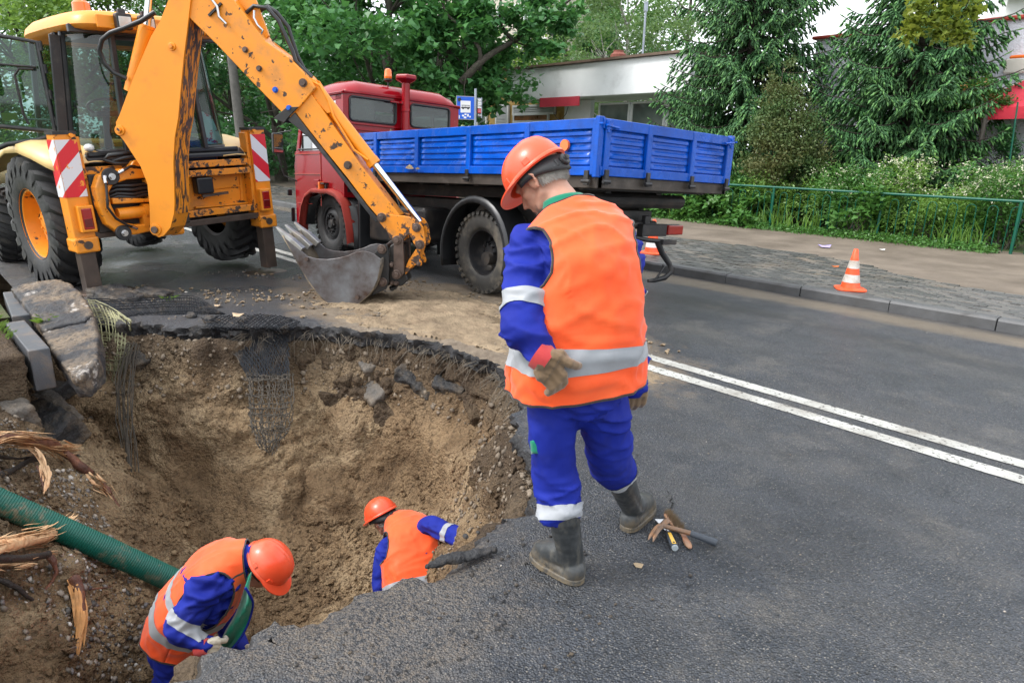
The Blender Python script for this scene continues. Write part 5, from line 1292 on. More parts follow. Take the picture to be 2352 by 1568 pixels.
M_hair=mat('grey_hair',(0.52,0.49,0.45),.6,var=.35,vs=20,bump=.8,bs=160,bd=.006)
def remeshed(mb,voxel,smooth_it=6):
 me=bpy.data.meshes.new('tmp');me.from_pydata(np.concatenate(mb.v).tolist(),[],mb.f)
 o=bpy.data.objects.new('tmp',me);col.objects.link(o)
 r=o.modifiers.new('r','REMESH');r.mode='VOXEL';r.voxel_size=voxel;r.adaptivity=0
 if smooth_it:
  s=o.modifiers.new('s','SMOOTH');s.factor=.5;s.iterations=smooth_it
 dg=bpy.context.evaluated_depsgraph_get();ev=o.evaluated_get(dg);m2=bpy.data.meshes.new_from_object(ev)
 bpy.data.objects.remove(o);bpy.data.meshes.remove(me);return m2
def displace(me,fn):
 n=len(me.vertices);co=np.empty(n*3);me.vertices.foreach_get('co',co);co=co.reshape(-1,3)
 no=np.empty(n*3);me.vertices.foreach_get('normal',no);no=no.reshape(-1,3)
 co=co+no*fn(co)[:,None];me.vertices.foreach_set('co',co.ravel());me.update()
def toroot(me,parent):
 mi=MATW[parent.name].inverted();me.transform(mi)
def folds(amp=.010,sc=(6,6,13),seed=3,fine=.003):
 def f(P):
  Q=P+.05*np.stack([fbm(P,6,2,seed+1),fbm(P,6,2,seed+2),fbm(P,6,2,seed+5)],1)
  a=ridge(Q*np.array(sc),1.0,1,seed);b=ridge(Q*np.array([sc[0],sc[0],sc[2]])*.75+Q[:,[2,2,0]]*9,1.0,1,seed+11);c=ridge(Q*np.array([sc[0],sc[0],sc[2]])*.8-Q[:,[2,2,1]]*9,1.0,1,seed+19)
  m=np.clip(.6+1.6*fbm(P,3.2,2,seed+23),.15,1.4)
  return m*amp*(1.0*np.maximum(a,0)**1.5+.9*np.maximum(b,0)**2+.9*np.maximum(c,0)**2)+fine*fbm(P,22,3,seed+3)-amp*.75
  return amp*(ridge(P*np.array(sc)+.25*np.stack([fbm(P,5,2,seed+7)]*3,1)*4,1.0,2,seed))+fine*fbm(P,22,3,seed+3)
 return f
def crom(arr,t):
 """Catmull-Rom through the rows of arr, t in 0..1"""
 arr=np.asarray(arr,float);n=len(arr)-1;x=min(max(t,0),1)*n;i=min(int(x),n-1);u=x-i
 p0,p1,p2,p3=arr[max(i-1,0)],arr[i],arr[i+1],arr[min(i+2,n)]
 return 0.5*((2*p1)+(-p0+p2)*u+(2*p0-5*p1+4*p2-p3)*u*u+(-p0+3*p1-3*p2+p3)*u**3)
class Torso:
 """stations: (point, right vector, rx, ry) from hem to neck"""
 def __init__(s,st):s.c=[a[0]for a in st];s.r=[a[1]for a in st];s.q=[(a[2],a[3])for a in st]
 def at(s,t,th,off=0,k=1.0):
  c=crom(s.c,t);d=unit(crom(s.c,min(t+.03,1))-crom(s.c,max(t-.03,0)));r=crom(s.r,t);r=unit(r-d*np.dot(r,d));f=np.cross(d,r)
  rx,ry=crom(s.q,t)*k
  cc,ss=math.cos(th),math.sin(th);e=.82
  return c+r*((rx+off)*math.copysign(abs(cc)**e,cc))+f*((ry+off)*math.copysign(abs(ss)**e,ss))
 def solid(s,mb,t0=0,t1=1,k=1.0,n=28,m=26,off=0):
  G=[[s.at(t0+(t1-t0)*i/m,2*math.pi*j/n,off,k)for j in range(n)]for i in range(m+1)]
  mb.grid(G,closed=True,flip=True);mb.add(G[0],[tuple(range(n))]);mb.add(G[-1],[tuple(reversed(range(n)))])
def limb(mb,pts,rad,n=14,flat=1.0,m=5):
 """smooth tapering limb with rounded ends"""
 P=[];Rr=[]
 N=(len(pts)-1)*m
 for i in range(N+1):
  t=i/N;P.append(crom(pts,t));Rr.append(float(crom([[r]for r in rad],t)[0]))
 mb.tube(P,Rr,n,flat=flat);mb.ball(P[0],Rr[0]*.98,12,8);mb.ball(P[-1],Rr[-1]*.98,12,8)
def cut_band(me_src,name,m,parent,a,d,w,centre,rad,off=.0035):
 """strip of the garment between two planes, lifted off its surface"""
 bm=bmesh.new();bm.from_mesh(me_src);a=Vector([float(x)for x in a]);d=Vector([float(x)for x in unit(d)]);c=Vector([float(x)for x in centre])
 bmesh.ops.delete(bm,geom=[f for f in bm.faces if(f.calc_center_median()-c).length>rad],context='FACES')
 g=bm.verts[:]+bm.edges[:]+bm.faces[:]
 bmesh.ops.bisect_plane(bm,geom=g,plane_co=a+d*(w/2),plane_no=d,clear_outer=True)
 g=bm.verts[:]+bm.edges[:]+bm.faces[:]
 bmesh.ops.bisect_plane(bm,geom=g,plane_co=a-d*(w/2),plane_no=d,clear_inner=True)
 bm.normal_update()
 for v in bm.verts:v.co+=v.normal*off
 me=bpy.data.meshes.new(name);bm.to_mesh(me);bm.free()
 if not len(me.vertices):return None
 return finish(name,me,m,parent,smooth=180)
def hand(mb,wrist,palm_end,side,curl_dir,spread=1.0,curls=(.9,1.0,1.05,.95),sc=1.0,thumb=1,thk=1.0):
 """palm + four bent fingers + thumb; side = across the palm towards the thumb"""
 w,pe=V(wrist),V(palm_end);d=unit(pe-w);s_=unit(V(side)-d*np.dot(V(side),d));c=unit(V(curl_dir)-d*np.dot(V(curl_dir),d)-s_*np.dot(V(curl_dir),s_))
 L=np.linalg.norm(pe-w)
 for k in range(4):
  o=(1.5-k)*.021*sc
  mb.tube([w+s_*o*.6,w+d*L*.5+s_*o,pe+s_*o*1.05],[.016*sc*thk,.0175*sc*thk,.014*sc*thk],8)
  fl=(.074,.082,.077,.060)[k]*sc;p=pe+s_*o*1.1;dirv=d;P=[p-d*.01];Rr=[.0125*sc*thk]
  for j,sg in enumerate((.42,.33,.25)):
   ang=curls[k]*(.75,.8,.6)[j]
   dirv=unit(dirv*math.cos(ang)+c*math.sin(ang));c2=c
   p=p+dirv*fl*sg;P.append(p);Rr.append((.0118,.0108,.0095)[j]*sc*thk)
   c=unit(c-dirv*np.dot(c,dirv))if abs(np.dot(c,dirv))<.98 else c
  c=unit(V(curl_dir)-d*np.dot(V(curl_dir),d))
  mb.tube(P,Rr,8);mb.ball(P[-1],Rr[-1],8,6);mb.ball(P[1],Rr[1],8,6)
 if thumb:
  b=w+d*L*.28+s_*.034*sc;P=[w+d*L*.1+s_*.012,b,b+(d*.6+s_*.65+c*.35)*.034*sc,b+(d*1.25+s_*.75+c*.9)*.036*sc]
  mb.tube(P,[.018*sc,.016*sc,.0135*sc,.0115*sc],8);mb.ball(P[-1],.0115*sc,8,6)
 mb.ball(w,.03*sc,10,8)
def helmet(root,c,f,u,sc=1.0):
 """c = middle of the rim plane, f = facing, u = up of the head"""
 f=unit(f);u=unit(V(u)-f*np.dot(V(u),f));s=np.cross(f,u)
 a,b,h=.136*sc,.115*sc,.122*sc
 def P(th,ph,k=1.0):
  x=math.cos(th);y=math.sin(th);r=math.cos(ph*math.pi/2)**.78;z=math.sin(ph*math.pi/2)
  p=c+f*(a*x*r*k)+s*(b*y*r*k)+u*(h*z*k)
  yy=y*r*b
  rg=max(0,1-abs(abs(yy)-.024*sc)/.010)+max(0,1-abs(yy)/.011)*1.1
  if ph>.22:p=p+(f*x*r+s*y*r+u*z)*(.0042*rg*min(1,(ph-.22)*4)*(1 if x>-1.9 else 0))
  return p
 def shell(k,nth=56,nph=20):
  return[[P(2*math.pi*j/nth,i/nph,k)for j in range(nth)]for i in range(nph+1)]
 mb=MB();mb.grid(shell(1.0),closed=True);mb.grid(shell(.965),closed=True,flip=True)
 o=mb.build('helmet',M_helm,root,world=True,smooth=60)
# lip and peak
 G=[]
 for j in range(57):
  th=2*math.pi*j/56;x=math.cos(th);k=max(0,(x-.25)/.75);e=.008+.042*k**.7
  p=P(th,0);rad=unit(f*x*a+s*math.sin(th)*b)
  dn=u*(-.004-.012*k)
  G.append([P(th,0.03)+rad*.001,p+rad*.006+u*.002,p+rad*e+dn,p+rad*e+dn-u*.005,p-rad*.003-u*.012,P(th,0,.965)])
 mb=MB();mb.grid(G);pk=mb.build('peak',M_helm,root,world=True,smooth=60)
# rain gutter bosses
 for j,(th,w)in enumerate(((R(62),.03),(R(-62),.03),(R(112),.026),(R(-112),.026))):
  p0=P(th-.11,.09);p1=P(th+.11,.09);rad=unit(f*math.cos(th)+s*math.sin(th));mb=MB();mb.bar(p0+rad*.002,p1+rad*.002,.024,.007,up=rad);mb.build('slot_boss',M_helm,root,world=True,bevel=.0025)
# harness: band round the head and ratchet at the back
 G=[]
 for j in range(33):
  th=R(75)+R(210)*j/32;x=math.cos(th);drop=max(0,-x)**1.5*.045
  rad=f*math.cos(th)*a*.92+s*math.sin(th)*b*.90
  G.append([c+rad+u*(.004-drop*.4),c+rad*1.03-u*(.022+drop*.75),c+rad*1.02-u*(.036+drop*.95)])
 mb=MB();mb.grid(G);hb=mb.build('harness_band',M_hblk,root,world=True,smooth=60);hb.modifiers.new('t','SOLIDIFY').thickness=.003
 mb=MB();p=c-f*a*.93-u*.046;mb.cyl(p,p-f*.014,.023,n=8);mb.cyl(p-f*.016,p-f*.026,.015,n=3);mb.bar(p+s*.042+f*.008,p-s*.042+f*.008,.028,.008,up=f);mb.build('ratchet',M_hblk,root,world=True,bevel=.003)
 mb=MB()
 for th in(R(75),R(-75),R(140),R(-140)):
  mb.tube([c+f*math.cos(th)*a*.9+s*math.sin(th)*b*.9+u*.02,c+f*math.cos(th)*a*.84+s*math.sin(th)*b*.86-u*.015],.006,6)
 mb.build('harness_strap',M_hblk,root,world=True)
def head(mb,c,f,u,neck_to,sc=1.0):
 f=unit(f);u=unit(V(u)-f*np.dot(V(u),f));s=np.cross(f,u);rot=np.stack([f,s,u],1)
 mb.ball(c+u*.018-f*.012,(.096*sc,.076*sc,.096*sc),20,14,rot)
 mb.ball(c+f*.030-u*.045,(.062*sc,.058*sc,.072*sc),16,12,rot)
 mb.ball(c+f*.062-u*.088,(.026,.030,.022),12,8,rot)
 mb.tube([c+s*.052-f*.01-u*.05,c+s*.04+f*.04-u*.088,c+f*.07-u*.09,c-s*.04+f*.04-u*.088,c-s*.052-f*.01-u*.05],[.02,.018,.017,.018,.02],8)
 mb.tube([c+f*.088+u*.005,c+f*.108-u*.028,c+f*.112-u*.042],[.009,.012,.014],8)
 mb.ball(c+f*.098-u*.044+s*.009,.008,8,6);mb.ball(c+f*.098-u*.044-s*.009,.008,8,6)
 mb.tube([c+f*.080+u*.018+s*.04,c+f*.092+u*.022,c+f*.080+u*.018-s*.04],.010,8)
 mb.tube([c+f*.080-u*.068+s*.022,c+f*.094-u*.066,c+f*.080-u*.068-s*.022],.008,8)
 for k in(1,-1):
  mb.ball(c+f*.045-u*.022+s*k*.048,(.028,.016,.02),10,8,rot)
  e=c-f*.012-u*.018+s*k*.077
  P=[e+f*.012-u*.020,e+f*.016+u*.006,e+f*.010+u*.026+s*k*.006,e-f*.010+u*.032+s*k*.014,e-f*.022+u*.018+s*k*.016,e-f*.018-u*.008+s*k*.010,e-f*.002-u*.030+s*k*.003]
  mb.tube(P,[.006,.0055,.006,.0065,.0065,.006,.007],8);mb.ball(e-f*.002,(.016,.006,.024),8,6,rot)
 mb.tube([c-f*.02-u*.03,c*.45+V(neck_to)*.55-f*.012,V(neck_to)],[.056,.056,.066],14)
def eyes(root,c,f,u):
 f=unit(f);u=unit(V(u)-f*np.dot(V(u),f));s=np.cross(f,u)
 for k in(1,-1):
  mb=MB();mb.ball(c+f*.076+s*k*.031-u*.002,.0125,10,8);mb.build('eye',mat('eye_white'+str(k)+str(len(bpy.data.materials)),(.6,.57,.53),.2),root,world=True,smooth=60)
def hair(root,c,f,u,sc=1.0,beard=False):
 f=unit(f);u=unit(V(u)-f*np.dot(V(u),f));s=np.cross(f,u);rot=np.stack([f,s,u],1)
 r_=random.Random(5);mb=MB();P=[]
 for k in range(5200):
  th=r_.uniform(R(98),R(262));ph=r_.uniform(-.98,-.22)
  x,y,z=math.cos(th)*math.cos(ph),math.sin(th)*math.cos(ph),math.sin(ph)
  if z<-.78+.25*abs(y):continue
  if abs(y)>.93 and z<-.1 and x>-.25:continue
  n_=f*x+s*y+u*z;p=c+u*.018-f*.012+f*x*.096*sc+s*y*.077*sc+u*z*.096*sc
  dn=unit(-u*.9-f*.15+n_*.25+V((r_.gauss(0,.2),r_.gauss(0,.2),r_.gauss(0,.1))));L=r_.uniform(.012,.022)
  e=unit(np.cross(dn,n_))*.0011
  P.append(p+e+n_*.001);P.append(p-e+n_*.001);P.append(p+dn*L+n_*.004)
 if beard:
  for k in range(900):
   y=r_.uniform(-1,1);t=r_.random()
   p=c+f*(.085-.045*abs(y))+s*y*.05-u*(.060+.045*t);dn=unit(f*.5-u*.8+s*y*.3+V((r_.gauss(0,.25),r_.gauss(0,.25),r_.gauss(0,.25))));e=unit(np.cross(dn,u))*.0012;L=r_.uniform(.014,.03)
   P+=[p+e,p-e,p+dn*L]
 mb.add(P,[(3*i,3*i+1,3*i+2)for i in range(len(P)//3)])
 o=mb.build('hair',M_hair,root,world=True);o['kind']='stuff'
def vest_panels(root,ts,t_arm,cneck,cshould,t0=0.0,t1=.97,wr=.010,off=.022,seed=11):
 """back and front panel, open at the armholes; t_arm = where the armhole starts"""
 def lim(t):
  if t<t_arm:return 0.0
  return math.acos(float(np.interp(t,[t_arm,t_arm+.03,t_arm+.09,.62,.71,.78,.83,1],[1,.86,cshould+.06,cshould,cshould+.05,.86,1,1])))
 def disp(P,T_):
  Q=P+.06*fbm(P,4,2,seed+3)[:,None]
  r1=ridge(Q*np.array([5.5,5.5,1.6])+Q[:,[2,2,0]]*1.4,1,1,seed);r2=ridge(Q*np.array([3,3,12.0])+Q[:,[0,1,0]]*7,1.0,1,seed+4);r3=ridge(Q*np.array([4,4,9.0])-Q[:,[1,0,0]]*9,1.0,1,seed+14)
  lowk=np.maximum(0,1-T_*1.5)
  return wr*(.9*np.sign(r1)*np.abs(r1)**1.4*(.4+.7*lowk)+1.3*np.maximum(r2,0)**2.2*(.45+.6*lowk)+.9*np.maximum(r3,0)**2.4+.5*fbm(P,7,3,seed+8))+wr*.3*fbm(P,18,2,seed+9)
 res={}
 for side,sgn in(('back',-1),('front',1)):
  G=[];nr,nc=60,54
  for i in range(nr+1):
   t=t0+(t1-t0)*i/nr;L=lim(t);row=[]
   for j in range(nc+1):
    th=L+(math.pi-2*L)*j/nc;th=sgn*th
    row.append(ts.at(t,th,off))
   G.append(row)
  G=np.array(G);TT=np.repeat(t0+(t1-t0)*np.arange(nr+1)/nr,nc+1);CC=np.repeat(np.array([crom(ts.c,t0+(t1-t0)*i/nr)for i in range(nr+1)]),nc+1,0);GP=G.reshape(-1,3);OO=GP-CC;OO/=np.linalg.norm(OO,axis=1)[:,None]
  G=(GP+OO*(disp(GP,TT)+.010*np.maximum(0,1-TT/.12)**1.5)[:,None]).reshape(G.shape);res[side]=G
  mb=MB();mb.grid(G,flip=sgn<0);o=mb.build('vest_'+side,M_vest,root,world=True,smooth=180);s_=o.modifiers.new('t','SOLIDIFY');s_.thickness=.004;s_.offset=0
# tape
  for(ta,tb_)in vest_bands:
   ia=int(round((ta-t0)/(t1-t0)*nr));ib=int(round((tb_-t0)/(t1-t0)*nr));sub=G[ia:ib+1]
   c=np.array([crom(ts.c,t0+(t1-t0)*i/nr)for i in range(ia,ib+1)])[:,None,:];o_=sub-c;o_/=np.linalg.norm(o_,axis=2)[:,:,None]
   mb=MB();mb.grid(sub+o_*.0045,flip=sgn<0);mb.build('reflective_tape',M_band,root,world=True,smooth=180)
# piping along the armholes and the hem
  k0=[i for i in range(nr+1)if t0+(t1-t0)*i/nr>=t_arm-.02]
  for e in(0,-1):
   mb=MB();mb.tube([G[i][e]for i in k0],.0055,6);mb.build('piping',M_pipi,root,world=True,smooth=60)
  mb=MB();mb.tube(list(G[0]),.005,6);mb.build('piping',M_pipi,root,world=True,smooth=60)
  mb=MB();mb.tube(list(G[-1]),.005,6);mb.build('piping',M_pipi,root,world=True,smooth=60)
 return res
def boot(root,top,ankle,heel,toe,r=.055):
 """rubber boot: shaft, foot and a lugged sole"""
 top,ankle,heel,toe=map(V,(top,ankle,heel,toe));d=unit((toe-heel)*V((1,1,0)));s=np.cross(UPZ,d)
 mb=MB();lift=UPZ*.022
 limb(mb,[top,top*.5+ankle*.5,ankle],[r*1.03,r*.97,r*.90],18)
 heelc=heel+d*.035+UPZ*.05
 mb.ball(heelc,(.046,.046,.05),14,10)
 P=[ankle,heel*.55+toe*.45+UPZ*.085,heel*.3+toe*.7+UPZ*.062,toe-d*.045+UPZ*.052]
 limb(mb,P,[r*.93,.049,.045,.040],16)
 mb.tube([heel+d*.03+UPZ*.035,heel*.5+toe*.5+UPZ*.035,toe-d*.05+UPZ*.033],[.044,.043,.046],16,flat=.7);mb.ball(toe-d*.048+UPZ*.040,(.048,.048,.034),14,10)
 me=remeshed(mb,.006,5)
 displace(me,lambda P_:.0035*ridge(P_*np.array([5,5,16.0]),1,2,5)*np.clip((P_[:,2]-heel[2]-.08)*10,0,1)+.001*fbm(P_,40,2,3))
 toroot(me,root);finish('boot',me,M_boot,root,smooth=180)
# sole
 out=[]
 L_=np.linalg.norm((toe-heel)*V((1,1,0)))
 for k in range(36):
  t=2*math.pi*k/36;x=math.cos(t);y=math.sin(t);w=.046 if x<-.2 else.052
  if-.45<x<.1:w=.046
  out.append((L_/2+(L_/2+.006)*math.copysign(abs(x)**.8,x),(w+.006)*math.copysign(abs(y)**.75,y)))
 mb=MB();mb.prism(out,heel*V((1,1,0))+UPZ*(heel[2]+.001),d,s,0,.026);mb.build('sole',M_boot,root,world=True,bevel=.004)
def person(J,label):
 root=empty('person',tuple(J['base']),label=label,cat='worker')
 ts=Torso(J['torso']);sh_r=J.get('sleeve_rad',.070)
 global vest_bands;vest_bands=J.get('bands',[(.12,.235)])
# body: one skin from crown to feet under the clothes
 mb=MB();head(mb,J['head'],J['hf'],J['hu'],J['neck'])
 ts.solid(mb,.05,.93,.80)
 for sd in('l','r'):
  A_=J['arm_'+sd];limb(mb,[A_[0],A_[1],V(A_[1])*.35+V(A_[2])*.65],[.050,.036,.026],10)
  Lg=J['leg_'+sd];limb(mb,[p for p in Lg],[.07]+[.055]*(len(Lg)-2)+[.036],10)
 me=remeshed(mb,.0075 if J.get('near')else.0095,3);displace(me,lambda P:.0012*fbm(P,45,2,2));toroot(me,root);finish('body',me,M_skin,root,smooth=180)
 if J.get('near')or J.get('eyes'):pass
 hair(root,J['head'],J['hf'],J['hu'],beard=J.get('beard',False))
 hc=V(J['head'])+unit(J['hu'])*J.get('hup',.036)+unit(J['hf'])*.004
 helmet(root,hc,J['hf'],J['hu'],J.get('hs',1.0))
# jacket
 mb=MB();ts.solid(mb,.03,.965,.96)
 for sd in('l','r'):
  A_=J['arm_'+sd];k=J.get('sleeve_'+sd,(1,1,1));e=V(A_[2]);
  limb(mb,[V(A_[0])*.75+crom(ts.c,.80)*.25,A_[0],V(A_[0])*.5+V(A_[1])*.5,A_[1],V(A_[1])*.5+e*.5,e],[sh_r,sh_r*1.05,sh_r*1.02*k[0],sh_r*.97*k[1],sh_r*.80,sh_r*.66*k[2]],18)
 me=remeshed(mb,.0075 if J.get('near')else.010,5)
 displace(me,folds(.017,(6,6,17),J.get('seed',3)))
 for(sd,t,w)in J.get('sleeve_bands',[]):
  A_=J['arm_'+sd];i=0 if t<1 else 1;u=t-i;a=V(A_[i])*(1-u)+V(A_[i+1])*u;dd=V(A_[i+1])-V(A_[i])
  b=cut_band(me,'sleeve_tape',M_band,root,a,dd,w,a,.135)
  if b:b.data.transform(MATW[root.name].inverted())
 toroot(me,root);finish('jacket',me,M_jkt,root,smooth=180)
# collar
 G=[];cn=J['collar'];
 for i in range(7):
  t=.93+.015*i;G.append([])
  for j in range(25):
   th=2*math.pi*j/24;p=crom(ts.c,min(1,t))+unit(cn)*(.0085*i-.004);d_=unit(cn);r_=unit(crom(ts.r,1)-d_*np.dot(crom(ts.r,1),d_));f_=np.cross(d_,r_)
   rr=.078-.0015*i+.006*(i<2);G[-1].append(p+r_*rr*math.cos(th)+f_*rr*math.sin(th)*1.02-d_*.012*max(0,math.sin(th)))
 mb=MB();mb.grid(G);o=mb.build('collar',J.get('collar_m',M_green),root,world=True,smooth=60);o.modifiers.new('t','SOLIDIFY').thickness=.006
 vest_panels(root,ts,J.get('t_arm',.46),J.get('cneck',.30),J.get('cshould',.66),seed=J.get('seed',3)+20,wr=J.get('wr',.009))
# trousers
 if 'tr_l' in J:
  mb=MB()
  ts.solid(mb,.03,.28,.90)
  pel=V(J['pelvis'])
  for sd in('l','r'):
   P,Rr=J['tr_'+sd];limb(mb,[p for p in P],Rr,20)
  mb.ball(pel,J.get('pelvis_r',(.15,.15,.13)),16,12)
  me=remeshed(mb,.0085 if J.get('near')else.012,5);displace(me,folds(.020,(5.5,5.5,15),J.get('seed',3)+40))
  for sd in('l','r'):
   if J.get('legtape')is None:break
   P,Rr=J['tr_'+sd];a=V(P[-1]);dd=V(P[-1])-V(P[-2]);a=a+unit(dd)*.012
   b=cut_band(me,'leg_tape',M_band,root,a,dd+V((0,0,-.0)),.050,a,.13)
   if b:b.data.transform(MATW[root.name].inverted())
  toroot(me,root);finish('trousers',me,M_jkt,root,smooth=180)
 for bt in J.get('boots',[]):boot(root,*bt)
 for hd in J.get('hands',[]):
  mb=MB();hand(mb,*hd['a'],**hd.get('k',{}));me=remeshed(mb,.0038,2);displace(me,lambda P:.0012*fbm(P,60,2,8));toroot(me,root);finish('glove',me,hd['m'],root,smooth=180)
  if 'cuff' in hd:
   a,b=map(V,hd['cuff']);mb=MB();G=[];d_=unit(b-a);e1,e2=perp(d_)
   mb.tube([a,a*.5+b*.5,b],[hd.get('cr',.050),hd.get('cr',.050)*.98,hd.get('cr',.05)*.86],18,caps=True);mb.build('glove_cuff',hd.get('cm',M_gred),root,world=True,smooth=50)
 return root
# ---- the man standing at the edge
rv=rfu(.95,.31,0)
base=(onZ(1285,1345)+onZ(1455,1228))/2
J=dict(near=True,base=base,seed=5,beard=True,hs=.91,hup=.030,torso=[(q3(1328,874,2.27),rv,.212,.118),(q3(1329,815,2.255),rv,.206,.122),(q3(1332,752,2.26),rv,.190,.124),(q3(1337,692,2.27),rv,.176,.126),(q3(1339,632,2.29),rv,.173,.128),(q3(1333,588,2.32),rv,.180,.124),(q3(1324,550,2.355),rv,.184,.112),(q3(1314,521,2.385),rv,.150,.088),(q3(1300,490,2.42),rv,.072,.068)],head=q3(1240,412,2.485),hf=rfu(-.60,.42,-.70),hu=rfu(-.52,.30,.72),neck=q3(1302,482,2.42),collar=rfu(-.22,.35,.9),arm_l=[q3(1213,566,2.30),q3(1203,745,2.12),q3(1243,818,2.06)],arm_r=[q3(1420,565,2.44),q3(1440,735,2.48),q3(1458,885,2.40)],leg_l=[q3(1268,940,2.27),q3(1278,1085,2.28),q3(1293,1180,2.235)],leg_r=[q3(1390,940,2.32),q3(1398,1055,2.44),q3(1422,1098,2.50)],sleeve_bands=[('l',.74,.052),('r',.72,.052)],t_arm=.40,cshould=.66,cneck=.42,bands=[(.12,.195)],wr=.0105,pelvis=q3(1326,895,2.28),pelvis_r=(.150,.135,.10),legtape=True,tr_l=([q3(1272,925,2.27),q3(1268,1000,2.26),q3(1275,1085,2.28),q3(1287,1130,2.26),q3(1289,1163,2.24)],[.108,.098,.093,.084,.074]),tr_r=([q3(1382,925,2.31),q3(1391,990,2.36),q3(1401,1055,2.44),q3(1412,1078,2.48),q3(1418,1090,2.50)],[.108,.100,.100,.090,.079]))
hl=onZ(1333,1343,0.0);tl=onZ(1246,1288,.0);hr_=onZ(1437,1222,.0);tr_2=onZ(1502,1152,.0)
def setlen(h,t,L=.275):return V(h),V(h)+unit(V(t)-V(h))*L
hl,tl=setlen(hl,tl,.255);hr_,tr_2=setlen(hr_,tr_2,.272)
J['boots']=[(q3(1292,1170,2.235),hl+unit(tl-hl)*.055+UPZ*.10,hl,tl),(q3(1424,1098,2.51),hr_+unit(tr_2-hr_)*.055+UPZ*.10,hr_,tr_2)]
wl_=q3(1246,832,2.04)
J['hands']=[dict(a=(wl_,q3(1272,848,2.03),rfu(.55,0,.8),rfu(.35,.3,-.8)),k=dict(curls=(.55,.75,.85,.9),sc=1.15,thk=1.25),m=M_glove,cuff=(q3(1234,812,2.06),q3(1262,832,2.045)),cr=.049),dict(a=(q3(1461,880,2.40),q3(1460,912,2.39),rfu(-1,-.2,0),rfu(-.2,.9,.1)),k=dict(curls=(.5,.6,.6,.6),thk=1.1),m=M_glove)]
MAN=person(J,'man standing on the road at the pit edge with one gloved hand behind him')
mb=MB();a=q3(1231,1028,2.155);G=[]
n_=unit(EYE-a)
for i in range(5):
 row=[]
 for j in range(5):
  p=q3(1217+27*j/4+3*i/4,1013+30*i/4-2*math.sin(j),2.21-.012*math.sin(math.pi*j/5));row.append(p)
 G.append(row)
mb.grid(G);o=mb.build('pocket_flap',M_green,MAN,world=True,smooth=60);o.modifiers.new('t','SOLIDIFY').thickness=.004
# ---- the man bending down on the left of the pit
rv=rfu(.12,-.99,.0)
J=dict(base=q3(410,1600,3.12)*V((1,1,0))+V((0,0,-1.78)),seed=8,torso=[(q3(408,1446,3.17),rfu(.2,-.97,0),.170,.128),(q3(418,1424,3.16),rfu(.2,-.97,0),.170,.132),(q3(434,1398,3.15),rfu(.2,-.97,0),.175,.142),(q3(456,1380,3.15),rfu(.2,-.97,0),.185,.148),(q3(480,1350,3.15),rfu(.2,-.97,0),.195,.145),(q3(503,1320,3.15),rfu(.2,-.97,0),.200,.130),(q3(528,1300,3.16),rfu(.2,-.97,0),.160,.105),(q3(550,1290,3.17),rfu(.2,-.97,0),.105,.085),(q3(572,1286,3.18),rfu(.2,-.97,0),.075,.072)],head=q3(604,1300,3.19),hf=rfu(.62,-.10,-.76),hu=rfu(.74,-.05,.60),neck=q3(570,1290,3.17),collar=rfu(.9,0,.35),collar_m=M_jkt,arm_l=[q3(500,1312,3.42),q3(525,1440,3.42),q3(560,1490,3.30)],arm_r=[q3(478,1352,2.98),q3(408,1448,2.86),q3(470,1486,2.84)],leg_l=[q3(405,1510,3.25),q3(415,1640,3.2),q3(400,1800,3.1)],leg_r=[q3(395,1510,3.08),q3(405,1640,3.05),q3(395,1800,3.0)],sleeve_bands=[('r',.80,.052)],t_arm=.42,cshould=.72,cneck=.5,bands=[(.16,.245),(.40,.47)],wr=.007,pelvis=q3(402,1490,3.17),pelvis_r=(.15,.15,.13),legtape=None,tr_l=([q3(412,1490,3.25),q3(420,1600,3.2),q3(405,1760,3.15)],[.115,.095,.08]),tr_r=([q3(400,1490,3.08),q3(402,1600,3.05),q3(392,1760,3.0)],[.115,.098,.085]))
J['hands']=[dict(a=(q3(474,1484,2.84),q3(500,1488,2.86),rfu(0,.2,1),rfu(.2,.2,-1)),k=dict(curls=(.8,.8,.8,.8),thk=1.15),m=M_glovw,cuff=(q3(455,1485,2.845),q3(478,1484,2.84)),cr=.046),dict(a=(q3(562,1490,3.30),q3(580,1505,3.28),rfu(0,.2,1),rfu(.2,.2,-1)),k=dict(curls=(.8,.8,.8,.8),thk=1.1),m=M_glovw)]
P2=person(J,'man bending forward in the pit at the left, wearing a white glove')
# open jacket front with its green lining
G=[]
for i in range(19):
 t=i/18;w_=.085*math.sin(math.pi*min(1,t*1.05)**.8)+.012;a=V(q3(572,1322,3.05))*(1-t)+V(q3(480,1545,3.0))*t;row=[]
 for j in range(7):
  u=j/6;row.append(a+rfu(w_*u,.035*math.sin(u*5+t*7)-.05*u,.012*math.sin(13*t+4*u)))
 G.append(row)
mb=MB();mb.grid(G);o=mb.build('jacket_lining',M_green,P2,world=True,smooth=60);o.modifiers.new('t','SOLIDIFY').thickness=.004
mb=MB();mb.tube([r_i[-1]for r_i in G],.006,6);mb.build('jacket_edge',M_jkt,P2,world=True,smooth=60)
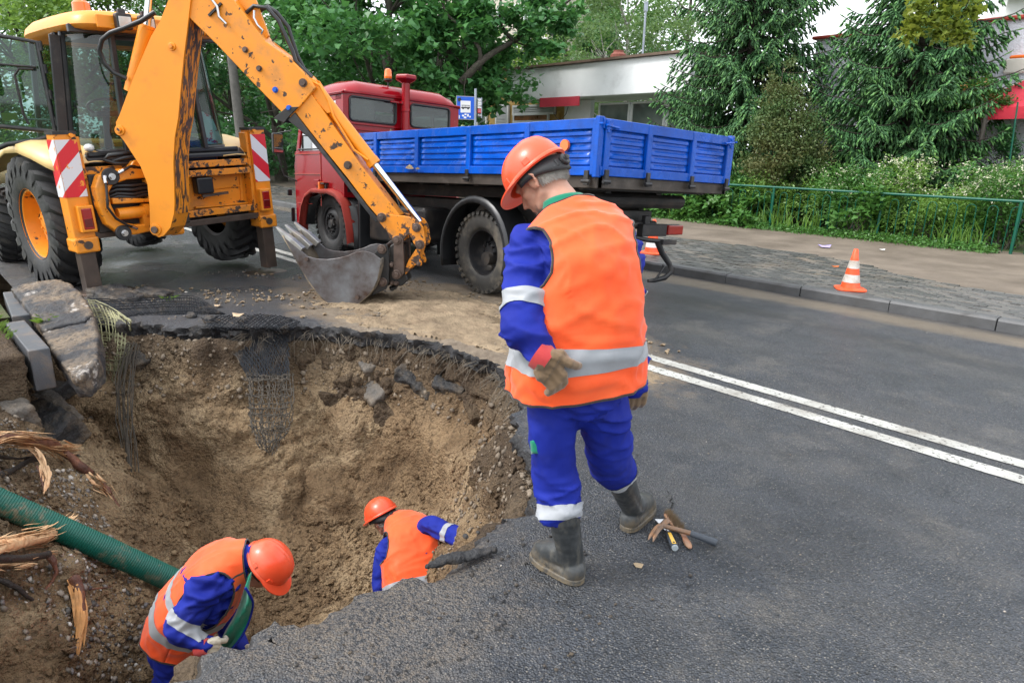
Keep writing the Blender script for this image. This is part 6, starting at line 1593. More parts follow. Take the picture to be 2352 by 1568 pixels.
# ---- the man deeper in the pit
rr=rfu(.93,.36,-.10)
J=dict(base=q3(940,1500,4.3)*V((1,1,0))+V((0,0,-1.9)),seed=14,torso=[(q3(965,1372,4.05),rr,.205,.150),(q3(962,1348,4.10),rr,.208,.150),(q3(958,1322,4.15),rr,.212,.150),(q3(954,1297,4.20),rr,.218,.150),(q3(950,1272,4.25),rr,.222,.145),(q3(945,1247,4.31),rr,.215,.135),(q3(936,1226,4.38),rr,.185,.115),(q3(922,1210,4.44),rr,.13,.09),(q3(903,1200,4.49),rr,.075,.070)],head=q3(880,1190,4.52),hf=rfu(-.55,.55,-.62),hu=rfu(-.42,.30,.85),neck=q3(905,1202,4.48),collar=rfu(-.6,.55,.5),collar_m=M_jkt,arm_l=[q3(890,1258,4.22),q3(874,1325,4.14),q3(868,1372,4.05)],arm_r=[q3(992,1204,4.26),q3(1058,1236,4.05),q3(1088,1300,3.95)],leg_l=[q3(935,1370,4.1),q3(930,1450,4.2),q3(930,1530,4.1)],leg_r=[q3(985,1370,4.15),q3(990,1450,4.25),q3(990,1530,4.15)],sleeve_bands=[('r',.62,.05)],t_arm=.44,cshould=.72,cneck=.5,bands=[(.10,.19)],wr=.007,pelvis=q3(965,1385,4.08),tr_l=([q3(938,1385,4.1),q3(932,1450,4.2),q3(932,1520,4.15)],[.115,.095,.08]),tr_r=([q3(990,1385,4.15),q3(992,1450,4.25),q3(992,1520,4.2)],[.115,.095,.08]))
J['hands']=[dict(a=(q3(1088,1300,3.95),q3(1084,1322,3.95),rfu(0,.5,.5),rfu(-.5,.5,-.3)),k=dict(curls=(.8,.8,.8,.8)),m=M_glove),dict(a=(q3(868,1375,4.05),q3(866,1392,4.03),rfu(0,.5,.5),rfu(.5,.5,-.3)),k=dict(curls=(.8,.8,.8,.8)),m=M_glove)]
P3_=person(J,'man deep in the middle of the pit behind the broken road edge')
# ================================================================== TREES, SHRUBS, BUILDINGS BEHIND
nrg=np.random.default_rng(11)
def gp(px,D):
 p=q3(px,349+.026*(px-1176),D);return V((p[0],p[1],0))
LEAF={'kite':np.array([(0,0,0),(.32,.45,.06),(0,1,0),(-.32,.45,.06)]),'maple':np.array([(0,0,0),(.48,.22,.07),(.22,.52,.02),(0,1,-.05),(-.22,.52,.02),(-.48,.22,.07)]),'oval':np.array([(0,0,0),(.24,.3,.05),(.2,.7,.04),(0,1,-.04),(-.2,.7,.04),(-.24,.3,.05)]),'blade':np.array([(-.5,0,0),(.5,0,0),(.35,.6,.12),(0,1,.3),(-.35,.6,.12)]),}
def leaves(P,size,shape,rng,droop=.5,upbias=.6,jit=.35):
 """one small bent leaf at every point"""
 n=len(P);L=LEAF[shape];k=len(L)
 N=rng.normal(size=(n,3));N[:,2]=np.abs(N[:,2])+upbias;N/=np.linalg.norm(N,axis=1)[:,None]
 T_=rng.normal(size=(n,3));T_[:,2]-=droop;T_-=N*(T_*N).sum(1)[:,None];T_/=np.linalg.norm(T_,axis=1)[:,None]
 B_=np.cross(N,T_);s=size*(1+jit*rng.uniform(-1,1,n))
 vs=P[:,None,:]+(B_[:,None,:]*L[None,:,0,None]+T_[:,None,:]*L[None,:,1,None]+N[:,None,:]*L[None,:,2,None])*s[:,None,None]
 return vs.reshape(-1,3),np.arange(n*k).reshape(n,k)
def clump_points(rng,C,Rr,n,shell=.55,gap=.0,gs=1.2,flat=.8):
 """points spread through round clumps, denser at their outside, with ragged gaps"""
 w=Rr**2;idx=rng.choice(len(C),n,p=w/w.sum());d=rng.normal(size=(n,3));d/=np.linalg.norm(d,axis=1)[:,None]
 r=(shell+(1-shell)*rng.random(n))*(1+.25*rng.normal(size=n)).clip(.4,1.35)
 P=C[idx]+d*(r*Rr[idx])[:,None]*np.array([1,1,flat])
 if gap:P=P[fbm(P,gs,3,77)>-.25+gap*.5]
 return P
def branches(mb,p,d,L,r,depth,rng,tips,up=.25,spread=.55,n=5):
 pts=[p];q=V(p);dd=unit(d);k=5
 for i in range(k):
  dd=unit(dd+rng.normal(size=3)*.11+V((0,0,up*.12)));q=q+dd*L/k;pts.append(q)
 mb.tube(pts,[r*(1-.55*i/k)for i in range(k+1)],7 if r>.05 else 5)
 if depth==0:tips.append(q);return
 for i in range(n):
  j=rng.integers(2,k+1);e1,e2=perp(dd);a=rng.uniform(0,6.28)
  nd=unit(dd*(1-spread)+(e1*math.cos(a)+e2*math.sin(a))*spread+V((0,0,up*.4)))
  branches(mb,pts[j],nd,L*rng.uniform(.55,.75),r*.5*(1-.08*j),depth-1,rng,tips,up,spread,n)
M_bark=mat('bark',(0.055,0.046,0.036),.85,var=.4,vs=8,bump=1,bs=24,bd=.03,dirt=((.09,.10,.06),.4,3))
M_barkb=mat('birch_bark',(0.30,0.29,0.26),.7,var=.3,vs=5,wear=((.05,.04,.035),7,.55,.8))
LM={'maple':leafmat('maple_leaves',(0.032,0.116,0.041),(0.102,0.268,0.072),(0.058,0.181,0.058),.42,.30),'maple_dark':leafmat('dark_leaves',(0.022,0.088,0.035),(0.072,0.200,0.061),(0.042,0.136,0.048),.42,.28),'lime':leafmat('light_leaves',(0.088,0.188,0.037),(0.206,0.325,0.075),(0.138,0.250,0.060),.5,.42),'mid':leafmat('mid_leaves',(0.056,0.144,0.044),(0.138,0.256,0.075),(0.088,0.194,0.062),.5,.35),'birch':leafmat('birch_leaves',(0.075,0.156,0.062),(0.188,0.281,0.119),(0.125,0.219,0.094),.5,.4),'yellow':leafmat('yellow_green_leaves',(0.16,0.22,0.03),(0.30,0.32,0.06),(0.14,0.22,0.035),.45,.45),'shrub':leafmat('shrub_leaves',(0.044,0.138,0.033),(0.125,0.269,0.056),(0.075,0.194,0.044),.4,.32),'shrubl':leafmat('fresh_shrub_leaves',(0.094,0.219,0.044),(0.237,0.375,0.081),(0.150,0.288,0.056),.4,.35),'thuja':leafmat('browning_thuja',(0.070,0.100,0.030),(0.150,0.145,0.050),(0.065,0.140,0.040),.6,.2),'spruce':leafmat('spruce_needles',(0.034,0.110,0.040),(0.085,0.205,0.068),(0.052,0.155,0.052),.5,.12),'sprucetip':leafmat('fresh_spruce_tips',(0.105,0.271,0.079),(0.201,0.411,0.123),(0.140,0.333,0.096),.5,.2),'rose':leafmat('orange_leaves',(0.30,0.13,0.04),(0.42,0.22,0.06),(0.10,0.17,0.04),.5,.3),'flower':leafmat('cream_flowers',(0.72,0.70,0.50),(0.80,0.79,0.64),(0.76,0.74,0.58),.6,.3),}
def tree(name,label,base,hgt,cr,n,leaf,lm,seed,trunk_r=.2,crown_z=None,shape='kite',group=None,nclump=34,bark=None,gap=.3,crown_off=(0,0),tall=.5,clump_r=.30,droop=.5,depth=2,cat='tree'):
 rng=np.random.default_rng(seed);root=empty(name,tuple(base),label=label,cat=cat,group=group)
 crown_z=crown_z or hgt*.62;tips=[]
 mb=MB();th=crown_z*.75;pts=[V((0,0,-.1))]
 for i in range(6):pts.append(V((crown_off[0]*(i/6)**2*.5+rng.normal()*.04,crown_off[1]*(i/6)**2*.5+rng.normal()*.04,th*(i+1)/6)))
 mb.tube(pts,[trunk_r*(1.15-.5*i/6)for i in range(7)],9)
 for k in range(6):
  a=k*1.05+rng.uniform(-.3,.3);branches(mb,pts[3+k%4],unit(V((math.cos(a),math.sin(a),.75))),cr*.85,trunk_r*.42,depth-1,rng,tips,.3,.5,4)
 branches(mb,pts[-1],V((.05,0,1)),hgt-th-.5,trunk_r*.55,depth-1,rng,tips,.3,.5,6)
 mb.build('trunk',bark or M_bark,root,smooth=60)
 C=[];Rr=[]
 for k in range(nclump):
  d=rng.normal(size=3);d/=np.linalg.norm(d);r=rng.uniform(.35,.95)**.7
  C.append([crown_off[0]+d[0]*cr*r,crown_off[1]+d[1]*cr*r,crown_z+d[2]*(hgt-crown_z)*r]);Rr.append(cr*clump_r*rng.uniform(.6,1.25))
 P=clump_points(rng,np.array(C),np.array(Rr),n,.5,gap,1.4/max(1,cr/3))
 P=P[P[:,2]>.5]
 vs,F=leaves(P,leaf,shape,rng,droop)
 finish('crown',fastmesh('crown',vs,F),LM[lm],root)
 return root
# --- row behind the digger and the lorry
tree('deciduous_tree','tall light green tree at the far left behind the cab',gp(150,31),12.5,5.2,30000,.20,'lime',21,.28,6.0,gap=.35,nclump=46)
tree('deciduous_tree','light green tree cut by the left edge of the picture',gp(-160,34),11,4.8,12000,.22,'lime',22,.28,5.6)
tree('deciduous_tree','dark leafy tree behind the digging arm, left of the bare pole',gp(430,33),13,4.6,26000,.19,'mid',23,.26,6.5,nclump=42,shape='kite')
tree('deciduous_tree','dense dark green tree right of the bare pole, above the small red car',gp(640,30),11.5,4.3,34000,.19,'maple_dark',24,.26,4.6,nclump=46,shape='maple',gap=.25)
tree('maple_tree','big maple with broad dark leaves behind the red cab',gp(900,25),9.5,4.0,34000,.21,'maple',25,.24,5.2,nclump=50,shape='maple',gap=.28)
tree('maple_tree','maple with bare dark limbs reaching over the bus stop sign',gp(1010,23.0),8.6,2.2,13000,.20,'maple',26,.20,5.0,nclump=34,shape='maple',gap=.45,crown_off=(.3,.4))
# long bare limbs of that maple
lim=empty('maple_tree',tuple(gp(1150,22.5)),label='leaning maple branch in light leaf above the end of the white building',cat='tree')
mb=MB();r_=np.random.default_rng(3);tips=[]
for(pa,pb,r0)in(((1060,190,22),(1180,95,22.5),.13),((1180,95,22.5),(1290,15,23),.09),((1180,95,22.5),(1150,0,22.2),.07),((1100,160,22),(1060,60,22),.08),((1060,60,22),(1010,-10,22),.05),((1180,95,22.5),(1260,120,22.6),.03),((1290,15,23),(1330,-20,23),.04)):
 a,b=q3(*pa),q3(*pb);m_=(a+b)/2+r_.normal(size=3)*.12;P_=[crom([a,m_,b],t/6)for t in range(7)];mb.tube(P_,[r0*(1-.08*t)for t in range(7)],7)
mb.build('limb',M_bark,lim,world=True,smooth=60)
C=np.array([q3(x,y,22.6+.5*math.sin(x))for x,y in((1180,40),(1225,75),(1260,30),(1290,60),(1240,0),(1320,30),(1150,120),(1120,60),(1080,20),(1030,40),(1060,110),(1010,90),(1130,200),(1100,180),(1050,170),(1262,105),(1115,225))])
P=clump_points(nrg,C,np.full(len(C),.62),7500,.2,.4,2.2);vs,F=leaves(P-V(lim.location),.19,'maple',nrg);finish('crown',fastmesh('crown',vs,F),LM['maple'],lim)
# --- farther trees over the shop roof
tree('deciduous_tree','pale yellow-green tree low above the left end of the shop roof',gp(1190,42),8.0,3.4,9000,.24,'lime',27,.2,4.6,gap=.3)
tree('deciduous_tree','light green tree far above the middle of the shop roof',gp(1300,50),14,5.2,17000,.26,'mid',28,.3,7.5,gap=.3,nclump=44)
tree('birch_tree','birch with drooping grey-green foliage and a pale trunk above the shop roof',gp(1430,40),13,4.4,26000,.17,'birch',29,.2,6.8,gap=.4,droop=1.6,bark=M_barkb,nclump=48)
tree('deciduous_tree','misty green tree behind the birch, beside the first spruce',gp(1560,52),15,5.5,14000,.28,'mid',30,.3,7.5)
tree('deciduous_tree','round light tree behind the tall pale flats',gp(1180,66),10,4.5,8000,.34,'lime',33,.3,5)
for k,(px,D,h_)in enumerate(((-260,52,14),(20,55,14),(300,50,13),(560,48,12),(800,46,11),(1000,48,9.5),(740,62,14),(480,70,15),(1420,70,16))):
 tree('deciduous_tree',['dark tree of the back row beyond the left road end','back-row tree behind the open cab door','back-row tree showing between cab and boom','back-row tree behind the bare pole','back-row tree behind the red cab roof','back-row tree low beside the bus stop sign','farthest tree over the red cab','farthest tree behind the digging arm','farthest tree over the shop roof'][k],gp(px,D),h_,6.2,11000,.36,('maple_dark','mid')[k%2],60+k,.3,h_*.5,nclump=30,gap=.15,group='back row of trees')
# low dark undergrowth that closes the view under the crowns
und=[]
for k in range(26):
 px=-300+k*58+nrg.uniform(-20,20);D=nrg.uniform(34,44);c=gp(px,D);und.append([c[0],c[1],nrg.uniform(.6,2.2)])
und=np.array(und);P=clump_points(nrg,und,np.full(len(und),2.6),30000,.3,0.1,.8,.9);P=P[P[:,2]>.05];vs,F=leaves(P,.26,'kite',nrg)
tag(finish('undergrowth',fastmesh('undergrowth',vs,F),LM['maple_dark']),'dark bushes growing in a mass under the trees across the road','bushes',kind='stuff')
# --- spruces: whorls of drooping branches with needle-covered twigs
def spruce(name,label,base,hgt,rad,seed,zlo=.3,ztop=None,dens=1.0,lean=0,view=None,droop=.35):
 rng=np.random.default_rng(seed);root=empty(name,tuple(base),label=label,cat='tree',group='spruce trees behind the green railing')
 mb=MB();mb.tube([V((0,0,-.1)),V((0,0,hgt*.5)),V((0,0,hgt))],[.17,.10,.02],9)
 tw=[];tips_=[]
 z=zlo
 while z<hgt-.3:
  k=1-(z/hgt);L=rad*(k**.75)*rng.uniform(.85,1.12);nb=7 if z<hgt*.7 else 6;a0=rng.uniform(0,6.28)
  for b in range(nb):
   a=a0+b*2*math.pi/nb+rng.uniform(-.25,.25);Lb=L*rng.uniform(.75,1.15);d0=V((math.cos(a),math.sin(a),0))
   pts=[]
   for i in range(9):
    t=i/8;pts.append(V((0,0,z))+d0*Lb*t+V((0,0,Lb*(-droop*t+.30*t**3+.03*math.sin(b))))+rng.normal(size=3)*.012)
   mb.tube(pts,[.022*(1-.8*i/8)+.004 for i in range(9)],4)
   s_=V((-d0[1],d0[0],0));m_=max(4,int(Lb/.085*dens))
   for i in range(m_):
    t=.18+.82*(i+rng.random()*.6)/m_;p=crom(pts,t);ll=(.42*(1-t)+.14)*min(1.1,Lb*.8)*rng.uniform(.45,1.4)
    for sd in(-1,1):
     dd=unit(d0*rng.uniform(.45,1.0)+s_*sd*.8+V((0,0,-.30-.65*rng.random())));nn=max(1,int(ll/.085));q=p
     for j in range(nn):
      tw.append((q,dd));q2=q+dd*.085
      if j<nn-1 or rng.random()<.6:
       e=unit(dd*.6+s_*sd*-.4*(1 if j%2 else-1)+V((0,0,-.75*rng.random())));tw.append((q2,e))
      q=q2;dd=unit(dd+V((0,0,-.10)))
     tips_.append((q,unit(dd+V((0,0,-.25)))))
   tips_.append((pts[-1],unit(pts[-1]-pts[-2])))
  z+=(.21+.10*(z/hgt))*rng.uniform(.85,1.15)/dens**.3
 mb.build('trunk',M_bark,root,smooth=60)
 def needles(TW,m,nm,ln,wd,seedk):
  r2=np.random.default_rng(seedk);Q=np.array([t[0]for t in TW]);Dd=np.array([t[1]for t in TW]);n=len(Q)
  e1=np.cross(Dd,np.array([0.0,0.0,1.0]));e1/=np.maximum(np.linalg.norm(e1,axis=1),1e-3)[:,None];e2=np.cross(Dd,e1);L_=ln*r2.uniform(.75,1.25,n)
  vs=[];rings=((0,.6),(.5,1.05),(1.0,.2))
  ph=r2.uniform(0,6.28,n)
# serrated twig: four rings of four points, alternate points pulled in
  for i,(t,w)in enumerate(rings):
   for k in range(3):
    a=ph+k*math.pi*2/3+i*.9;ww=wd*w*(1.0 if(i+k)%2 else.62)*r2.uniform(.8,1.2,n)
    vs.append(Q+Dd*(L_*t)[:,None]+(e1*np.cos(a)[:,None]+e2*np.sin(a)[:,None])*ww[:,None])
  vs=np.stack(vs,1).reshape(-1,3);F=[]
  base_=np.arange(n)*9
  for i in range(2):
   for k in range(3):F.append(np.stack([base_+i*3+k,base_+i*3+(k+1)%3,base_+(i+1)*3+(k+1)%3,base_+(i+1)*3+k],1))
# a few loose needle blades that break the outline
  F=np.concatenate(F);me=fastmesh(nm,vs,F);finish(nm,me,m,root)
 needles(tw,LM['spruce'],'crown',.15,.028,seed+1);needles(tips_,LM['sprucetip'],'fresh_tips',.15,.027,seed+2)
 return root,len(tw),len(tips_)
S1=spruce('spruce_tree','left-hand spruce, standing behind the tail of the blue lorry bed',gp(1700,19.2),9.4,3.3,41,zlo=1.1,dens=.78)
S2=spruce('spruce_tree','right-hand spruce, the nearer one with low drooping branches over the white-flowered hedge',gp(2065,16.2),8.5,2.85,42,zlo=.7,dens=.85)
# browning thuja between the spruces
def shrub(name,label,C,Rr,n,leaf,lm,seed,shape='kite',cat='shrub',group=None,gap=.1,stems=True,droop=.3,upb=.6,extra=None):
 rng=np.random.default_rng(seed);C=np.array(C,float);b=V((C[:,0].mean(),C[:,1].mean(),.1));root=empty(name,tuple(b),label=label,cat=cat,group=group)
 P=clump_points(rng,C,np.array(Rr,float),n,.45,gap,2.4,.9);P=P[P[:,2]>.12];vs,F=leaves(P-b,leaf,shape,rng,droop,upb);finish('foliage',fastmesh('foliage',vs,F),LM[lm],root)
 if stems:
  mb=MB()
  for k in range(10):
   a=C[rng.integers(len(C))];mb.tube([V((b[0]+rng.normal()*.15,b[1]+rng.normal()*.15,0))-b,(a+b)/2-b+rng.normal(size=3)*.08,a-b],[.018,.012,.005],5)
  mb.build('stem',M_bark,root)
 if extra:extra(root,b,rng,P)
 return root
def cols(spec):
 return[q3(a,b,c)for a,b,c,r in spec],[r for a,b,c,r in spec]
c_,r_=cols([(1800,150,16.4,.28),(1795,190,16.4,.42),(1800,240,16.3,.55),(1770,290,16.2,.65),(1830,300,16.2,.62),(1790,350,16.1,.75),(1840,370,16.0,.68),(1750,380,16.1,.6),(1810,400,16,.7)])
shrub('thuja','brownish drying thuja squeezed between the two spruces',c_,r_,30000,.06,'thuja',51,cat='conifer',gap=.35,shape='oval',upb=.1,droop=-.6)
def flowers(n_,s_=.035,zmin=.55):
 def f(root,b,rng,P):
  top=P[P[:,2]>zmin+.1*rng.normal(size=len(P))];idx=rng.choice(len(top),min(n_,len(top)),replace=False);c=top[idx]+np.array([0,0,.04])-V(b)
  Q=np.repeat(c,7,0)+rng.normal(size=(len(c)*7,3))*s_*.75;vs,F=leaves(Q,s_,'oval',rng);finish('blossom',fastmesh('blossom',vs,F),LM['flower'],root)['kind']='stuff'
 return f
YF=14.35
hedge=[]
def hz(x,y,z):return[x,y,z]
labs=['flowering shrub behind the railing at the right edge of the picture','flowering shrub with dense cream blossom, second from the right edge','cream-flowered shrub under the right-hand spruce','cream-flowered shrub left of the right-hand spruce trunk','sparsely flowering shrub in front of the browning thuja','leafy shrub with few flowers behind the second railing post']
for k,(x,zt,fl)in enumerate(((-1.9,1.6,150),(-3.3,1.65,160),(-4.7,1.6,140),(-6.1,1.5,90),(-7.5,1.3,30),(-8.9,1.2,14))):
 C=[[x+nrg.uniform(-.75,.75),YF+nrg.uniform(.15,1.3),nrg.uniform(.3,zt-.2)]for _ in range(20)]
 shrub('flowering_shrub',labs[k],C,[nrg.uniform(.30,.46)for _ in C],12500,.055,'shrub' if k%2 else 'shrubl',80+k,shape='oval',group='flowering shrubs behind the green railing',gap=.15,extra=flowers(fl,.04,zt-.55))
for k,(x,z,n_)in enumerate(((-10.2,.55,2600),(-9.3,.5,2300),(-8.3,.5,1300),(-5.7,.55,900),(-10.9,.7,1600),(-12.2,.8,2200))):
 C=[[x+nrg.uniform(-.5,.5),YF-nrg.uniform(-.35,.30),nrg.uniform(.25,z+.45)]for _ in range(9)]
 shrub('maple_sapling',['maple-leaved bush behind the lorry tow hook','maple-leaved bush growing through the railing right of the red tail lamp','low maple-leaved bush at the second railing post','single maple-leaved sapling growing through the railing under the hedge flowers','broad-leaved bush just below the lorry tailboard','broad-leaved bush hidden behind the lorry frame'][k],C,[nrg.uniform(.22,.36)for _ in C],n_,.125,'shrub',100+k,shape='maple',group='broad-leaved bushes at the railing',gap=.1,upb=1.0,droop=.9)
# taller broadleaf bushes behind, joining hedge and trees
for k,(px,D,z,r,lm)in enumerate(((1560,19.5,1.3,.9,'mid'),(1650,17.5,1.2,.8,'shrub'),(1720,17,1.3,.8,'maple'),(1945,17.5,1.4,.8,'shrub'),(2200,15.5,1.1,.55,'maple_dark'),(2330,14.5,1.35,.55,'maple_dark'),(1450,21,1.2,.9,'shrubl'),(1350,23,1.1,.9,'shrub'))):
 c0=gp(px,D);C=[[c0[0]+nrg.uniform(-r,r),c0[1]+nrg.uniform(-.4,.4),nrg.uniform(.3,z)]for _ in range(10)]
 shrub('bush',['dark bush below the left-hand spruce, its left side','bush filling the gap under the left-hand spruce','bush at the foot of the browning thuja','bush in the gap between the two spruces','dark bush right of the right-hand spruce','dark leafy bush below the red parasol','pale bush in front of the shop window','bush before the yellow shop wall, mostly behind the blue bed'][k],C,[r*.45]*10,4500,.09,lm,120+k,shape='oval',group='bushes between hedge and buildings',gap=.15)
# weeds along the foot of the railing
P=np.c_[nrg.uniform(-13,1.5,16000),YF-.12+np.abs(nrg.normal(size=16000))*-.17,nrg.uniform(0.11,.30,16000)]
P[:,2]=.11+(P[:,2]-.11)*(1-np.clip((YF-P[:,1])/.7,0,1));P=P[fbm(P,1.7,3,9)>-.18];vs,F=leaves(P,.05,'oval',nrg,0.2,.5)
tag(finish('weeds',fastmesh('weeds',vs,F),LM['shrub']),'low green weeds growing along the foot of the railing','weeds',kind='stuff')
vsA,FA,n0=[],[],0
for k in range(900):
 x=nrg.uniform(-12,1.2);y=YF-nrg.uniform(-.3,.28)
 if n1(x*1.3,12)<.0:continue
 b=V((x,y,.1));a=nrg.uniform(0,6.28);h_=nrg.uniform(.25,.6);w=nrg.uniform(.008,.018);l=V((math.cos(a),math.sin(a),0));s_=V((-l[1],l[0],0));c1=b+UPZ*h_*.6+l*h_*.15;c2=b+UPZ*h_+l*h_*.5
 vsA+=[b-s_*w,b+s_*w,c1+s_*w,c1-s_*w,c1-s_*w,c1+s_*w,c2+s_*w*.2,c2-s_*w*.2]
F=np.arange(len(vsA)).reshape(-1,4)
tag(finish('tall_grass',fastmesh('tall_grass',vsA,F),LM['shrubl']),'tall blades of grass and iris leaves at the railing','grass',kind='stuff')
# small tree with orange flowers by the stucco wall, dwarf thuja
c_,r_=cols([(2215,215,15.2,.25),(2255,205,15.2,.3),(2290,225,15.2,.22),(2235,240,15.2,.25),(2180,225,15.3,.22),(2310,240,15.1,.2)])
rt=shrub('rose_tree','small thin-stemmed tree with orange blossoms before the white stucco wall',c_,r_,3800,.06,'shrub',140,shape='oval',cat='small tree',stems=False,gap=.2)
mb=MB();mb.tube([q3(2240,420,15.2),q3(2250,340,15.2),q3(2262,270,15.2),q3(2270,225,15.2)],[.06,.05,.04,.02],7);mb.tube([q3(2262,270,15.2),q3(2225,235,15.2),q3(2200,225,15.2)],[.03,.02,.01],6);mb.tube([q3(2258,290,15.2),q3(2290,255,15.2),q3(2305,240,15.2)],[.03,.02,.01],6)
for k in range(16):
 a=q3(2255+nrg.uniform(-45,90),320+nrg.uniform(-60,60),15.2);mb.tube([q3(2250+nrg.uniform(-6,20),345,15.25),a,a+rfu(nrg.normal()*.2,0,nrg.normal()*.15)],[.012,.008,.003],5)
mb.build('trunk',mat('grey_bark',(.16,.14,.12),.8,var=.3,bump=.6),rt,world=True,smooth=60)
P=np.array([q3(2240+nrg.normal()*32,212+nrg.normal()*16,15.0)for _ in range(260)])-V(rt.location);vs,F=leaves(P,.05,'oval',nrg);finish('blossom',fastmesh('blossom',vs,F),LM['rose'],rt)['kind']='stuff'
c_,r_=cols([(2310,300,14.9,.16),(2308,325,14.9,.24),(2315,350,14.9,.26),(2275,380,14.9,.22)]);shrub('dwarf_thuja','small blue-green thuja right of the rose tree',c_,r_,3500,.05,'maple_dark',141,cat='conifer')
# yellow-green maple spray hanging in at the top
yl=empty('maple_tree',tuple(gp(2230,12.6)+V((0,0,0))),label='maple spray with yellow-green leaves hanging in at the top right',cat='tree')
C=np.array([q3(x,y,12.6)for x,y in((2110,15),(2140,45),(2170,25),(2200,60),(2160,75),(2100,50),(2230,25),(2185,0),(2130,-20),(2240,-20),(2090,80),(2210,85))])
P=clump_points(nrg,C,np.full(len(C),.24),1500,.1,.1,2.2);vs,F=leaves(P-V(yl.location),.10,'maple',nrg,1.2);finish('crown',fastmesh('crown',vs,F),LM['yellow'],yl)
mb=MB();mb.tube([q3(2420,-260,12.8),q3(2300,-60,12.7),q3(2180,15,12.6),q3(2110,50,12.6)],[.06,.035,.02,.006],7);mb.tube([q3(2230,-10,12.6),q3(2200,60,12.6)],.01,6)
mb.tube([gp(2560,13.5),q3(2530,100,13.4),q3(2420,-260,12.8)],[.2,.16,.06],9);mb.build('trunk',M_bark,yl,world=True,smooth=60)
# ------------------------------------------------------------------ railing
M_rail=mat('green_railing_paint',(0.0,0.085,0.050),.4,var=.15,vs=3,wear=((.25,.3,.28),14,.74,.6))
rl=empty('railing',(-6,YF-.1,.1),label='low green metal railing with arched rods between pavement and hedge',cat='railing')
mb=MB();mb.tube([(-16,YF-.1,.99),(3,YF-.1,.99)],.024,10);mb.build('top_rail',M_rail,rl,world=True,smooth=60)
post=None
for k in range(8):
 x=-14.1+2.22*k
 if post is None:mb=MB();mb.cyl((0,0,-.05),(0,0,.88),.026,n=10);post=o=mb.build('post',M_rail,rl,smooth=60)
 else:o=post.copy();col.objects.link(o);o.parent=rl
 o.location=(x+6,0,0)
mb=MB();
for w in(.075,):
 pts=[(-w,0,.02),(-w,0,.72)]+[(w*math.cos(R(180-30*i)),0,.72+w*math.sin(R(180-30*i)))for i in range(1,6)]+[(w,0,.72),(w,0,.02)]
 mb.tube(pts,.0075,6)
ho=mb.build('hoop',M_rail,rl,smooth=60);first_=True
for k in range(56):
 x=-14.1+.32*k+.16
 if first_:o=ho;first_=False
 else:o=ho.copy();col.objects.link(o);o.parent=rl
 o.location=(x+6,rnd.uniform(-.01,.01),0);o.rotation_euler=(0,rnd.uniform(-.03,.03),rnd.uniform(-.1,.1))
# ------------------------------------------------------------------ traffic cones
M_cone=mat('cone_orange',(0.88,0.10,0.025),.45,var=.12,vs=6,dirt=((.35,.18,.10),.4,6));M_conw=mat('cone_white_sleeve',(.62,.60,.56),.5,var=.1,vs=9,dirt=((.30,.22,.15),.75,6));M_conw2=mat('cone_clean_sleeve',(.78,.78,.76),.4,var=.06)
def cone(p,lab,mw,sc=1.0,rz=.1,tilt=0):
 r=empty('traffic_cone',p,(tilt,0,rz),label=lab,cat='traffic cone',group='orange and white traffic cones')
 mb=MB();b=.19*sc
 pts=[(b*math.copysign(abs(math.cos(t))**.45,math.cos(t)),b*math.copysign(abs(math.sin(t))**.45,math.sin(t)))for t in[2*math.pi*k/32 for k in range(32)]]
 mb.prism(pts,(0,0,0),(1,0,0),(0,1,0),.0,.022*sc);mb.build('cone_foot',M_cone,r,bevel=.006,segs=2)
 Hc=.52*sc;r0,r1=.125*sc,.028*sc
 def rr(t):return r0+(r1-r0)*t
 for(a,b_,m_)in((0,.16,M_cone),(.16,.36,mw),(.36,.52,M_cone),(.52,.72,mw),(.72,1.0,M_cone)):
  mb=MB();e=.0015 if m_ is mw else 0;mb.lathe([(rr(a)+e+(.02 if a==0 else 0),.02*sc+a*Hc),(rr(a+.02)+e,.02*sc+(a+.02)*Hc),(rr(b_)+e,.02*sc+b_*Hc)]+([(r1*.8,.025*sc+Hc),(r1*.6,Hc*.99)]if b_==1 else[]),(0,0,0),(0,0,1),28);mb.build('stripe' if m_ is mw else 'cone_body',m_,r,smooth=50)
c1=onZ(1952,665,.122);cone((c1[0],c1[1]+.0,.125),'dirty orange cone standing on the kerb in the open at the right',M_conw,.87,.6)
c2=onZ(1497,582,.122);cone((c2[0],c2[1],.125),'clean orange cone on the pavement behind the lorry tow hook',M_conw2,.95,.2)
# ------------------------------------------------------------------ bus stop sign
def sheetmat(name,c,rough=.4):return mat(name,c,rough,var=.06)
bs_=empty('bus_stop_sign',tuple(gp(1091,17.2)),label='blue bus stop sign with a white bus picture on a grey post behind the lorry',cat='sign')
bx,by=gp(1091,17.2)[:2];fx=unit(V((RTH[0]+.25*FWH[0],RTH[1]+.25*FWH[1],0)));nrm_=V((fx[1],-fx[0],0))
mb=MB();mb.cyl((bx,by,0),(bx,by,3.0),.03,n=12);mb.build('post',mat('galvanised_post',(.30,.34,.40),.45,.4,var=.2),bs_,world=True,smooth=60)
def sgp(u,z,o=0.0):return V((bx,by,0))+fx*u+UPZ*z+nrm_*o
s0=q3(1052,221,17.2);s1=q3(1090,276,17.2);zt_,zb_=s0[2],s1[2];W_=.44
mb=MB();mb.ext([sgp(-W_-.02,zb_),sgp(-.02,zb_),sgp(-.02,zt_),sgp(-W_-.02,zt_)],-nrm_*.02);mb.build('sign_frame',sheetmat('sign_edge',(.35,.36,.37)),bs_,world=True)
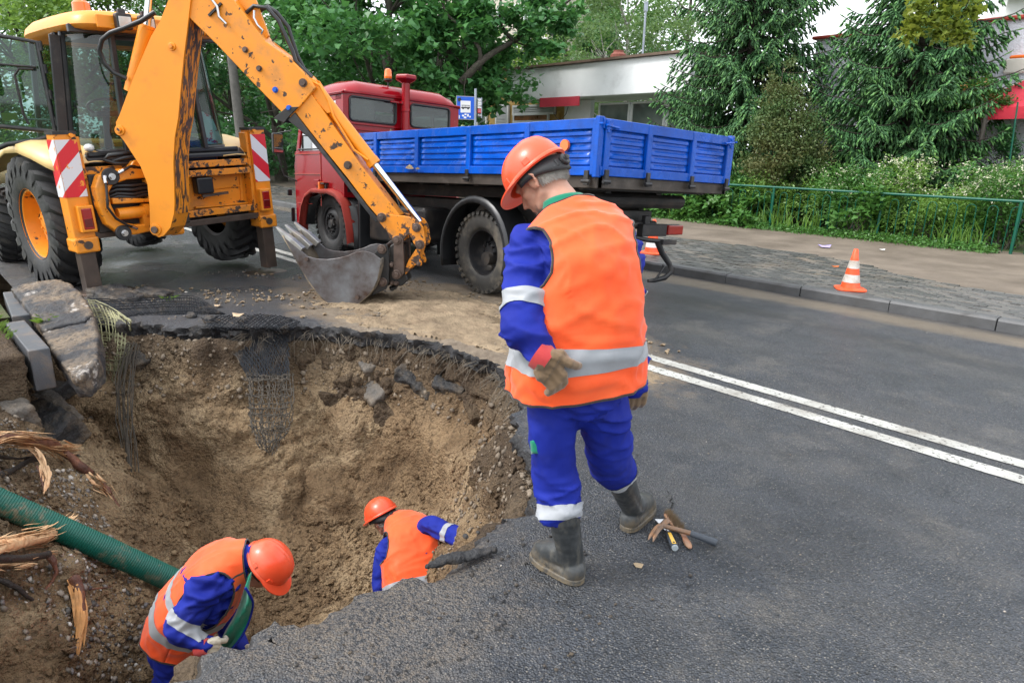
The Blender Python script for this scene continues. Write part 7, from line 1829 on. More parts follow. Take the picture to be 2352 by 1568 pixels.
mb=MB();mb.ext([sgp(-W_-.005,zb_+.015,.002),sgp(-.035,zb_+.015,.002),sgp(-.035,zt_-.015,.002),sgp(-W_-.005,zt_-.015,.002)],nrm_*.002);mb.build('blue_panel',sheetmat('sign_blue',(.0,.10,.62),.35),bs_,world=True)
hh=zt_-zb_
mb=MB();mb.ext([sgp(-.36,zb_+.30*hh,.005),sgp(-.12,zb_+.30*hh,.005),sgp(-.12,zb_+.80*hh,.005),sgp(-.36,zb_+.80*hh,.005)],nrm_*.002);mb.build('white_field',sheetmat('sign_white',(.80,.80,.80),.4),bs_,world=True)
Mk=sheetmat('sign_black',(.015,.015,.018),.4);Mwh=bpy.data.materials['sign_white']
mb=MB();z0=zb_+.48*hh;mb.ext([sgp(-.345,z0,.008),sgp(-.135,z0,.008),sgp(-.135,z0+.12*hh,.008),sgp(-.15,z0+.14*hh,.008),sgp(-.335,z0+.14*hh,.008),sgp(-.345,z0+.11*hh,.008)],nrm_*.001)
for u in(-.30,-.18):mb.cyl(sgp(u,z0,.008),sgp(u,z0,.010),.022,n=14)
mb.build('bus_symbol',Mk,bs_,world=True)
mb=MB()
for u in(-.33,-.295,-.26,-.225,-.19,-.158):mb.box(sgp(u,z0+.085*hh,.0102),(.024,.002,.035),np.stack([fx,nrm_,UPZ],1))
mb.build('bus_windows',Mwh,bs_,world=True)
mb=MB()
for u,z,w_,h2 in((-.415,.07,.018,.07),(-.385,.06,.018,.07),(-.30,.09,.05,.04),(-.24,.12,.05,.035),(-.25,.05,.06,.04),(-.18,.10,.04,.06),(-.13,.07,.03,.04),(-.33,.17,.035,.03),(-.19,.19,.03,.03)):mb.box(sgp(u,zb_+z,.0055),(w_,.002,h2),np.stack([fx,nrm_,UPZ],1))
mb.build('peeling_sticker',Mwh,bs_,world=True)
mb=MB();a_=R(18);mb.box(sgp(-.385,zt_-.085,.0055),(.075,.002,.075),np.stack([fx*math.cos(a_)+UPZ*math.sin(a_),nrm_,UPZ*math.cos(a_)-fx*math.sin(a_)],1));mb.build('square_sticker',Mk,bs_,world=True)
def text3(s_,p,size,xdir,ndir,m,parent,name='lettering',align='CENTER'):
 cu=bpy.data.curves.new(name,'FONT');cu.body=s_;cu.size=size;cu.align_x=align;cu.align_y='CENTER';cu.extrude=.0008;ob=bpy.data.objects.new(name,cu)
 x_,n_=unit(xdir),unit(ndir);u_=np.cross(n_,x_);Mx=Matrix(((x_[0],u_[0],n_[0],p[0]),(x_[1],u_[1],n_[1],p[1]),(x_[2],u_[2],n_[2],p[2]),(0,0,0,1)))
 col.objects.link(ob);dg=bpy.context.evaluated_depsgraph_get();me=bpy.data.meshes.new_from_object(ob.evaluated_get(dg));bpy.data.objects.remove(ob)
 me.transform(MATW[parent.name].inverted()@Mx);me.materials.clear();return finish(name,me,m,parent)
zp=zt_-.10
for s_,m1,m2,h2 in(('122',Mwh,Mk,.11),('148',Mwh,Mk,.11),('',sheetmat('sign_red',(.55,.02,.03)),Mwh,.10),('N6',Mk,Mwh,.11)):
 mb=MB();mb.box(sgp(.105,zp,.006),(.105,.006,h2-.006),np.stack([fx,nrm_,UPZ],1));pl=mb.build('route_plate',m1,bs_,world=True)
 if s_:text3(s_,sgp(.105,zp,.0102),.075,fx,nrm_,m2,bs_)
 else:text3('NA ŻĄDANIE',sgp(.105,zp+.015,.0102),.018,fx,nrm_,m2,bs_);text3('ON REQUEST',sgp(.105,zp-.018,.0102),.016,fx,nrm_,m2,bs_)
 zp-=h2
mb=MB();mb.bar(sgp(0,zt_-.04),sgp(.15,zt_-.04),.02,.02);mb.bar(sgp(.15,zt_-.02),sgp(.15,zp+.05),.02,.02,up=fx);mb.build('plate_holder',bpy.data.materials['galvanised_post'],bs_,world=True)
# ------------------------------------------------------------------ shop building
M_stw=mat('white_render',(0.78,0.80,0.81),.75,var=.05,vs=1.2,dirt=((.42,.43,.42),.3,1.1),bump=.2,bs=30);M_stc=mat('rough_stucco',(0.72,0.73,0.80),.8,var=.05,vs=1.5,bump=1.0,bs=16,bd=.03)
M_yw=mat('ochre_render',(0.46,0.31,0.105),.8,var=.1,vs=1.5,dirt=((.25,.17,.07),.35,1));M_brn=mat('roof_edge',(0.13,0.085,0.06),.7,var=.3);M_sh=mat('roller_shutter',(.42,.44,.45),.5,var=.08)
n=NT('shop_glass');n.set('Base Color',n.mix(n.ramp(n.noise(.8,3),.4,.6),(.10,.13,.12),(.22,.26,.24)));n.set('Roughness',.08);M_pane=n.m
YS=18.0
sh=empty('shop_building',(-14,YS,0),label='low white shop with a deep blank fascia, shutters and an ochre end wall',cat='building')
def onYs(px,py,y=YS):return onY(px,py,y)
fa,fb,fc=onYs(1166,163),onYs(1166,232),onYs(1512,128)
xl=fa[0];zt1,zb1=fa[2],fb[2];xr=onYs(1590,128)[0]
mb=MB();mb.box(((xl+xr)/2,YS+.12,(zt1+zb1)/2),(xr-xl,.24,zt1-zb1));mb.box((xl+.12,YS+1.5,(zt1+zb1)/2),(.24,2.7,zt1-zb1));mb.build('fascia',M_stw,sh,world=True,bevel=.02)
mb=MB();mb.box(((xl+xr)/2-.1,YS+3.0,zt1+.04),(xr-xl+.4,6.3,.07));mb.build('roof_edge',M_brn,sh,world=True)
mb=MB();mb.box(((xl+xr)/2,YS+1.2,zb1-.02+.06),(xr-xl-.3,2.2,.05));mb.build('soffit',M_stw,sh,world=True)
YW=YS+1.6
def wall(xa,xb,m,y=YW,zt=zb1,z0=0):mb=MB();mb.box(((xa+xb)/2,y+.1,(z0+zt)/2),(xb-xa,.2,zt-z0));return mb.build('wall',m,sh,world=True)
xa=onY(1108,250,YW)[0];xb=onY(1182,250,YW)[0];xc=onY(1318,250,YW)[0];xd=onY(1368,250,YW)[0];xe=onY(1378,250,YW)[0]
wall(xl-3.2,xb,M_yw);wall(xb,xc,M_yw,YW+.02,zb1,0);wall(xc,xe,M_stw,YW-.5);wall(xe,xr,M_stw,YW+.05,1.0)
mb=MB();mb.box((xl-1.6,YW+1.0,(zt1+.2)/2),(3.4,1.8,zt1+.2));mb.build('ochre_block',M_yw,sh,world=True);mb=MB();mb.box((xl-1.2,YW+1.0,zt1+.24),(5.4,2.2,.08));mb.build('roof_edge',M_brn,sh,world=True)
# shutters and display windows
def shopwin(x0,x1,z0,z1,y,kind):
 fr=MB();t=.07
 fr.box(((x0+x1)/2,y,z1),(x1-x0+t,.09,t));fr.box(((x0+x1)/2,y,z0),(x1-x0+t,.09,t));fr.box((x0,y,(z0+z1)/2),(t,.088,z1-z0));fr.box((x1,y,(z0+z1)/2),(t,.088,z1-z0));w=fr.build('window_frame',M_stw,sh,world=True)
 MATW[w.name]=MATW[sh.name]if False else Matrix.Identity(4)
 mb=MB()
 if kind=='shutter':
  G=[]
  nz=int((z1-z0)/.055)
  for i in range(nz*2):zz=z0+(z1-z0)*i/(nz*2-1);yy=y-.02-(.018 if i%2 else 0);G.append([[x0,yy,zz],[x1,yy,zz]])
  mb.grid(G);mb.build('shutter',M_sh,sh,world=True)
 else:
  mb.box(((x0+x1)/2,y,(z0+z1)/2),(x1-x0,.01,z1-z0));mb.build('window_pane',M_pane if kind=='glass' else kind,sh,world=True)
X=lambda px,y=YW:onY(px,250,y)[0]
zz=lambda py,px=1200:onY(px,py,YW)[2]
shopwin(X(1143),X(1170),.9,zz(240),YW-.06,'shutter');shopwin(X(1182),X(1277),zz(262,1230),zz(243,1230),YW-.06,'shutter');shopwin(X(1184),X(1263),1.0,zz(263,1230),YW-.07,mat('goods_behind_glass',(.22,.09,.03),.3,var=.6,vs=3));shopwin(X(1100),X(1120),.9,zz(262,1110),YW-.06,'glass')
mb=MB();mb.box((X(1223),YW-.12,zz(282,1223)+.03),(X(1263)-X(1184),.04,.10));mb.build('window_frame',M_stw,sh,world=True)
xw=X(1378)
for k in range(3):
 w_=1.35;shopwin(xw+k*(w_+.14),xw+k*(w_+.14)+w_,1.05,zb1-.12,YW,'glass')
mb=MB();mb.box((X(1288),YW-.1,1.6),(.08,.12,3.0));mb.box((X(1312),YW-.1,1.6),(.10,.14,3.0));mb.build('wall_pilaster',M_yw,sh,world=True)
a,b=onY(1241,226,YS-.06),onY(1330,243,YS-.06)
mb=MB();mb.box(((a[0]+b[0])/2,YS-.06,(a[2]+b[2])/2-.0),(b[0]-a[0],.05,(a[2]-b[2])));mb.build('red_banner',mat('faded_red_board',(.50,.045,.07),.55,var=.1),sh,world=True)
mb=MB();mb.tube([onY(1272,243,YS),onY(1272,262,YS),onY(1286,280,YS),onY(1300,262,YS),onY(1305,245,YS)],.012,6);mb.build('cable',M_hose,sh,world=True)
mb=MB();p=onY(1476,126,YS+2);mb.cyl(p,p+UPZ*1.5,.035,n=8);mb.box(p+UPZ*1.5,(.1,.1,.3));mb.build('roof_mast',bpy.data.materials['galvanised_post'],sh,world=True)
mb=MB();p=onY(1420,132,YS+2);mb.lathe([(.28,-.1),(.28,.08),(.18,.16),(.18,.22),(.001,.24)],p,(0,0,1),14);mb.build('roof_vent',mat('brick_red',(.22,.07,.05),.8),sh,world=True)
# --- stucco building on the right
YB=19.0
bb=empty('stucco_building',(-2,YB,0),label='tall blank white stucco wall with a red coping behind the spruces',cat='building')
t1=onY(2352,44,YB);zt2=t1[2];xl2=onY(1862,200,YB)[0]
mb=MB();mb.box(((xl2+14)/2,YB+3,zt2/2),(14-xl2,6,zt2));mb.build('wall',M_stc,bb,world=True)
mb=MB();mb.box(((xl2+14)/2,YB+3,zt2+.04),(14.2-xl2,6.2,.08));mb.build('coping',mat('red_coping',(.42,.05,.03),.6),bb,world=True,bevel=.02)
p=onY(2335,150,YB-.1);mb=MB();mb.box((p[0],YB-.1,p[2]-.02),(.42,.2,.30));al=mb.build('alarm_box',mat('cream_box',(.58,.56,.50),.6,var=.1),bb,world=True,bevel=.02);MATW[al.name]=MATW[bb.name]
mb=MB();mb.box((p[0],YB-.1,p[2]+.16),(.30,.18,.08));mb.build('alarm_lamp',M_lor,bb,world=True,bevel=.03)
# --- flats
def flats(label,ax,ay,bx_,by_,zt,floors,nwin,m,zb=0.0,balc=False):
 root=empty('apartment_building',((ax+bx_)/2,(ay+by_)/2,0),label=label,cat='building');a=V((ax,ay,0));b=V((bx_,by_,0));L=np.linalg.norm(b-a);d=unit(b-a);nn=V((d[1],-d[0],0));
 if np.dot(nn,-a)<0:nn=-nn
 mb=MB();mb.ext([a,b,b+UPZ*zt,a+UPZ*zt],-nn*12);mb.build('wall',m,root,world=True)
 Mg=M_pane;fh=(zt-.6)/floors
 fr0=pn0=None
 for f in range(floors):
  for k in range(nwin):
   u=L*(k+.5)/nwin;z=.9+f*fh;c=a+d*u+UPZ*(z+.7)+nn*.02;Rm=np.stack([d,nn,UPZ],1)
   mb=MB();w_,h_=min(1.6,L/nwin*.6),1.35
   for(du,dz,sw,sh_)in((0,h_/2,w_+.12,.1),(0,-h_/2,w_+.12,.1),(-w_/2,0,.1,h_),(w_/2,0,.1,h_),(0,0,.06,h_)):mb.box(c+d*du+UPZ*dz,(sw,.08,sh_),Rm)
   mb.build('window_frame',M_stw,root,world=True);mb=MB();mb.box(c,(w_,.03,h_),Rm);mb.build('window_pane',Mg,root,world=True)
   if balc and k%2==0:
    mb=MB();mb.box(c+nn*.6-UPZ*.75,(w_+1.2,1.2,.14),Rm);mb.build('balcony_slab',M_stw,root,world=True)
    mb=MB();mb.box(c+nn*1.18-UPZ*.35,(w_+1.2,.05,.75),Rm);mb.build('balcony_front',M_stw,root,world=True)
 return root
M_flat=mat('cream_flats',(.50,.45,.38),.8,var=.08,vs=.4);M_flat2=mat('white_flats',(.62,.63,.62),.8,var=.05,vs=.4)
a=gp(930,78);b=gp(1250,66);flats('tall cream block of flats showing through the maple branches',a[0],a[1],b[0],b[1],19,6,12,M_flat)
a=gp(2240,44);b=gp(2640,40);flats('white block of flats with balconies above the stucco wall at top right',a[0],a[1],b[0],b[1],14,4,5,M_flat2,balc=True)
# --- parasol
pr_=empty('parasol',tuple(onZ(2400,470,.1)*V((1,1,0))*1.0),label='red and white striped parasol canopy by the stucco wall',cat='parasol');pc_=q3(2385,225,15.9);pr_.location=(pc_[0],pc_[1],0);MATW[pr_.name]=Matrix.Translation(Vector((pc_[0],pc_[1],0)))
apx=pc_+UPZ*.55;rim_=[pc_+V((1.75*math.cos(R(45*k+10)),1.75*math.sin(R(45*k+10)),-.28))for k in range(8)]
Mr1=mat('parasol_red',(.55,.025,.05),.7);Mr2=mat('parasol_white',(.72,.70,.70),.7)
for k in range(8):
 a,b=rim_[k],rim_[(k+1)%8];mb=MB();mb.add([apx,a,b],[(0,1,2)]);mb.add([a,b,b-UPZ*.24,a-UPZ*.24],[(0,1,2,3)]);o=mb.build('canopy_panel',Mr1 if k%2 else Mr2,pr_,world=True);o.modifiers.new('t','SOLIDIFY').thickness=.006
mb=MB();mb.cyl((pc_[0],pc_[1],.1),apx,.025,n=8);mb.build('pole',bpy.data.materials['galvanised_post'],pr_,world=True)
aw=empty('awning',tuple(gp(2260,17.2)),label='red awning valance low on the stucco wall behind the rose tree',cat='awning');a,b=q3(2200,265,17.3),q3(2352,262,16.6)
mb=MB();mb.ext([a,b,b-UPZ*.32,a-UPZ*.25],FWH*.04);mb.ext([a,b,b+UPZ*.35+FWH*1.0,a+UPZ*.35+FWH*1.0],UPZ*.01);mb.build('valance',mat('awning_red',(.40,.015,.03),.7),aw,world=True)
gpst=empty('sign_post',tuple(gp(2338,14.2)),label='thin green post in front of the stucco wall at the right edge',cat='post');mb=MB();mb.tube([q3(2312,420,14.3),q3(2338,235,14.3)],.016,8);mb.build('post',M_rail,gpst,world=True)
# --- leaning bare pole, red car, litter
p0,p1=gp(560,21.5),q3(528,100,21.5);mb=MB();mb.tube([p0,p1],[.16,.12],12);tag(mb.build('utility_pole',mat('weathered_pole',(.10,.095,.085),.85,var=.3,vs=6,bump=.6),smooth=60),'bare grey wooden pole standing behind the digger, right of its boom','pole')
def car(loc,rz,paint):
 c=empty('parked_car',loc,(0,0,rz),label='small red car parked far off behind the mirror of the lorry',cat='car')
 side=[(-1.85,.35),(-1.9,.75),(-1.75,.95),(-1.35,1.0),(-.95,1.38),(.75,1.42),(1.35,1.05),(1.8,.95),(1.92,.7),(1.88,.35)]
 mb=MB();mb.ext([(x,-.78,z)for x,z in side],(0,1.56,0));mb.build('body',paint,c,bevel=.09,segs=3)
 for y in(-.79,.785):
  mb=MB();mb.ext([(x,y,z)for x,z in[(-1.2,1.0),(-.88,1.32),(-.1,1.35),(-.1,1.0)]],(0,.006,0));mb.ext([(x,y,z)for x,z in[(0,1.0),(0,1.35),(.68,1.35),(1.1,1.02)]],(0,.006,0));mb.build('side_window',M_pane,c)
 for x,s in((-1.17,1),(1.08,1)):
  mb=MB();xs=(x-.18,x+.2)if x<0 else(x-.26,x+.24);mb.add([(xs[0],-.66,1.03 if x<0 else 1.39),(xs[1],-.6,1.36 if x<0 else 1.06),(xs[1],.6,1.36 if x<0 else 1.06),(xs[0],.66,1.03 if x<0 else 1.39)],[(0,1,2,3)]);o=mb.build('windscreen',M_pane,c);o.location=(-.03 if x<0 else.05,0,.03)
 for x in(-1.2,1.25):
  for y,s in((-.72,-1),(.72,1)):wheel(c,(x,y,.31),(0,s,0),.31,.19,.19,'front',M_rubd,M_steel,'wheel')
 for y in(-.6,.6):
  mb=MB();mb.box((-1.89,y,.75),(.05,.25,.14));mb.build('headlight',M_lwh,c,bevel=.02);mb=MB();mb.box((1.9,y,.75),(.05,.22,.16));mb.build('tail_lamp',M_lred,c,bevel=.02)
p=q3(662,372,52);car((p[0],p[1],.12),R(20),mat('car_red',(.45,.012,.02),.3,coat=.5))
# ================================================================== RUBBLE, NETS, ROOTS, PIPE, TOOLS
def onsoil(px,py,lift=.0,t0=1.6,t1=8.0):
 d=_dir(px,py)/F_PX;ts_=np.linspace(t0,t1,260);P=EYE+d*ts_[:,None]
 z=soil_z(P[:,0],P[:,1],hole_dist(P[:,:2]));k=np.argmax(P[:,2]<z+lift)
 return P[k]
def rocky(mb,voxel,amp,seed,sc=6):
 me=remeshed(mb,voxel,1)
 displace(me,lambda P:amp*ridge(P,sc,3,seed)+amp*.6*fbm(P,sc*4,3,seed+3));return me
def rock_obj(name,mb,voxel,amp,seed,m,label=None,cat=None,group=None,parent=None,sc=6,kind=None):
 me=rocky(mb,voxel,amp,seed,sc)
 if parent is None:
  b=np.empty(len(me.vertices)*3);me.vertices.foreach_get('co',b);b=b.reshape(-1,3);c=V((b[:,0].mean(),b[:,1].mean(),b[:,2].min()));me.transform(Matrix.Translation(Vector(-c)))
 o=finish(name,me,m,parent,smooth=180)
 if parent is None:o.location=c
 return tag(o,label,cat,group,kind)
def jitter_block(mb,c,size,rot,rng,j=.12):
 h=V(size)/2;vs=np.array([[x,y,z]for x in(-1,1)for y in(-1,1)for z in(-1,1)])*h;vs=vs*(1+rng.uniform(-j,j,(8,3)))
 vs=vs@np.array(rot.to_matrix()).T+V(c);mb.add(vs,[(0,1,3,2),(4,6,7,5),(0,4,5,1),(2,3,7,6),(0,2,6,4),(1,5,7,3)])
from mathutils import Euler
rg=np.random.default_rng(5)
n=NT('slab_surface');v=n.noise(2.2,6,.65,dist=.3);w=n.noise(30,5,.72)
base=n.mix(n.ramp(v,.44,.58),(0.030,0.031,0.036),(0.20,0.148,0.098));base=n.mix(n.ramp(n.noise(4,6,.7),.62,.68),base,(.46,.42,.38));base=n.mix(n.math('MULTIPLY',n.ramp(w,.52,.38),.8),base,(.022,.02,.02))
n.set('Base Color',base);n.set('Roughness',.6);n.bump(w,.9,.02);M_slab=n.m
M_rock=mat('grey_brown_rubble',(0.105,0.095,0.085),.65,var=.4,vs=4,bump=1,bs=35,bd=.02,dirt=((.20,.15,.10),.6,3))
M_blkr=mat('black_asphalt_lump',(0.026,0.026,0.028),.55,var=.4,vs=9,bump=1,bs=60,bd=.02,dirt=((.16,.12,.08),.6,5))
# tilted slab, cracked in two
slab=empty('asphalt_slab',tuple(onZ(110,740,.05)),label='big broken asphalt slab, cracked across, tilting into the pit at the left',cat='slab')
A1,A2,A3=onZ(26,664,.20),onZ(165,652,.26),onZ(168,858,-.06)
nS=unit(np.cross(A2-A1,A3-A1));nS=nS if nS[2]>0 else-nS
for k,pts in enumerate(([(24,662),(58,652),(132,640),(158,650),(186,672),(212,718),(196,735),(148,744),(100,758),(60,706)],[(98,764),(150,751),(198,741),(214,724),(224,768),(224,828),(200,850),(190,862),(164,862),(118,802)])):
 P_=[onP(x,y,A1,nS)for x,y in pts];mb=MB();mb.ext(P_[::-1]if np.dot(np.cross(P_[1]-P_[0],P_[2]-P_[0]),nS)>0 else P_,-nS*.17+(UPZ*-.02*k))
 rock_obj('slab_piece',mb,.014,.011,3+k,M_slab,parent=None if False else slab,sc=7).data.transform(MATW[slab.name].inverted())
# rubble pieces
lumps=[((112,898),(.42,.26,.13),(.2,-.1,.5),M_blkr,'black asphalt lump lying just below the tilted slab'),((90,962),(.52,.46,.14),(.15,.25,.2),M_rock,'wide grey rubble plate left of the net strands'),((105,990),(.50,.34,.20),(.5,.1,.4),M_blkr,'black lump under the grey rubble plate, above the roots'),((175,960),(.26,.20,.10),(.3,.5,.8),M_rock,'grey-brown rubble piece right of the wide plate'),((8,960),(.30,.3,.2),(.1,.2,.3),M_rock,'rubble piece cut by the left edge below the kerb stone'),((330,808),(.34,.26,.13),(.4,.6,.2),M_blkr,'dark stone stuck in the wall beside the yellowish net'),((388,800),(.15,.12,.08),(.1,.2,.9),M_rock,'small grey stone under the rim right of the yellowish net'),((318,905),(.28,.12,.07),(.2,.1,.4),M_rock,'flat brown stone half way down beside the dangling strands'),((200,985),(.13,.10,.07),(.3,.1,.4),M_rock,'small stone beside the orange wood chip'),((270,680),(.55,.30,.10),(.05,.1,.3),M_blkr,'asphalt lump at the foot of the left stabiliser pad'),((355,675),(.32,.18,.07),(.1,.05,.6),M_blkr,'smaller asphalt lump right of the left stabiliser pad'),((870,895),(.34,.30,.2),(.5,.3,.1),M_rock,'rounded earth-caked boulder in the middle of the far pit wall'),((960,885),(.42,.22,.2),(.2,.5,.3),M_blkr,'dark asphalt block embedded high in the far pit wall'),((1040,885),(.30,.2,.16),(.4,.1,.3),M_blkr,'right-hand dark block embedded high in the far pit wall'),((850,840),(.22,.2,.15),(.3,.4,.1),M_rock,'pale stone below the rim in the far pit wall'),((790,870),(.36,.24,.14),(.5,-.3,.3),M_soil,'clod of earth standing out of the far wall right of the long net'),((905,955),(.30,.26,.18),(.1,.4,.7),M_soil,'round clod in the far wall below the boulder')]
for k,((px,py),sz,rt_,m_,lb)in enumerate(lumps):
 p=onsoil(px,py,.02)if py>700 else onZ(px,py,.03);vw=unit(p-EYE);p=p+(vw*.07 if px>300 and py>780 else 0);mb=MB();jitter_block(mb,p,sz,Euler(rt_),rg,.2);rock_obj('rubble_lump',mb,.013,.018,20+k,m_,lb,'rubble','lumps of rubble round the pit',sc=9)
# earth clods standing out of the upper right wall, grown together
mb=MB()
for k in range(46):
 px=rg.uniform(690,1190);py=rg.uniform(800,925)+(px-900)*.05;s0=rg.uniform(.05,.17);p=onsoil(px,py,.0);p=p+unit(p-EYE)*s0*.35;jitter_block(mb,p,(s0*rg.uniform(1.2,2.2),s0,s0*rg.uniform(.6,1.0)),Euler(tuple(rg.uniform(-.6,.6,3))),rg,.25)
rock_obj('earth_clods',mb,.013,.022,91,M_soil,'broken clods of earth standing out of the upper far wall','earth',kind='stuff',sc=8)
# long asphalt crumb on the near edge
mb=MB();pa,pb=onZ(975,1302,.03),onZ(1135,1262,.02);c=(pa+pb)/2
mb.tube([pa,pa*.7+pb*.3+UPZ*.01,c,pa*.3+pb*.7,pb],[.010,.020,.026,.024,.012],8,flat=.55);rock_obj('asphalt_crust',mb,.006,.012,41,M_rimb,'long ragged crust of asphalt on the near pit edge behind the standing man','rubble',sc=14)
for k,(px,py,s_)in enumerate(((1070,1232,.016),(1098,1222,.011),(1120,1240,.009),(1085,1212,.008),(560,735,.05),(480,735,.06),(440,725,.05))):
 p=onZ(px,py,s_*.3);mb=MB();mb.ball(p,(s_,s_*.8,s_*.6),10,7);rock_obj('asphalt_crumb',mb,.006 if s_<.04 else.01,s_*.25,60+k,M_blkr,['black crumb on the near edge, first of the cluster left of the boots','second crumb of the cluster on the near edge','crumb nearest the long asphalt crust','smallest crumb of the cluster on the near edge','black crumb on the far rim right of the paper scrap','black crumb on the far rim above the net gap','black crumb on the far rim beside the grass tuft'][k],'rubble','asphalt crumbs',sc=20)
# scattered small stones and clods: too many to count
def scatter(name,P,N,smin,smax,m,label,rng,flat=.75,power=2.5):
 n_=len(P);B_=np.array([(1,0,0),(-1,0,0),(0,1,0),(0,-1,0),(0,0,1),(0,0,-1),(.6,.6,.55),(-.6,.6,.5),(.6,-.6,.5),(-.6,-.6,.55)]);from_=np.array([(4,0,6),(4,6,2),(0,2,6),(4,2,7),(4,7,1),(1,7,2),(4,8,0),(4,3,8),(0,8,3),(4,1,9),(4,9,3),(1,3,9),(0,5,2),(2,5,1),(1,5,3),(3,5,0)])
 s_=smin+(smax-smin)*rng.random(n_)**power;J_=rng.uniform(.7,1.3,(n_,10,1));a=rng.uniform(0,6.28,n_);Bx=B_[None]*J_;Bx=Bx*np.stack([rng.uniform(.8,1.3,n_),rng.uniform(.6,1.1,n_),rng.uniform(.5,flat,n_)],1)[:,None,:]
 c_,d_=np.cos(a)[:,None],np.sin(a)[:,None];X_=Bx[...,0]*c_-Bx[...,1]*d_;Y_=Bx[...,0]*d_+Bx[...,1]*c_;vs=np.stack([X_,Y_,Bx[...,2]],-1)
# lay along the surface
 N=N/np.linalg.norm(N,axis=1)[:,None];t=np.cross(N,np.array([.3,.9,.1]));t/=np.linalg.norm(t,axis=1)[:,None];b=np.cross(N,t)
 vs=vs[...,0,None]*t[:,None]+vs[...,1,None]*b[:,None]+vs[...,2,None]*N[:,None]
 vs=P[:,None]+vs*s_[:,None,None];F=(np.arange(n_)[:,None,None]*10+from_[None]).reshape(-1,3)
 return tag(finish(name,fastmesh(name,vs.reshape(-1,3),F),m,smooth=60 if name!='gravel' else None),label,name.replace('_',' '),kind='stuff')
def pick(k,cond):
 idx=np.where(cond)[0];return rg.choice(idx,min(k,len(idx)))
sp_,sn_=SOILP,SOILN;cl=fbm(sp_,1.6,3,200);wgt=cl>-.05
vis=(sp_[:,1]>-.1)&(sp_[:,0]<-2.2)
i=pick(14000,vis&(cl>-.02)&(sp_[:,2]<-.12));scatter('soil_clods',sp_[i]+sn_[i]*.002,sn_[i],.004,.034,M_soil,'loose crumbly clods of earth all over the pit walls and floor',rg,.9,3.2)
n=NT('pebbles');g=n.new('ShaderNodeNewGeometry').outputs['Random Per Island'];cr_=n.new('ShaderNodeValToRGB');n.link(g,cr_.inputs[0]);el=cr_.color_ramp.elements
el[0].color=(.06,.055,.05,1);el[1].color=(.50,.47,.43,1)
for pos,c_ in((.3,(.16,.13,.10)),(.55,(.24,.20,.16)),(.75,(.13,.12,.12)),(.88,(.33,.27,.21))):e=el.new(pos);e.color=(*c_,1)
n.set('Base Color',cr_.outputs[0]);n.set('Roughness',.6);M_peb=n.m
gx_=fbm(sp_,2.4,3,210);M_wst=mat('earthy_stone',(.19,.15,.11),.8,var=.4,vs=9,bump=.6,bs=60)
i=pick(5200,vis&(sp_[:,1]<.75)&(sp_[:,0]>-5.6)&(gx_>-.12));scatter('gravel',sp_[i]+sn_[i]*.002,sn_[i],.004,.022,M_peb,'grey and white gravel strewn over the near left bank',rg,.8,3.4)
i=pick(900,vis&(sp_[:,2]>-.62)&(sp_[:,1]>.8));scatter('gravel',sp_[i]+sn_[i]*.004,sn_[i],.004,.030,M_wst,'stones of the road base in the upper layer of the pit wall',rg,.9,2.4)
i=pick(600,vis&(sp_[:,0]>-3.7)&(sp_[:,1]>2.2));scatter('gravel',sp_[i]+sn_[i]*.004,sn_[i],.004,.022,M_wst,'gravel on the right-hand pit wall beside the standing man',rg,.9,2.4)
def ground_scatter(n_,x0,x1,y0,y1,smin,smax,m,lab,nm='gravel',dens=None,z=.004):
 P=np.c_[rg.uniform(x0,x1,n_),rg.uniform(y0,y1,n_),np.full(n_,z)];dh=hole_dist(P[:,:2]);P=P[dh<-.05]
 if dens is not None:P=P[fbm(P,1.5,3,215)>dens]
 scatter(nm,P,np.tile([0,0,1.0],(len(P),1)),smin,smax,m,lab,rg,.8,3)
ground_scatter(2600,-9.0,-2.6,1.2,4.6,.003,.020,M_peb,'stones and crumbs strewn on the road round the pit rim',dens=-.1)
ground_scatter(3000,-8.6,-2.9,1.7,4.8,.004,.030,M_sand,'crumbs of spilled sand on the road beyond the pit','sand_crumbs',-.05,.01)
ground_scatter(900,-2.3,-1.2,.5,2.2,.002,.010,M_blkr,'black asphalt grit on the near pit edge',dens=-.2)
ground_scatter(500,-2.6,2.5,.9,7.6,.002,.007,M_peb,'a few loose grains on the open road',dens=-.3)
# ---- near verge: earth block with turf, and the pulled-up kerb stones
mb=MB();jitter_block(mb,(-7.1,.10,-.14),(2.4,.86,.40),Euler((0,0,.02)),rg,.06);me=rocky(mb,.03,.03,71,5);me.transform(Matrix.Translation((7.1,-.1,0)));vb=finish('turf_block',me,M_soil,smooth=180);vb.location=(-7.1,.1,0);tag(vb,kind='structure')
P=np.c_[rg.uniform(-8.2,-5.95,2600),rg.uniform(-.2,.54,2600),np.full(2600,.03)];P=P[(fbm(P,2.5,2,220)>-.15)]
vsA=[]
for p in P:
 a=rg.uniform(0,6.28);l=V((math.cos(a),math.sin(a),0));s_=V((-l[1],l[0],0));h_=rg.uniform(.03,.10);w=.0022
 vsA+=[p-s_*w,p+s_*w,p+UPZ*h_*.7+l*h_*.25+s_*w*.7,p+UPZ*h_+l*h_*.8]
M_gr=leafmat('fresh_grass_blades',(0.07,.13,.025),(.17,.26,.05),(.12,.20,.04),.45,.4)
tag(finish('grass',fastmesh('grass',vsA,np.arange(len(vsA)).reshape(-1,4)),M_gr),'fresh green grass on the turf at the left edge above the pit','grass',kind='stuff')
M_ks=mat('wet_grey_kerb_stone',(0.085,0.09,0.10),.5,var=.2,vs=4,bump=.5,bs=70,bd=.005,dirt=((.22,.16,.11),.4,5))
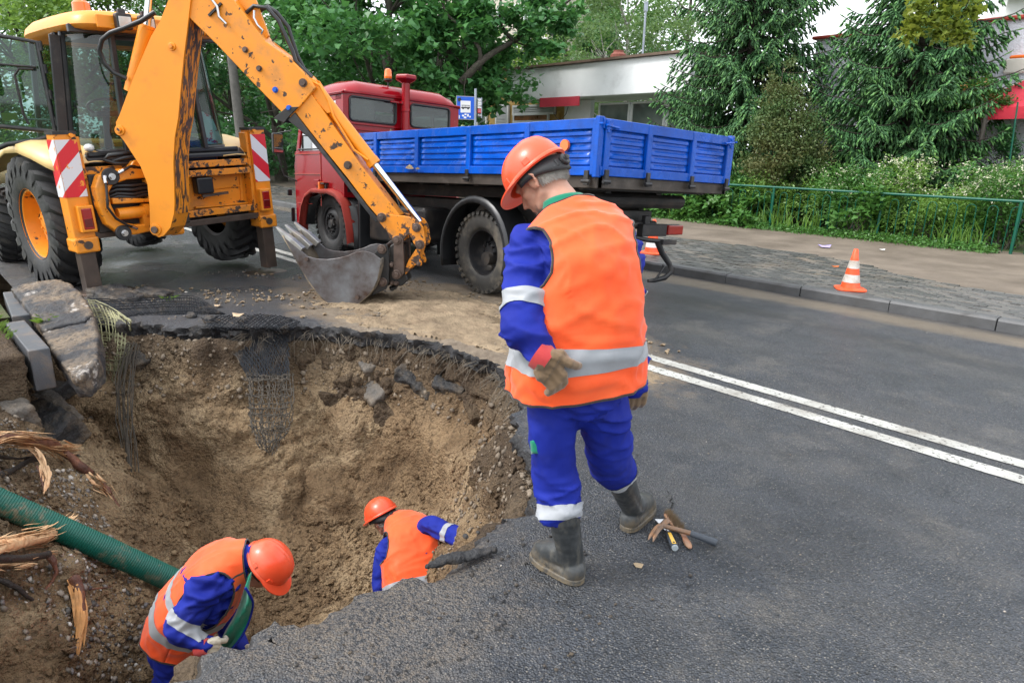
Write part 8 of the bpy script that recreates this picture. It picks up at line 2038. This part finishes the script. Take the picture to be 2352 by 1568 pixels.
for k,(x,y,L_,rz,ry,lb)in enumerate(((-5.95,.655,.95,.03,.03,'upright grey kerb stone beside the turf, its end face towards us'),(-7.25,.71,.98,-.05,.05,'second grey kerb stone farther back, behind the clod of earth'))):
 mb=MB();mb.box((-L_/2,0,-.15),(L_,.135,.32));o=mb.build('kerb_stone',M_ks,None,bevel=.008,segs=2);o.location=(x,y,.07-.0*k);o.rotation_euler=(.03,ry,rz);tag(o,lb,'kerb stone','loose kerb stones at the left edge')
def tuft(px,py,z,lab,n_=26,h=.10):
 p0=onZ(px,py,z);vsA=[]
 for k in range(n_):
  a=rg.uniform(0,6.28);l=V((math.cos(a),math.sin(a),0));s_=V((-l[1],l[0],0));p=p0+l*rg.uniform(0,.03);h_=rg.uniform(.4,1)*h;w=.003
  vsA+=[p-s_*w,p+s_*w,p+UPZ*h_*.6+l*h_*.4+s_*w*.7,p+UPZ*h_*.7+l*h_*1.1]
 me=fastmesh('grass_tuft',np.array(vsA)-p0,np.arange(len(vsA)).reshape(-1,4));o=finish('grass_tuft',me,M_gr);o.location=p0;tag(o,lab,'grass','tufts of grass round the pit')
tuft(105,745,.05,'grass tuft between the kerb stone and the tilted slab',40,.13);tuft(388,690,.01,'tiny grass tuft on the far rim above the nets',22,.09)
p=onsoil(205,1310);d_=_dir(205,1310)
# ---- corrugated green pipe
n=NT('green_corrugated_pipe');f=n.ramp(n.noise(5,6,.65),.50,.62);f2=n.ramp(n.noise(30,4,.7),.4,.6)
n.set('Base Color',n.mix(n.math('MULTIPLY',f,f2),n.mix(n.noise(3,3),(0.0,.080,.058),(0.004,.125,.088)),(.20,.15,.095)));n.set('Roughness',.45);M_pipe=n.m
PA,PB=depth(0,1163,3.75),depth(408,1338,4.25);dP=PB-PA;PA2=PA-dP*1.2;PB2=PB+dP*.06
L_=np.linalg.norm(PB2-PA2);nn_=int(L_/.0135);path,rad=[],[]
for k in range(nn_*4+1):
 t=k/(nn_*4);s_=4*t*(1-t);path.append(PA2+(PB2-PA2)*t+UPZ*.03*s_);rad.append((.0710,.0710,.0675,.0675)[k%4])
pp=empty('drain_pipe',tuple(PB2),label='green corrugated plastic pipe running down the left bank into the pit',cat='pipe')
mb=MB();mb.tube(path,rad,20,caps=False);mb.build('pipe',M_pipe,pp,world=True,smooth=40)
mb=MB();mb.tube(path[::8],[.060]*len(path[::8]),16,caps=False);mb.build('pipe_inside',M_hblk,pp,world=True,smooth=60)
# ---- roots and splintered wood
M_root=mat('red_brown_root',(0.105,0.040,0.024),.6,var=.5,vs=12,bump=1,bs=40,bd=.012,dirt=((.36,.12,.035),.45,8))
M_wood=mat('fresh_split_wood',(0.62,0.40,0.22),.55,var=.2,vs=20,dirt=((.42,.15,.04),.5,9),bump=.6,bs=60)
M_rootb=mat('black_root',(0.022,0.017,0.014),.6,var=.4,vs=9,bump=1,bs=50,bd=.01)
def rp(pts):
 return[onsoil(x,y,.0)+UPZ*0+(EYE-onsoil(x,y,.0))/np.linalg.norm(EYE-onsoil(x,y,.0))*l for x,y,l in pts]
def root_path(mb,P,r0,r1,k=18,wob=.012,seed=1):
 r3=np.random.default_rng(seed);Q=[];Rr=[]
 for i in range(k+1):
  t=i/k;Q.append(crom(P,t)+r3.normal(size=3)*wob*.35);Rr.append((r0+(r1-r0)*t)*(1+.18*math.sin(9*t+seed)+.1*r3.normal()))
 mb.tube(Q,Rr,9)
def splinters(mb,P,n_,w,sp,seed,t0=0,t1=1):
 r3=np.random.default_rng(seed)
 for k in range(n_):
  a=r3.uniform(t0,t1*.8);b=min(t1,a+r3.uniform(.15,.45));off=r3.normal(size=3)*sp;fl=r3.normal(size=3)*sp*.5;Q=[crom(P,a+(b-a)*u/5)+off+fl*(u/5)**2 for u in range(6)];ww=w*r3.uniform(.4,1.2)
  mb.tube(Q,[ww*.5,ww,ww,ww*.8,ww*.5,ww*.06],4,flat=.35)
RT=empty('tree_root',tuple(onsoil(60,1100)),label='torn-up arching tree root with a splintered pale break at the left edge',cat='tree root')
A_=rp([(-60,1030,.62),(0,1008,.60),(60,1012,.56),(115,1022,.50),(150,1040,.42)])
mb=MB();root_path(mb,A_,.040,.034,16,.01,2);mb.build('root',M_root,RT,world=True,smooth=60)
mb=MB();splinters(mb,A_,110,.010,.030,3);A2_=rp([(20,1015,.57),(75,1020,.55),(120,1032,.50),(185,1032,.44)]);splinters(mb,A2_,50,.009,.016,4);A3_=rp([(70,1025,.54),(95,1050,.50),(104,1090,.40),(100,1130,.34)]);splinters(mb,A3_,36,.008,.012,6)
o=mb.build('splintered_wood',M_wood,RT,world=True,smooth=40);o['kind']='stuff'
mb=MB();root_path(mb,rp([(148,1038,.44),(190,1075,.34),(228,1100,.22),(250,1135,.12)]),.034,.020,16,.008,5);mb.build('root',M_root,RT,world=True,smooth=60)
mb=MB();root_path(mb,rp([(245,1125,.12),(272,1165,.06),(290,1195,.03),(305,1218,.01)]),.014,.004,12,.004,6);mb.build('root',M_root,RT,world=True,smooth=60)
mb=MB();splinters(mb,rp([(195,1080,.34),(215,1105,.30),(240,1120,.24),(262,1150,.18)]),22,.009,.018,8);o=mb.build('splintered_wood',M_wood,RT,world=True,smooth=40);o['kind']='stuff'
more=[([(62,930,.10),(60,955,.12),(55,985,.2),(50,1008,.5)],.014,.022,M_root,'thin upright root stub rising above the splintered root'),([(-20,1048,.30),(40,1052,.25),(90,1050,.2)],.012,.008,M_rootb,'dark root lying behind the splintered root'),([(-20,1100,.30),(30,1078,.26),(75,1055,.2),(100,1050,.2)],.022,.016,M_rootb,'black root rising to the right behind the arching root'),([(-10,1072,.2),(10,1100,.16),(30,1130,.1),(45,1160,.08)],.014,.006,M_root,'short root forking down at the left edge above the pipe'),([(-20,1118,.22),(30,1138,.2),(70,1152,.14),(80,1165,.08)],.022,.010,M_root,'root just above the green pipe at the left edge'),([(102,1128,.32),(96,1100,.36),(85,1070,.40)],.010,.006,M_root,'slender hanging root under the splintered break'),([(130,1235,.05),(150,1270,.06),(160,1310,.08),(172,1345,.12)],.020,.026,M_root,'root coming out from below the pipe'),([(-10,1325,.10),(40,1350,.1),(80,1385,.08),(105,1408,.02)],.014,.008,M_rootb,'dark root lying on the gravel at lower left'),([(110,1275,.22),(125,1295,.16),(128,1315,.10),(110,1350,.06),(75,1365,.03)],.016,.008,M_root,'curling root below the black branch'),([(70,1370,.03),(150,1362,.05),(210,1352,.06),(255,1348,.08)],.005,.003,M_root,'long thin twig across the lower left bank'),([(190,1420,.03),(230,1470,.03),(262,1500,.02)],.006,.004,M_rootb,'thin twig right of the split root'),([(60,1530,.01),(120,1490,.02),(190,1440,.03)],.005,.004,M_rootb,'thin twig low on the gravel, left of the bending man'),([(355,1160,.02),(375,1180,.03),(398,1200,.02)],.005,.003,M_rootb,'small twig lying on the sand above the bending man')]
for k,(pts,r0,r1,m_,lb)in enumerate(more):
 P_=rp(pts);b=P_[0];mb=MB();root_path(mb,P_,r0,r1,12,.006 if r0>.01 else.003,30+k);r__=empty('root',tuple(b),label=lb,cat='root',group='torn roots on the left bank');mb.build('root_wood',m_,r__,world=True,smooth=60)
W2=empty('broken_branch',tuple(onsoil(60,1290)),label='thick pale splintered branch end lying over the pipe at the left edge',cat='branch')
B_=rp([(-60,1265,.50),(0,1256,.50),(60,1240,.50),(100,1232,.50),(135,1212,.50),(172,1185,.50)])
mb=MB();P9=[crom(B_,t/14)for t in range(15)];mb.tube(P9,[.046,.046,.044,.043,.041,.04,.038,.037,.034,.030,.027,.023,.018,.012,.005],10,flat=.6);me=remeshed(mb,.006,0);displace(me,lambda P:.009*ridge(P*np.array([9,9,40]),1,2,4));toroot(me,W2);finish('branch_wood',me,M_wood,W2,smooth=180)
mb=MB();splinters(mb,B_,90,.009,.024,9);o=mb.build('splintered_wood',M_wood,W2,world=True,smooth=40);o['kind']='stuff'
mb=MB();root_path(mb,rp([(-60,1288,.48),(0,1283,.48),(50,1281,.48),(95,1276,.46),(115,1270,.44)]),.024,.014,14,.006,44);mb.build('black_bark',M_rootb,W2,world=True,smooth=60)
mb=MB();splinters(mb,rp([(-40,1305,.46),(20,1300,.46),(80,1296,.44)]),24,.008,.010,12);splinters(mb,rp([(70,1285,.46),(100,1272,.44),(130,1268,.42)]),14,.008,.010,13);o=mb.build('splintered_wood',M_wood,W2,world=True,smooth=40);o['kind']='stuff'
W3=empty('split_root',tuple(onsoil(180,1500)),label='upright split root with bright orange wood, left of the bending man',cat='root')
C_=rp([(168,1325,.16),(180,1350,.18),(186,1400,.18),(184,1450,.14),(176,1500,.08),(172,1520,.03)])
mb=MB();root_path(mb,C_,.030,.012,18,.006,50);mb.build('bark',M_root,W3,world=True,smooth=60)
mb=MB();splinters(mb,[p+rfu(.004,-.022,.0)for p in C_],46,.009,.013,14,0,.8);o=mb.build('splintered_wood',mat('orange_split_wood',(.52,.24,.07),.55,var=.3,vs=15,dirt=((.12,.05,.02),.4,8),bump=.5),W3,world=True,smooth=40);o['kind']='stuff'
mb=MB();splinters(mb,rp([(200,968,.02),(222,972,.03),(245,978,.02)]),8,.010,.006,15);tag(mb.build('wood_chip',bpy.data.materials['orange_split_wood']),'orange wood chip on the bank below the yellowish net','wood chip')
# ---- torn geogrid nets
M_net=mat('black_geogrid',(0.016,0.018,0.022),.75,spec=.15,var=.3,vs=8,dirt=((.13,.10,.07),.3,6));M_nety=mat('yellow_tinged_geogrid',(0.30,0.29,0.15),.55,var=.5,vs=5,dirt=((.035,.035,.04),.5,4));M_netm=mat('muddy_geogrid',(0.055,0.045,0.034),.75,var=.4,vs=8)
def netpatch(rows,nu,nv,w,seed,skip=.04,wob=.004,fray=6,diag=False):
 """rows: list of rows of 3D control points (top to bottom); strands as thin ribbons along both directions"""
 r3=np.random.default_rng(seed);rows=[np.array(r)for r in rows]
 def S(u,v):
  cols_=[crom(r,u)for r in rows];return crom(cols_,v)
 mb=MB();st=[]
 def ribbon(P):
  P=np.array(P);d=np.gradient(P,axis=0);d/=np.maximum(np.linalg.norm(d,axis=1),1e-6)[:,None];view=EYE-P;s_=np.cross(d,view);s_/=np.linalg.norm(s_,axis=1)[:,None]
  k=len(P);t_=unit(view[0])*w*.25
  mb.grid(np.stack([P-s_*w/2,P+t_,P+s_*w/2]))
 def wobv(P):return[p+r3.normal(size=3)*wob*.5 for p in P]
 def strand(uv,tail=0):
  P=[S(u_,v_)for u_,v_ in uv];o_=r3.normal(size=3)*wob
  if len(P)<3:return
  if tail:P+=[P[-1]+(P[-1]-P[-2])*1.2*q_+r3.normal(size=3)*.006+UPZ*-.008*q_ for q_ in range(1,tail)]
  ribbon(wobv([p_+o_ for p_ in P]))
 if diag:
  for sg in(1,-1):
   for k in range(-nu,2*nu):
    c=k/nu
    if r3.random()<skip:continue
    uv=[(c+sg*.75*j/nv,j/nv)for j in range(nv+1)];strand([q_ for q_ in uv if 0<=q_[0]<=1])
 else:
  for k in range(nu+1):
   if r3.random()<skip:continue
   strand([(k/nu,j/nv)for j in range(nv+1)],int(r3.integers(1,fray+1))if fray else 0)
  for k in range(nv+1):
   v=k/nv
   if r3.random()<skip+.2*v:continue
   a,b=(r3.uniform(0,.12)*v,1-r3.uniform(0,.12)*v);strand([(a+(b-a)*j/nu,v)for j in range(nu+1)])
 return mb
def net(name_lab,rows,nu,nv,w,m,seed,**kw):
 P0=rows[0][0];e_=empty('geogrid_net',tuple(P0),label=name_lab,cat='net',group='torn geogrid nets hanging over the pit rim');mb=netpatch(rows,nu,nv,w,seed,**kw);o=mb.build('mesh_strands',m,e_,world=True);o['kind']='stuff';return e_
q=lambda x,y,D:q3(x,y,D)
z_=lambda x,y,z=.03:onZ(x,y,z)
net('yellowish torn net hanging over the left end of the far rim',[[z_(198,690,.06),z_(225,694,.06),z_(262,712,.05),z_(300,738,.03)],[q(216,735,6.15),q(244,735,6.12),q(275,745,6.1),q(300,770,6.1)],[q(226,790,6.0),q(250,792,5.98),q(274,795,5.96),q(296,802,5.95)],[q(232,846,5.86),q(252,850,5.86),q(272,850,5.86),q(288,848,5.86)]],11,26,.0095,M_nety,1)
net('black net draped flat along the far rim, middle part',[[z_(205,688,.05),z_(290,690,.05),z_(370,684,.05),z_(440,682,.04),z_(480,700,.03)],[z_(262,712,.05),z_(310,708,.05),z_(380,705,.05),z_(440,705,.05),z_(500,715,.03)],[q(300,748,6.15),q(340,736,6.25),q(390,728,6.3),q(440,726,6.35),q(520,724,6.4)],[q(304,775,6.1),q(345,762,6.2),q(390,752,6.25),q(435,746,6.3),q(500,738,6.35)]],44,12,.011,M_net,2,skip=.03)
net('large black net hanging in a triangle over the far rim and trailing down the wall',[[z_(462,730,.03),z_(525,724,.03),z_(590,722,.03),z_(645,726,.03),z_(690,738,.03)],[z_(476,750,.04),z_(530,750,.04),z_(590,750,.04),z_(640,750,.04),z_(680,752,.04)],[q(500,770,6.05),q(545,768,6.02),q(590,765,6.0),q(630,768,6.0),q(662,775,6.0)],[q(540,815,5.85),q(570,815,5.83),q(600,812,5.82),q(632,812,5.82),q(664,812,5.82)],[q(570,870,5.66),q(592,872,5.65),q(614,872,5.65),q(640,872,5.65),q(665,872,5.65)]],26,34,.0085,M_net,3,diag=True,fray=0)
net('muddy torn lower end of the large net trailing down the far wall',[[q(566,860,5.67),q(592,862,5.66),q(618,862,5.65),q(642,862,5.65),q(667,860,5.65)],[q(568,915,5.52),q(592,918,5.50),q(618,918,5.50),q(644,918,5.5),q(668,915,5.5)],[q(574,970,5.36),q(596,975,5.34),q(616,975,5.34),q(640,975,5.34),q(664,970,5.36)],[q(592,1010,5.24),q(606,1020,5.22),q(620,1030,5.22),q(636,1020,5.22),q(652,1000,5.26)]],22,28,.009,M_netm,4,skip=.1,wob=.014,fray=4)
net('bundle of loose net strands dangling at the left of the far wall',[[q(296,790,5.95),q(306,790,5.95),q(312,792,5.95)],[q(278,850,5.8),q(290,850,5.8),q(302,852,5.8)],[q(272,920,5.6),q(284,922,5.6),q(298,924,5.6)],[q(280,1010,5.38),q(292,1015,5.36),q(300,1020,5.36)]],16,5,.008,M_netm,5,skip=.1,wob=.02,fray=5)
# bristles of cut strands along the broken rim
mb=MB();ii=[i for i in range(len(rim))if-6.05<rim[i][0]<-3.0 and rim[i][1]>2.2]
for k in range(230):
 i=ii[rg.integers(len(ii))];p=V((rim[i][0],rim[i][1],-.06-.04*rg.random()));nin=V((_nrm2[i][0],_nrm2[i][1],0));tgt=V((_nrm2[i][1],-_nrm2[i][0],0));dd=unit(nin*.7+UPZ*rg.uniform(-1.1,.1)+tgt*rg.normal()*.8);L_=rg.uniform(.06,.22)
 mb.tube([p-nin*.03,p+dd*L_*.5,p+dd*L_+UPZ*-.25*L_],[.0022,.002,.001],4)
for k in range(60):
 i=ii[rg.integers(len(ii))];p=V((rim[i][0],rim[i][1],-.08))+V((_nrm2[i][0],_nrm2[i][1],0))*.04;L_=rg.uniform(.2,.75);mb.tube([p,p+UPZ*-L_*.5+rg.normal(size=3)*.015,p-UPZ*L_+rg.normal(size=3)*.03],[.0016,.0014,.0008],4)
tag(mb.build('cut_strands',mat('pale_dusty_strands',(.15,.125,.095),.7,var=.4,vs=6)),'bristling cut ends of reinforcing strands under the broken asphalt rim','net strands',kind='stuff')
# paper and litter
def scrap(px,py,z,pts,m,lb,cat,s_=1.0,nm='litter'):
 p=onZ(px,py,z);mb=MB();mb.ext([(x*s_,y*s_,.006*math.sin(5*x+3*y)+.004+(.02*s_ if i%3==0 else 0))for i,(x,y)in enumerate(pts)],(0,0,.0015));o=mb.build(nm,m);o.location=p;tag(o,lb,cat)
quad_=[(-.05,-.03),(.0,-.045),(.06,-.02),(.05,.03),(-.01,.05),(-.06,.02)]
scrap(548,725,.04,quad_,mat('cardboard_scrap',(.42,.31,.20),.8),'beige scrap of board on the black net','scrap',1.15,'board_scrap');scrap(500,703,.012,quad_,bpy.data.materials['cardboard_scrap'],'smaller beige scrap on the road behind the net','scrap',.7,'board_scrap')
scrap(1893,567,.125,quad_,mat('lilac_wrapper',(.36,.30,.60),.35),'lilac sweet wrapper on the path below the hedge','litter',1.9,'wrapper');scrap(2026,574,.125,quad_,mat('white_paper',(.65,.65,.63),.6),'crumpled white paper at the edge of the weeds','litter',.8,'paper')
scrap(1918,613,.125,quad_,mat('orange_dead_leaf',(.45,.12,.03),.6),'orange dead leaf on the paving left of the cone','leaf',.9,'leaf')
scrap(1466,1300,.004,quad_,mat('dry_mud',(.36,.27,.17),.9),'flake of dried sand on the road right of the boots','mud flake',.35,'mud_flake')
# muddy puddle by the lorry wheel
mb=MB();c=onZ(1060,718,.012);G=[[c+V((r_*(1+.25*n1(a_*1.7,5))*math.cos(a_)*.62,r_*(1+.3*n1(a_*2.1,9))*math.sin(a_)*.26,0))for a_ in[2*math.pi*k/40 for k in range(40)]]for r_ in(.0,.5,1.0)]
n=NT('muddy_water');n.set('Base Color',(.17,.125,.08));n.set('Roughness',.06);n.bump(n.noise(6,2),.08,.01);mb.grid(G,closed=True);o=mb.build('puddle',n.m,smooth=180)
if o.data.polygons[5].normal.z<0:o.data.flip_normals()
tag(o,kind='structure')
# crack in the asphalt
mb=MB();P_=[onZ(1530,1126,.003),onZ(1538,1133,.003),onZ(1544,1142,.003),onZ(1541,1152,.003),onZ(1547,1158,.003),onZ(1541,1166,.003),onZ(1538,1176,.003),onZ(1545,1190,.003)]
Q_=[crom(P_,t/30)+V((rg.normal()*.003,rg.normal()*.003,0))for t in range(31)];mb.grid(np.stack([[p+V((-.0035*(1+rg.random()),.002,0))for p in Q_],[p+V((.003*(1+rg.random()),-.002,0))for p in Q_]]));o=mb.build('road_crack',mat('crack_black',(.006,.006,.006),.9));tag(o,kind='structure')
# ---- tools
M_hst=mat('rusty_hammer_steel',(.20,.13,.09),.45,.5,var=.3,vs=25,dirt=((.34,.15,.05),.5,20),bump=.4,bs=120,bd=.003);M_grip=mat('grey_rubber_grip',(.05,.06,.075),.55,var=.2,vs=20,bump=.3,bs=300,bd=.002);M_wd=mat('worn_wood_handle',(.30,.17,.10),.5,var=.25,vs=20,dirt=((.40,.13,.08),.4,18))
hm=empty('claw_hammer',tuple(onZ(1530,1200)),label='claw hammer with a rusty head and grey tube handle, lying on top of the tools',cat='hammer')
h0,h1,h2=onZ(1519,1206,.045),onZ(1586,1224,.038),onZ(1646,1246,.020)
mb=MB();mb.tube([h0,h0*.5+h1*.5,h1],[.010,.0105,.0115],12);mb.build('shaft',M_hst,hm,world=True,smooth=50)
mb=MB();mb.tube([h1,h1*.5+h2*.5,h2],[.0135,.0150,.0165],14);mb.build('grip',M_grip,hm,world=True,smooth=50);mb=MB();dd=unit(h2-h1);mb.cyl(h2-dd*.001,h2+dd*.0015,.0105,n=14);mb.build('grip_opening',M_hblk,hm,world=True)
hd=unit(onZ(1530,1186,.04)-onZ(1505,1205,.04));up_=UPZ
mb=MB();c0=h0+UPZ*.0
P_=[c0+hd*.055+UPZ*.002,c0+hd*.03,c0,c0-hd*.03,c0-hd*.055-UPZ*.008,c0-hd*.075-UPZ*.022,c0-hd*.085-UPZ*.036]
mb.tube(P_[:3],[.0175,.0165,.014],4);mb.build('hammer_head',M_hst,hm,world=True,bevel=.003,segs=2)
sd_=unit(np.cross(hd,UPZ))
for k in(-1,1):
 mb=MB();mb.tube([p+sd_*k*(.004+.0018*i)for i,p in enumerate(P_[2:])],[.013,.012,.010,.008,.003],6,flat=.7);mb.build('claw',M_hst,hm,world=True,smooth=50)
br=empty('hand_brush',tuple(onZ(1560,1215)),label='wooden hand brush with worn bristles lying under the hammer handle',cat='brush')
b0,b1,b2=onZ(1532,1180,.016),onZ(1566,1222,.016),onZ(1585,1258,.012);bd_=unit(b1-b0);bs2=unit(np.cross(bd_,UPZ))
mb=MB();pts=[crom([b0,b0*.5+b1*.5,b1,b1*.5+b2*.5,b2],t/16)for t in range(17)];mb.tube(pts,[.016,.021,.022,.022,.022,.022,.021,.018,.014,.011,.011,.012,.014,.016,.016,.013,.007],12,flat=.5,up=(0,0,1));mb.build('handle',M_wd,br,world=True,smooth=60)
mb=MB()
for k in range(520):
 t=rg.random()*.95;p=b0+(b1-b0)*t+bs2*rg.uniform(-.016,.016)+UPZ*.006;d2=unit(UPZ+bs2*rg.normal()*.35+bd_*rg.normal()*.35+bs2*-.2);L_=rg.uniform(.018,.034);e_=unit(np.cross(d2,bd_))*.0012;mb.add([p-e_,p+e_,p+d2*L_],[(0,1,2)])
o=mb.build('bristles',mat('muddy_bristles',(.17,.12,.07),.9,var=.4,vs=30),br,world=True);o['kind']='stuff'
tr_=empty('putty_knife',tuple(onZ(1545,1240)),label='putty knife with a black and yellow handle, its steel blade under the hammer head',cat='putty knife')
k0,k1,k2=onZ(1516,1192,.014),onZ(1534,1222,.016),onZ(1550,1257,.016);kd=unit(k2-k1);ks=unit(np.cross(kd,UPZ))
mb=MB();mb.tube([k1,k1*.7+k2*.3,k1*.3+k2*.7,k2],[.010,.0145,.0155,.0150],12,flat=.7,up=(0,0,1));mb.build('handle',M_grip,tr_,world=True,smooth=50)
mb=MB();mb.ext([k1+kd*.02+ks*-.007+UPZ*.0112,k2-kd*.012+ks*-.009+UPZ*.0112,k2-kd*.012+ks*.009+UPZ*.0112,k1+kd*.02+ks*.007+UPZ*.0112],UPZ*.0014);mb.build('yellow_inlay',mat('yellow_plastic',(.72,.43,.06),.4),tr_,world=True,bevel=.001)
mb=MB();mb.cyl(k2-kd*.022+UPZ*.0126,k2-kd*.022+UPZ*.0132,.005,n=14);mb.build('hanging_hole',M_hblk,tr_,world=True);mb=MB();mb.cyl(k2-kd*.003,k2+kd*.006,.0140,n=14);mb.build('end_cap',mat('grey_plastic',(.32,.36,.38),.4),tr_,world=True,bevel=.002)
mb=MB();mb.ext([k1-ks*.005,k0-ks*.024,k0+ks*.024,k1+ks*.005],UPZ*.0015);mb.build('blade',M_steel,tr_,world=True)
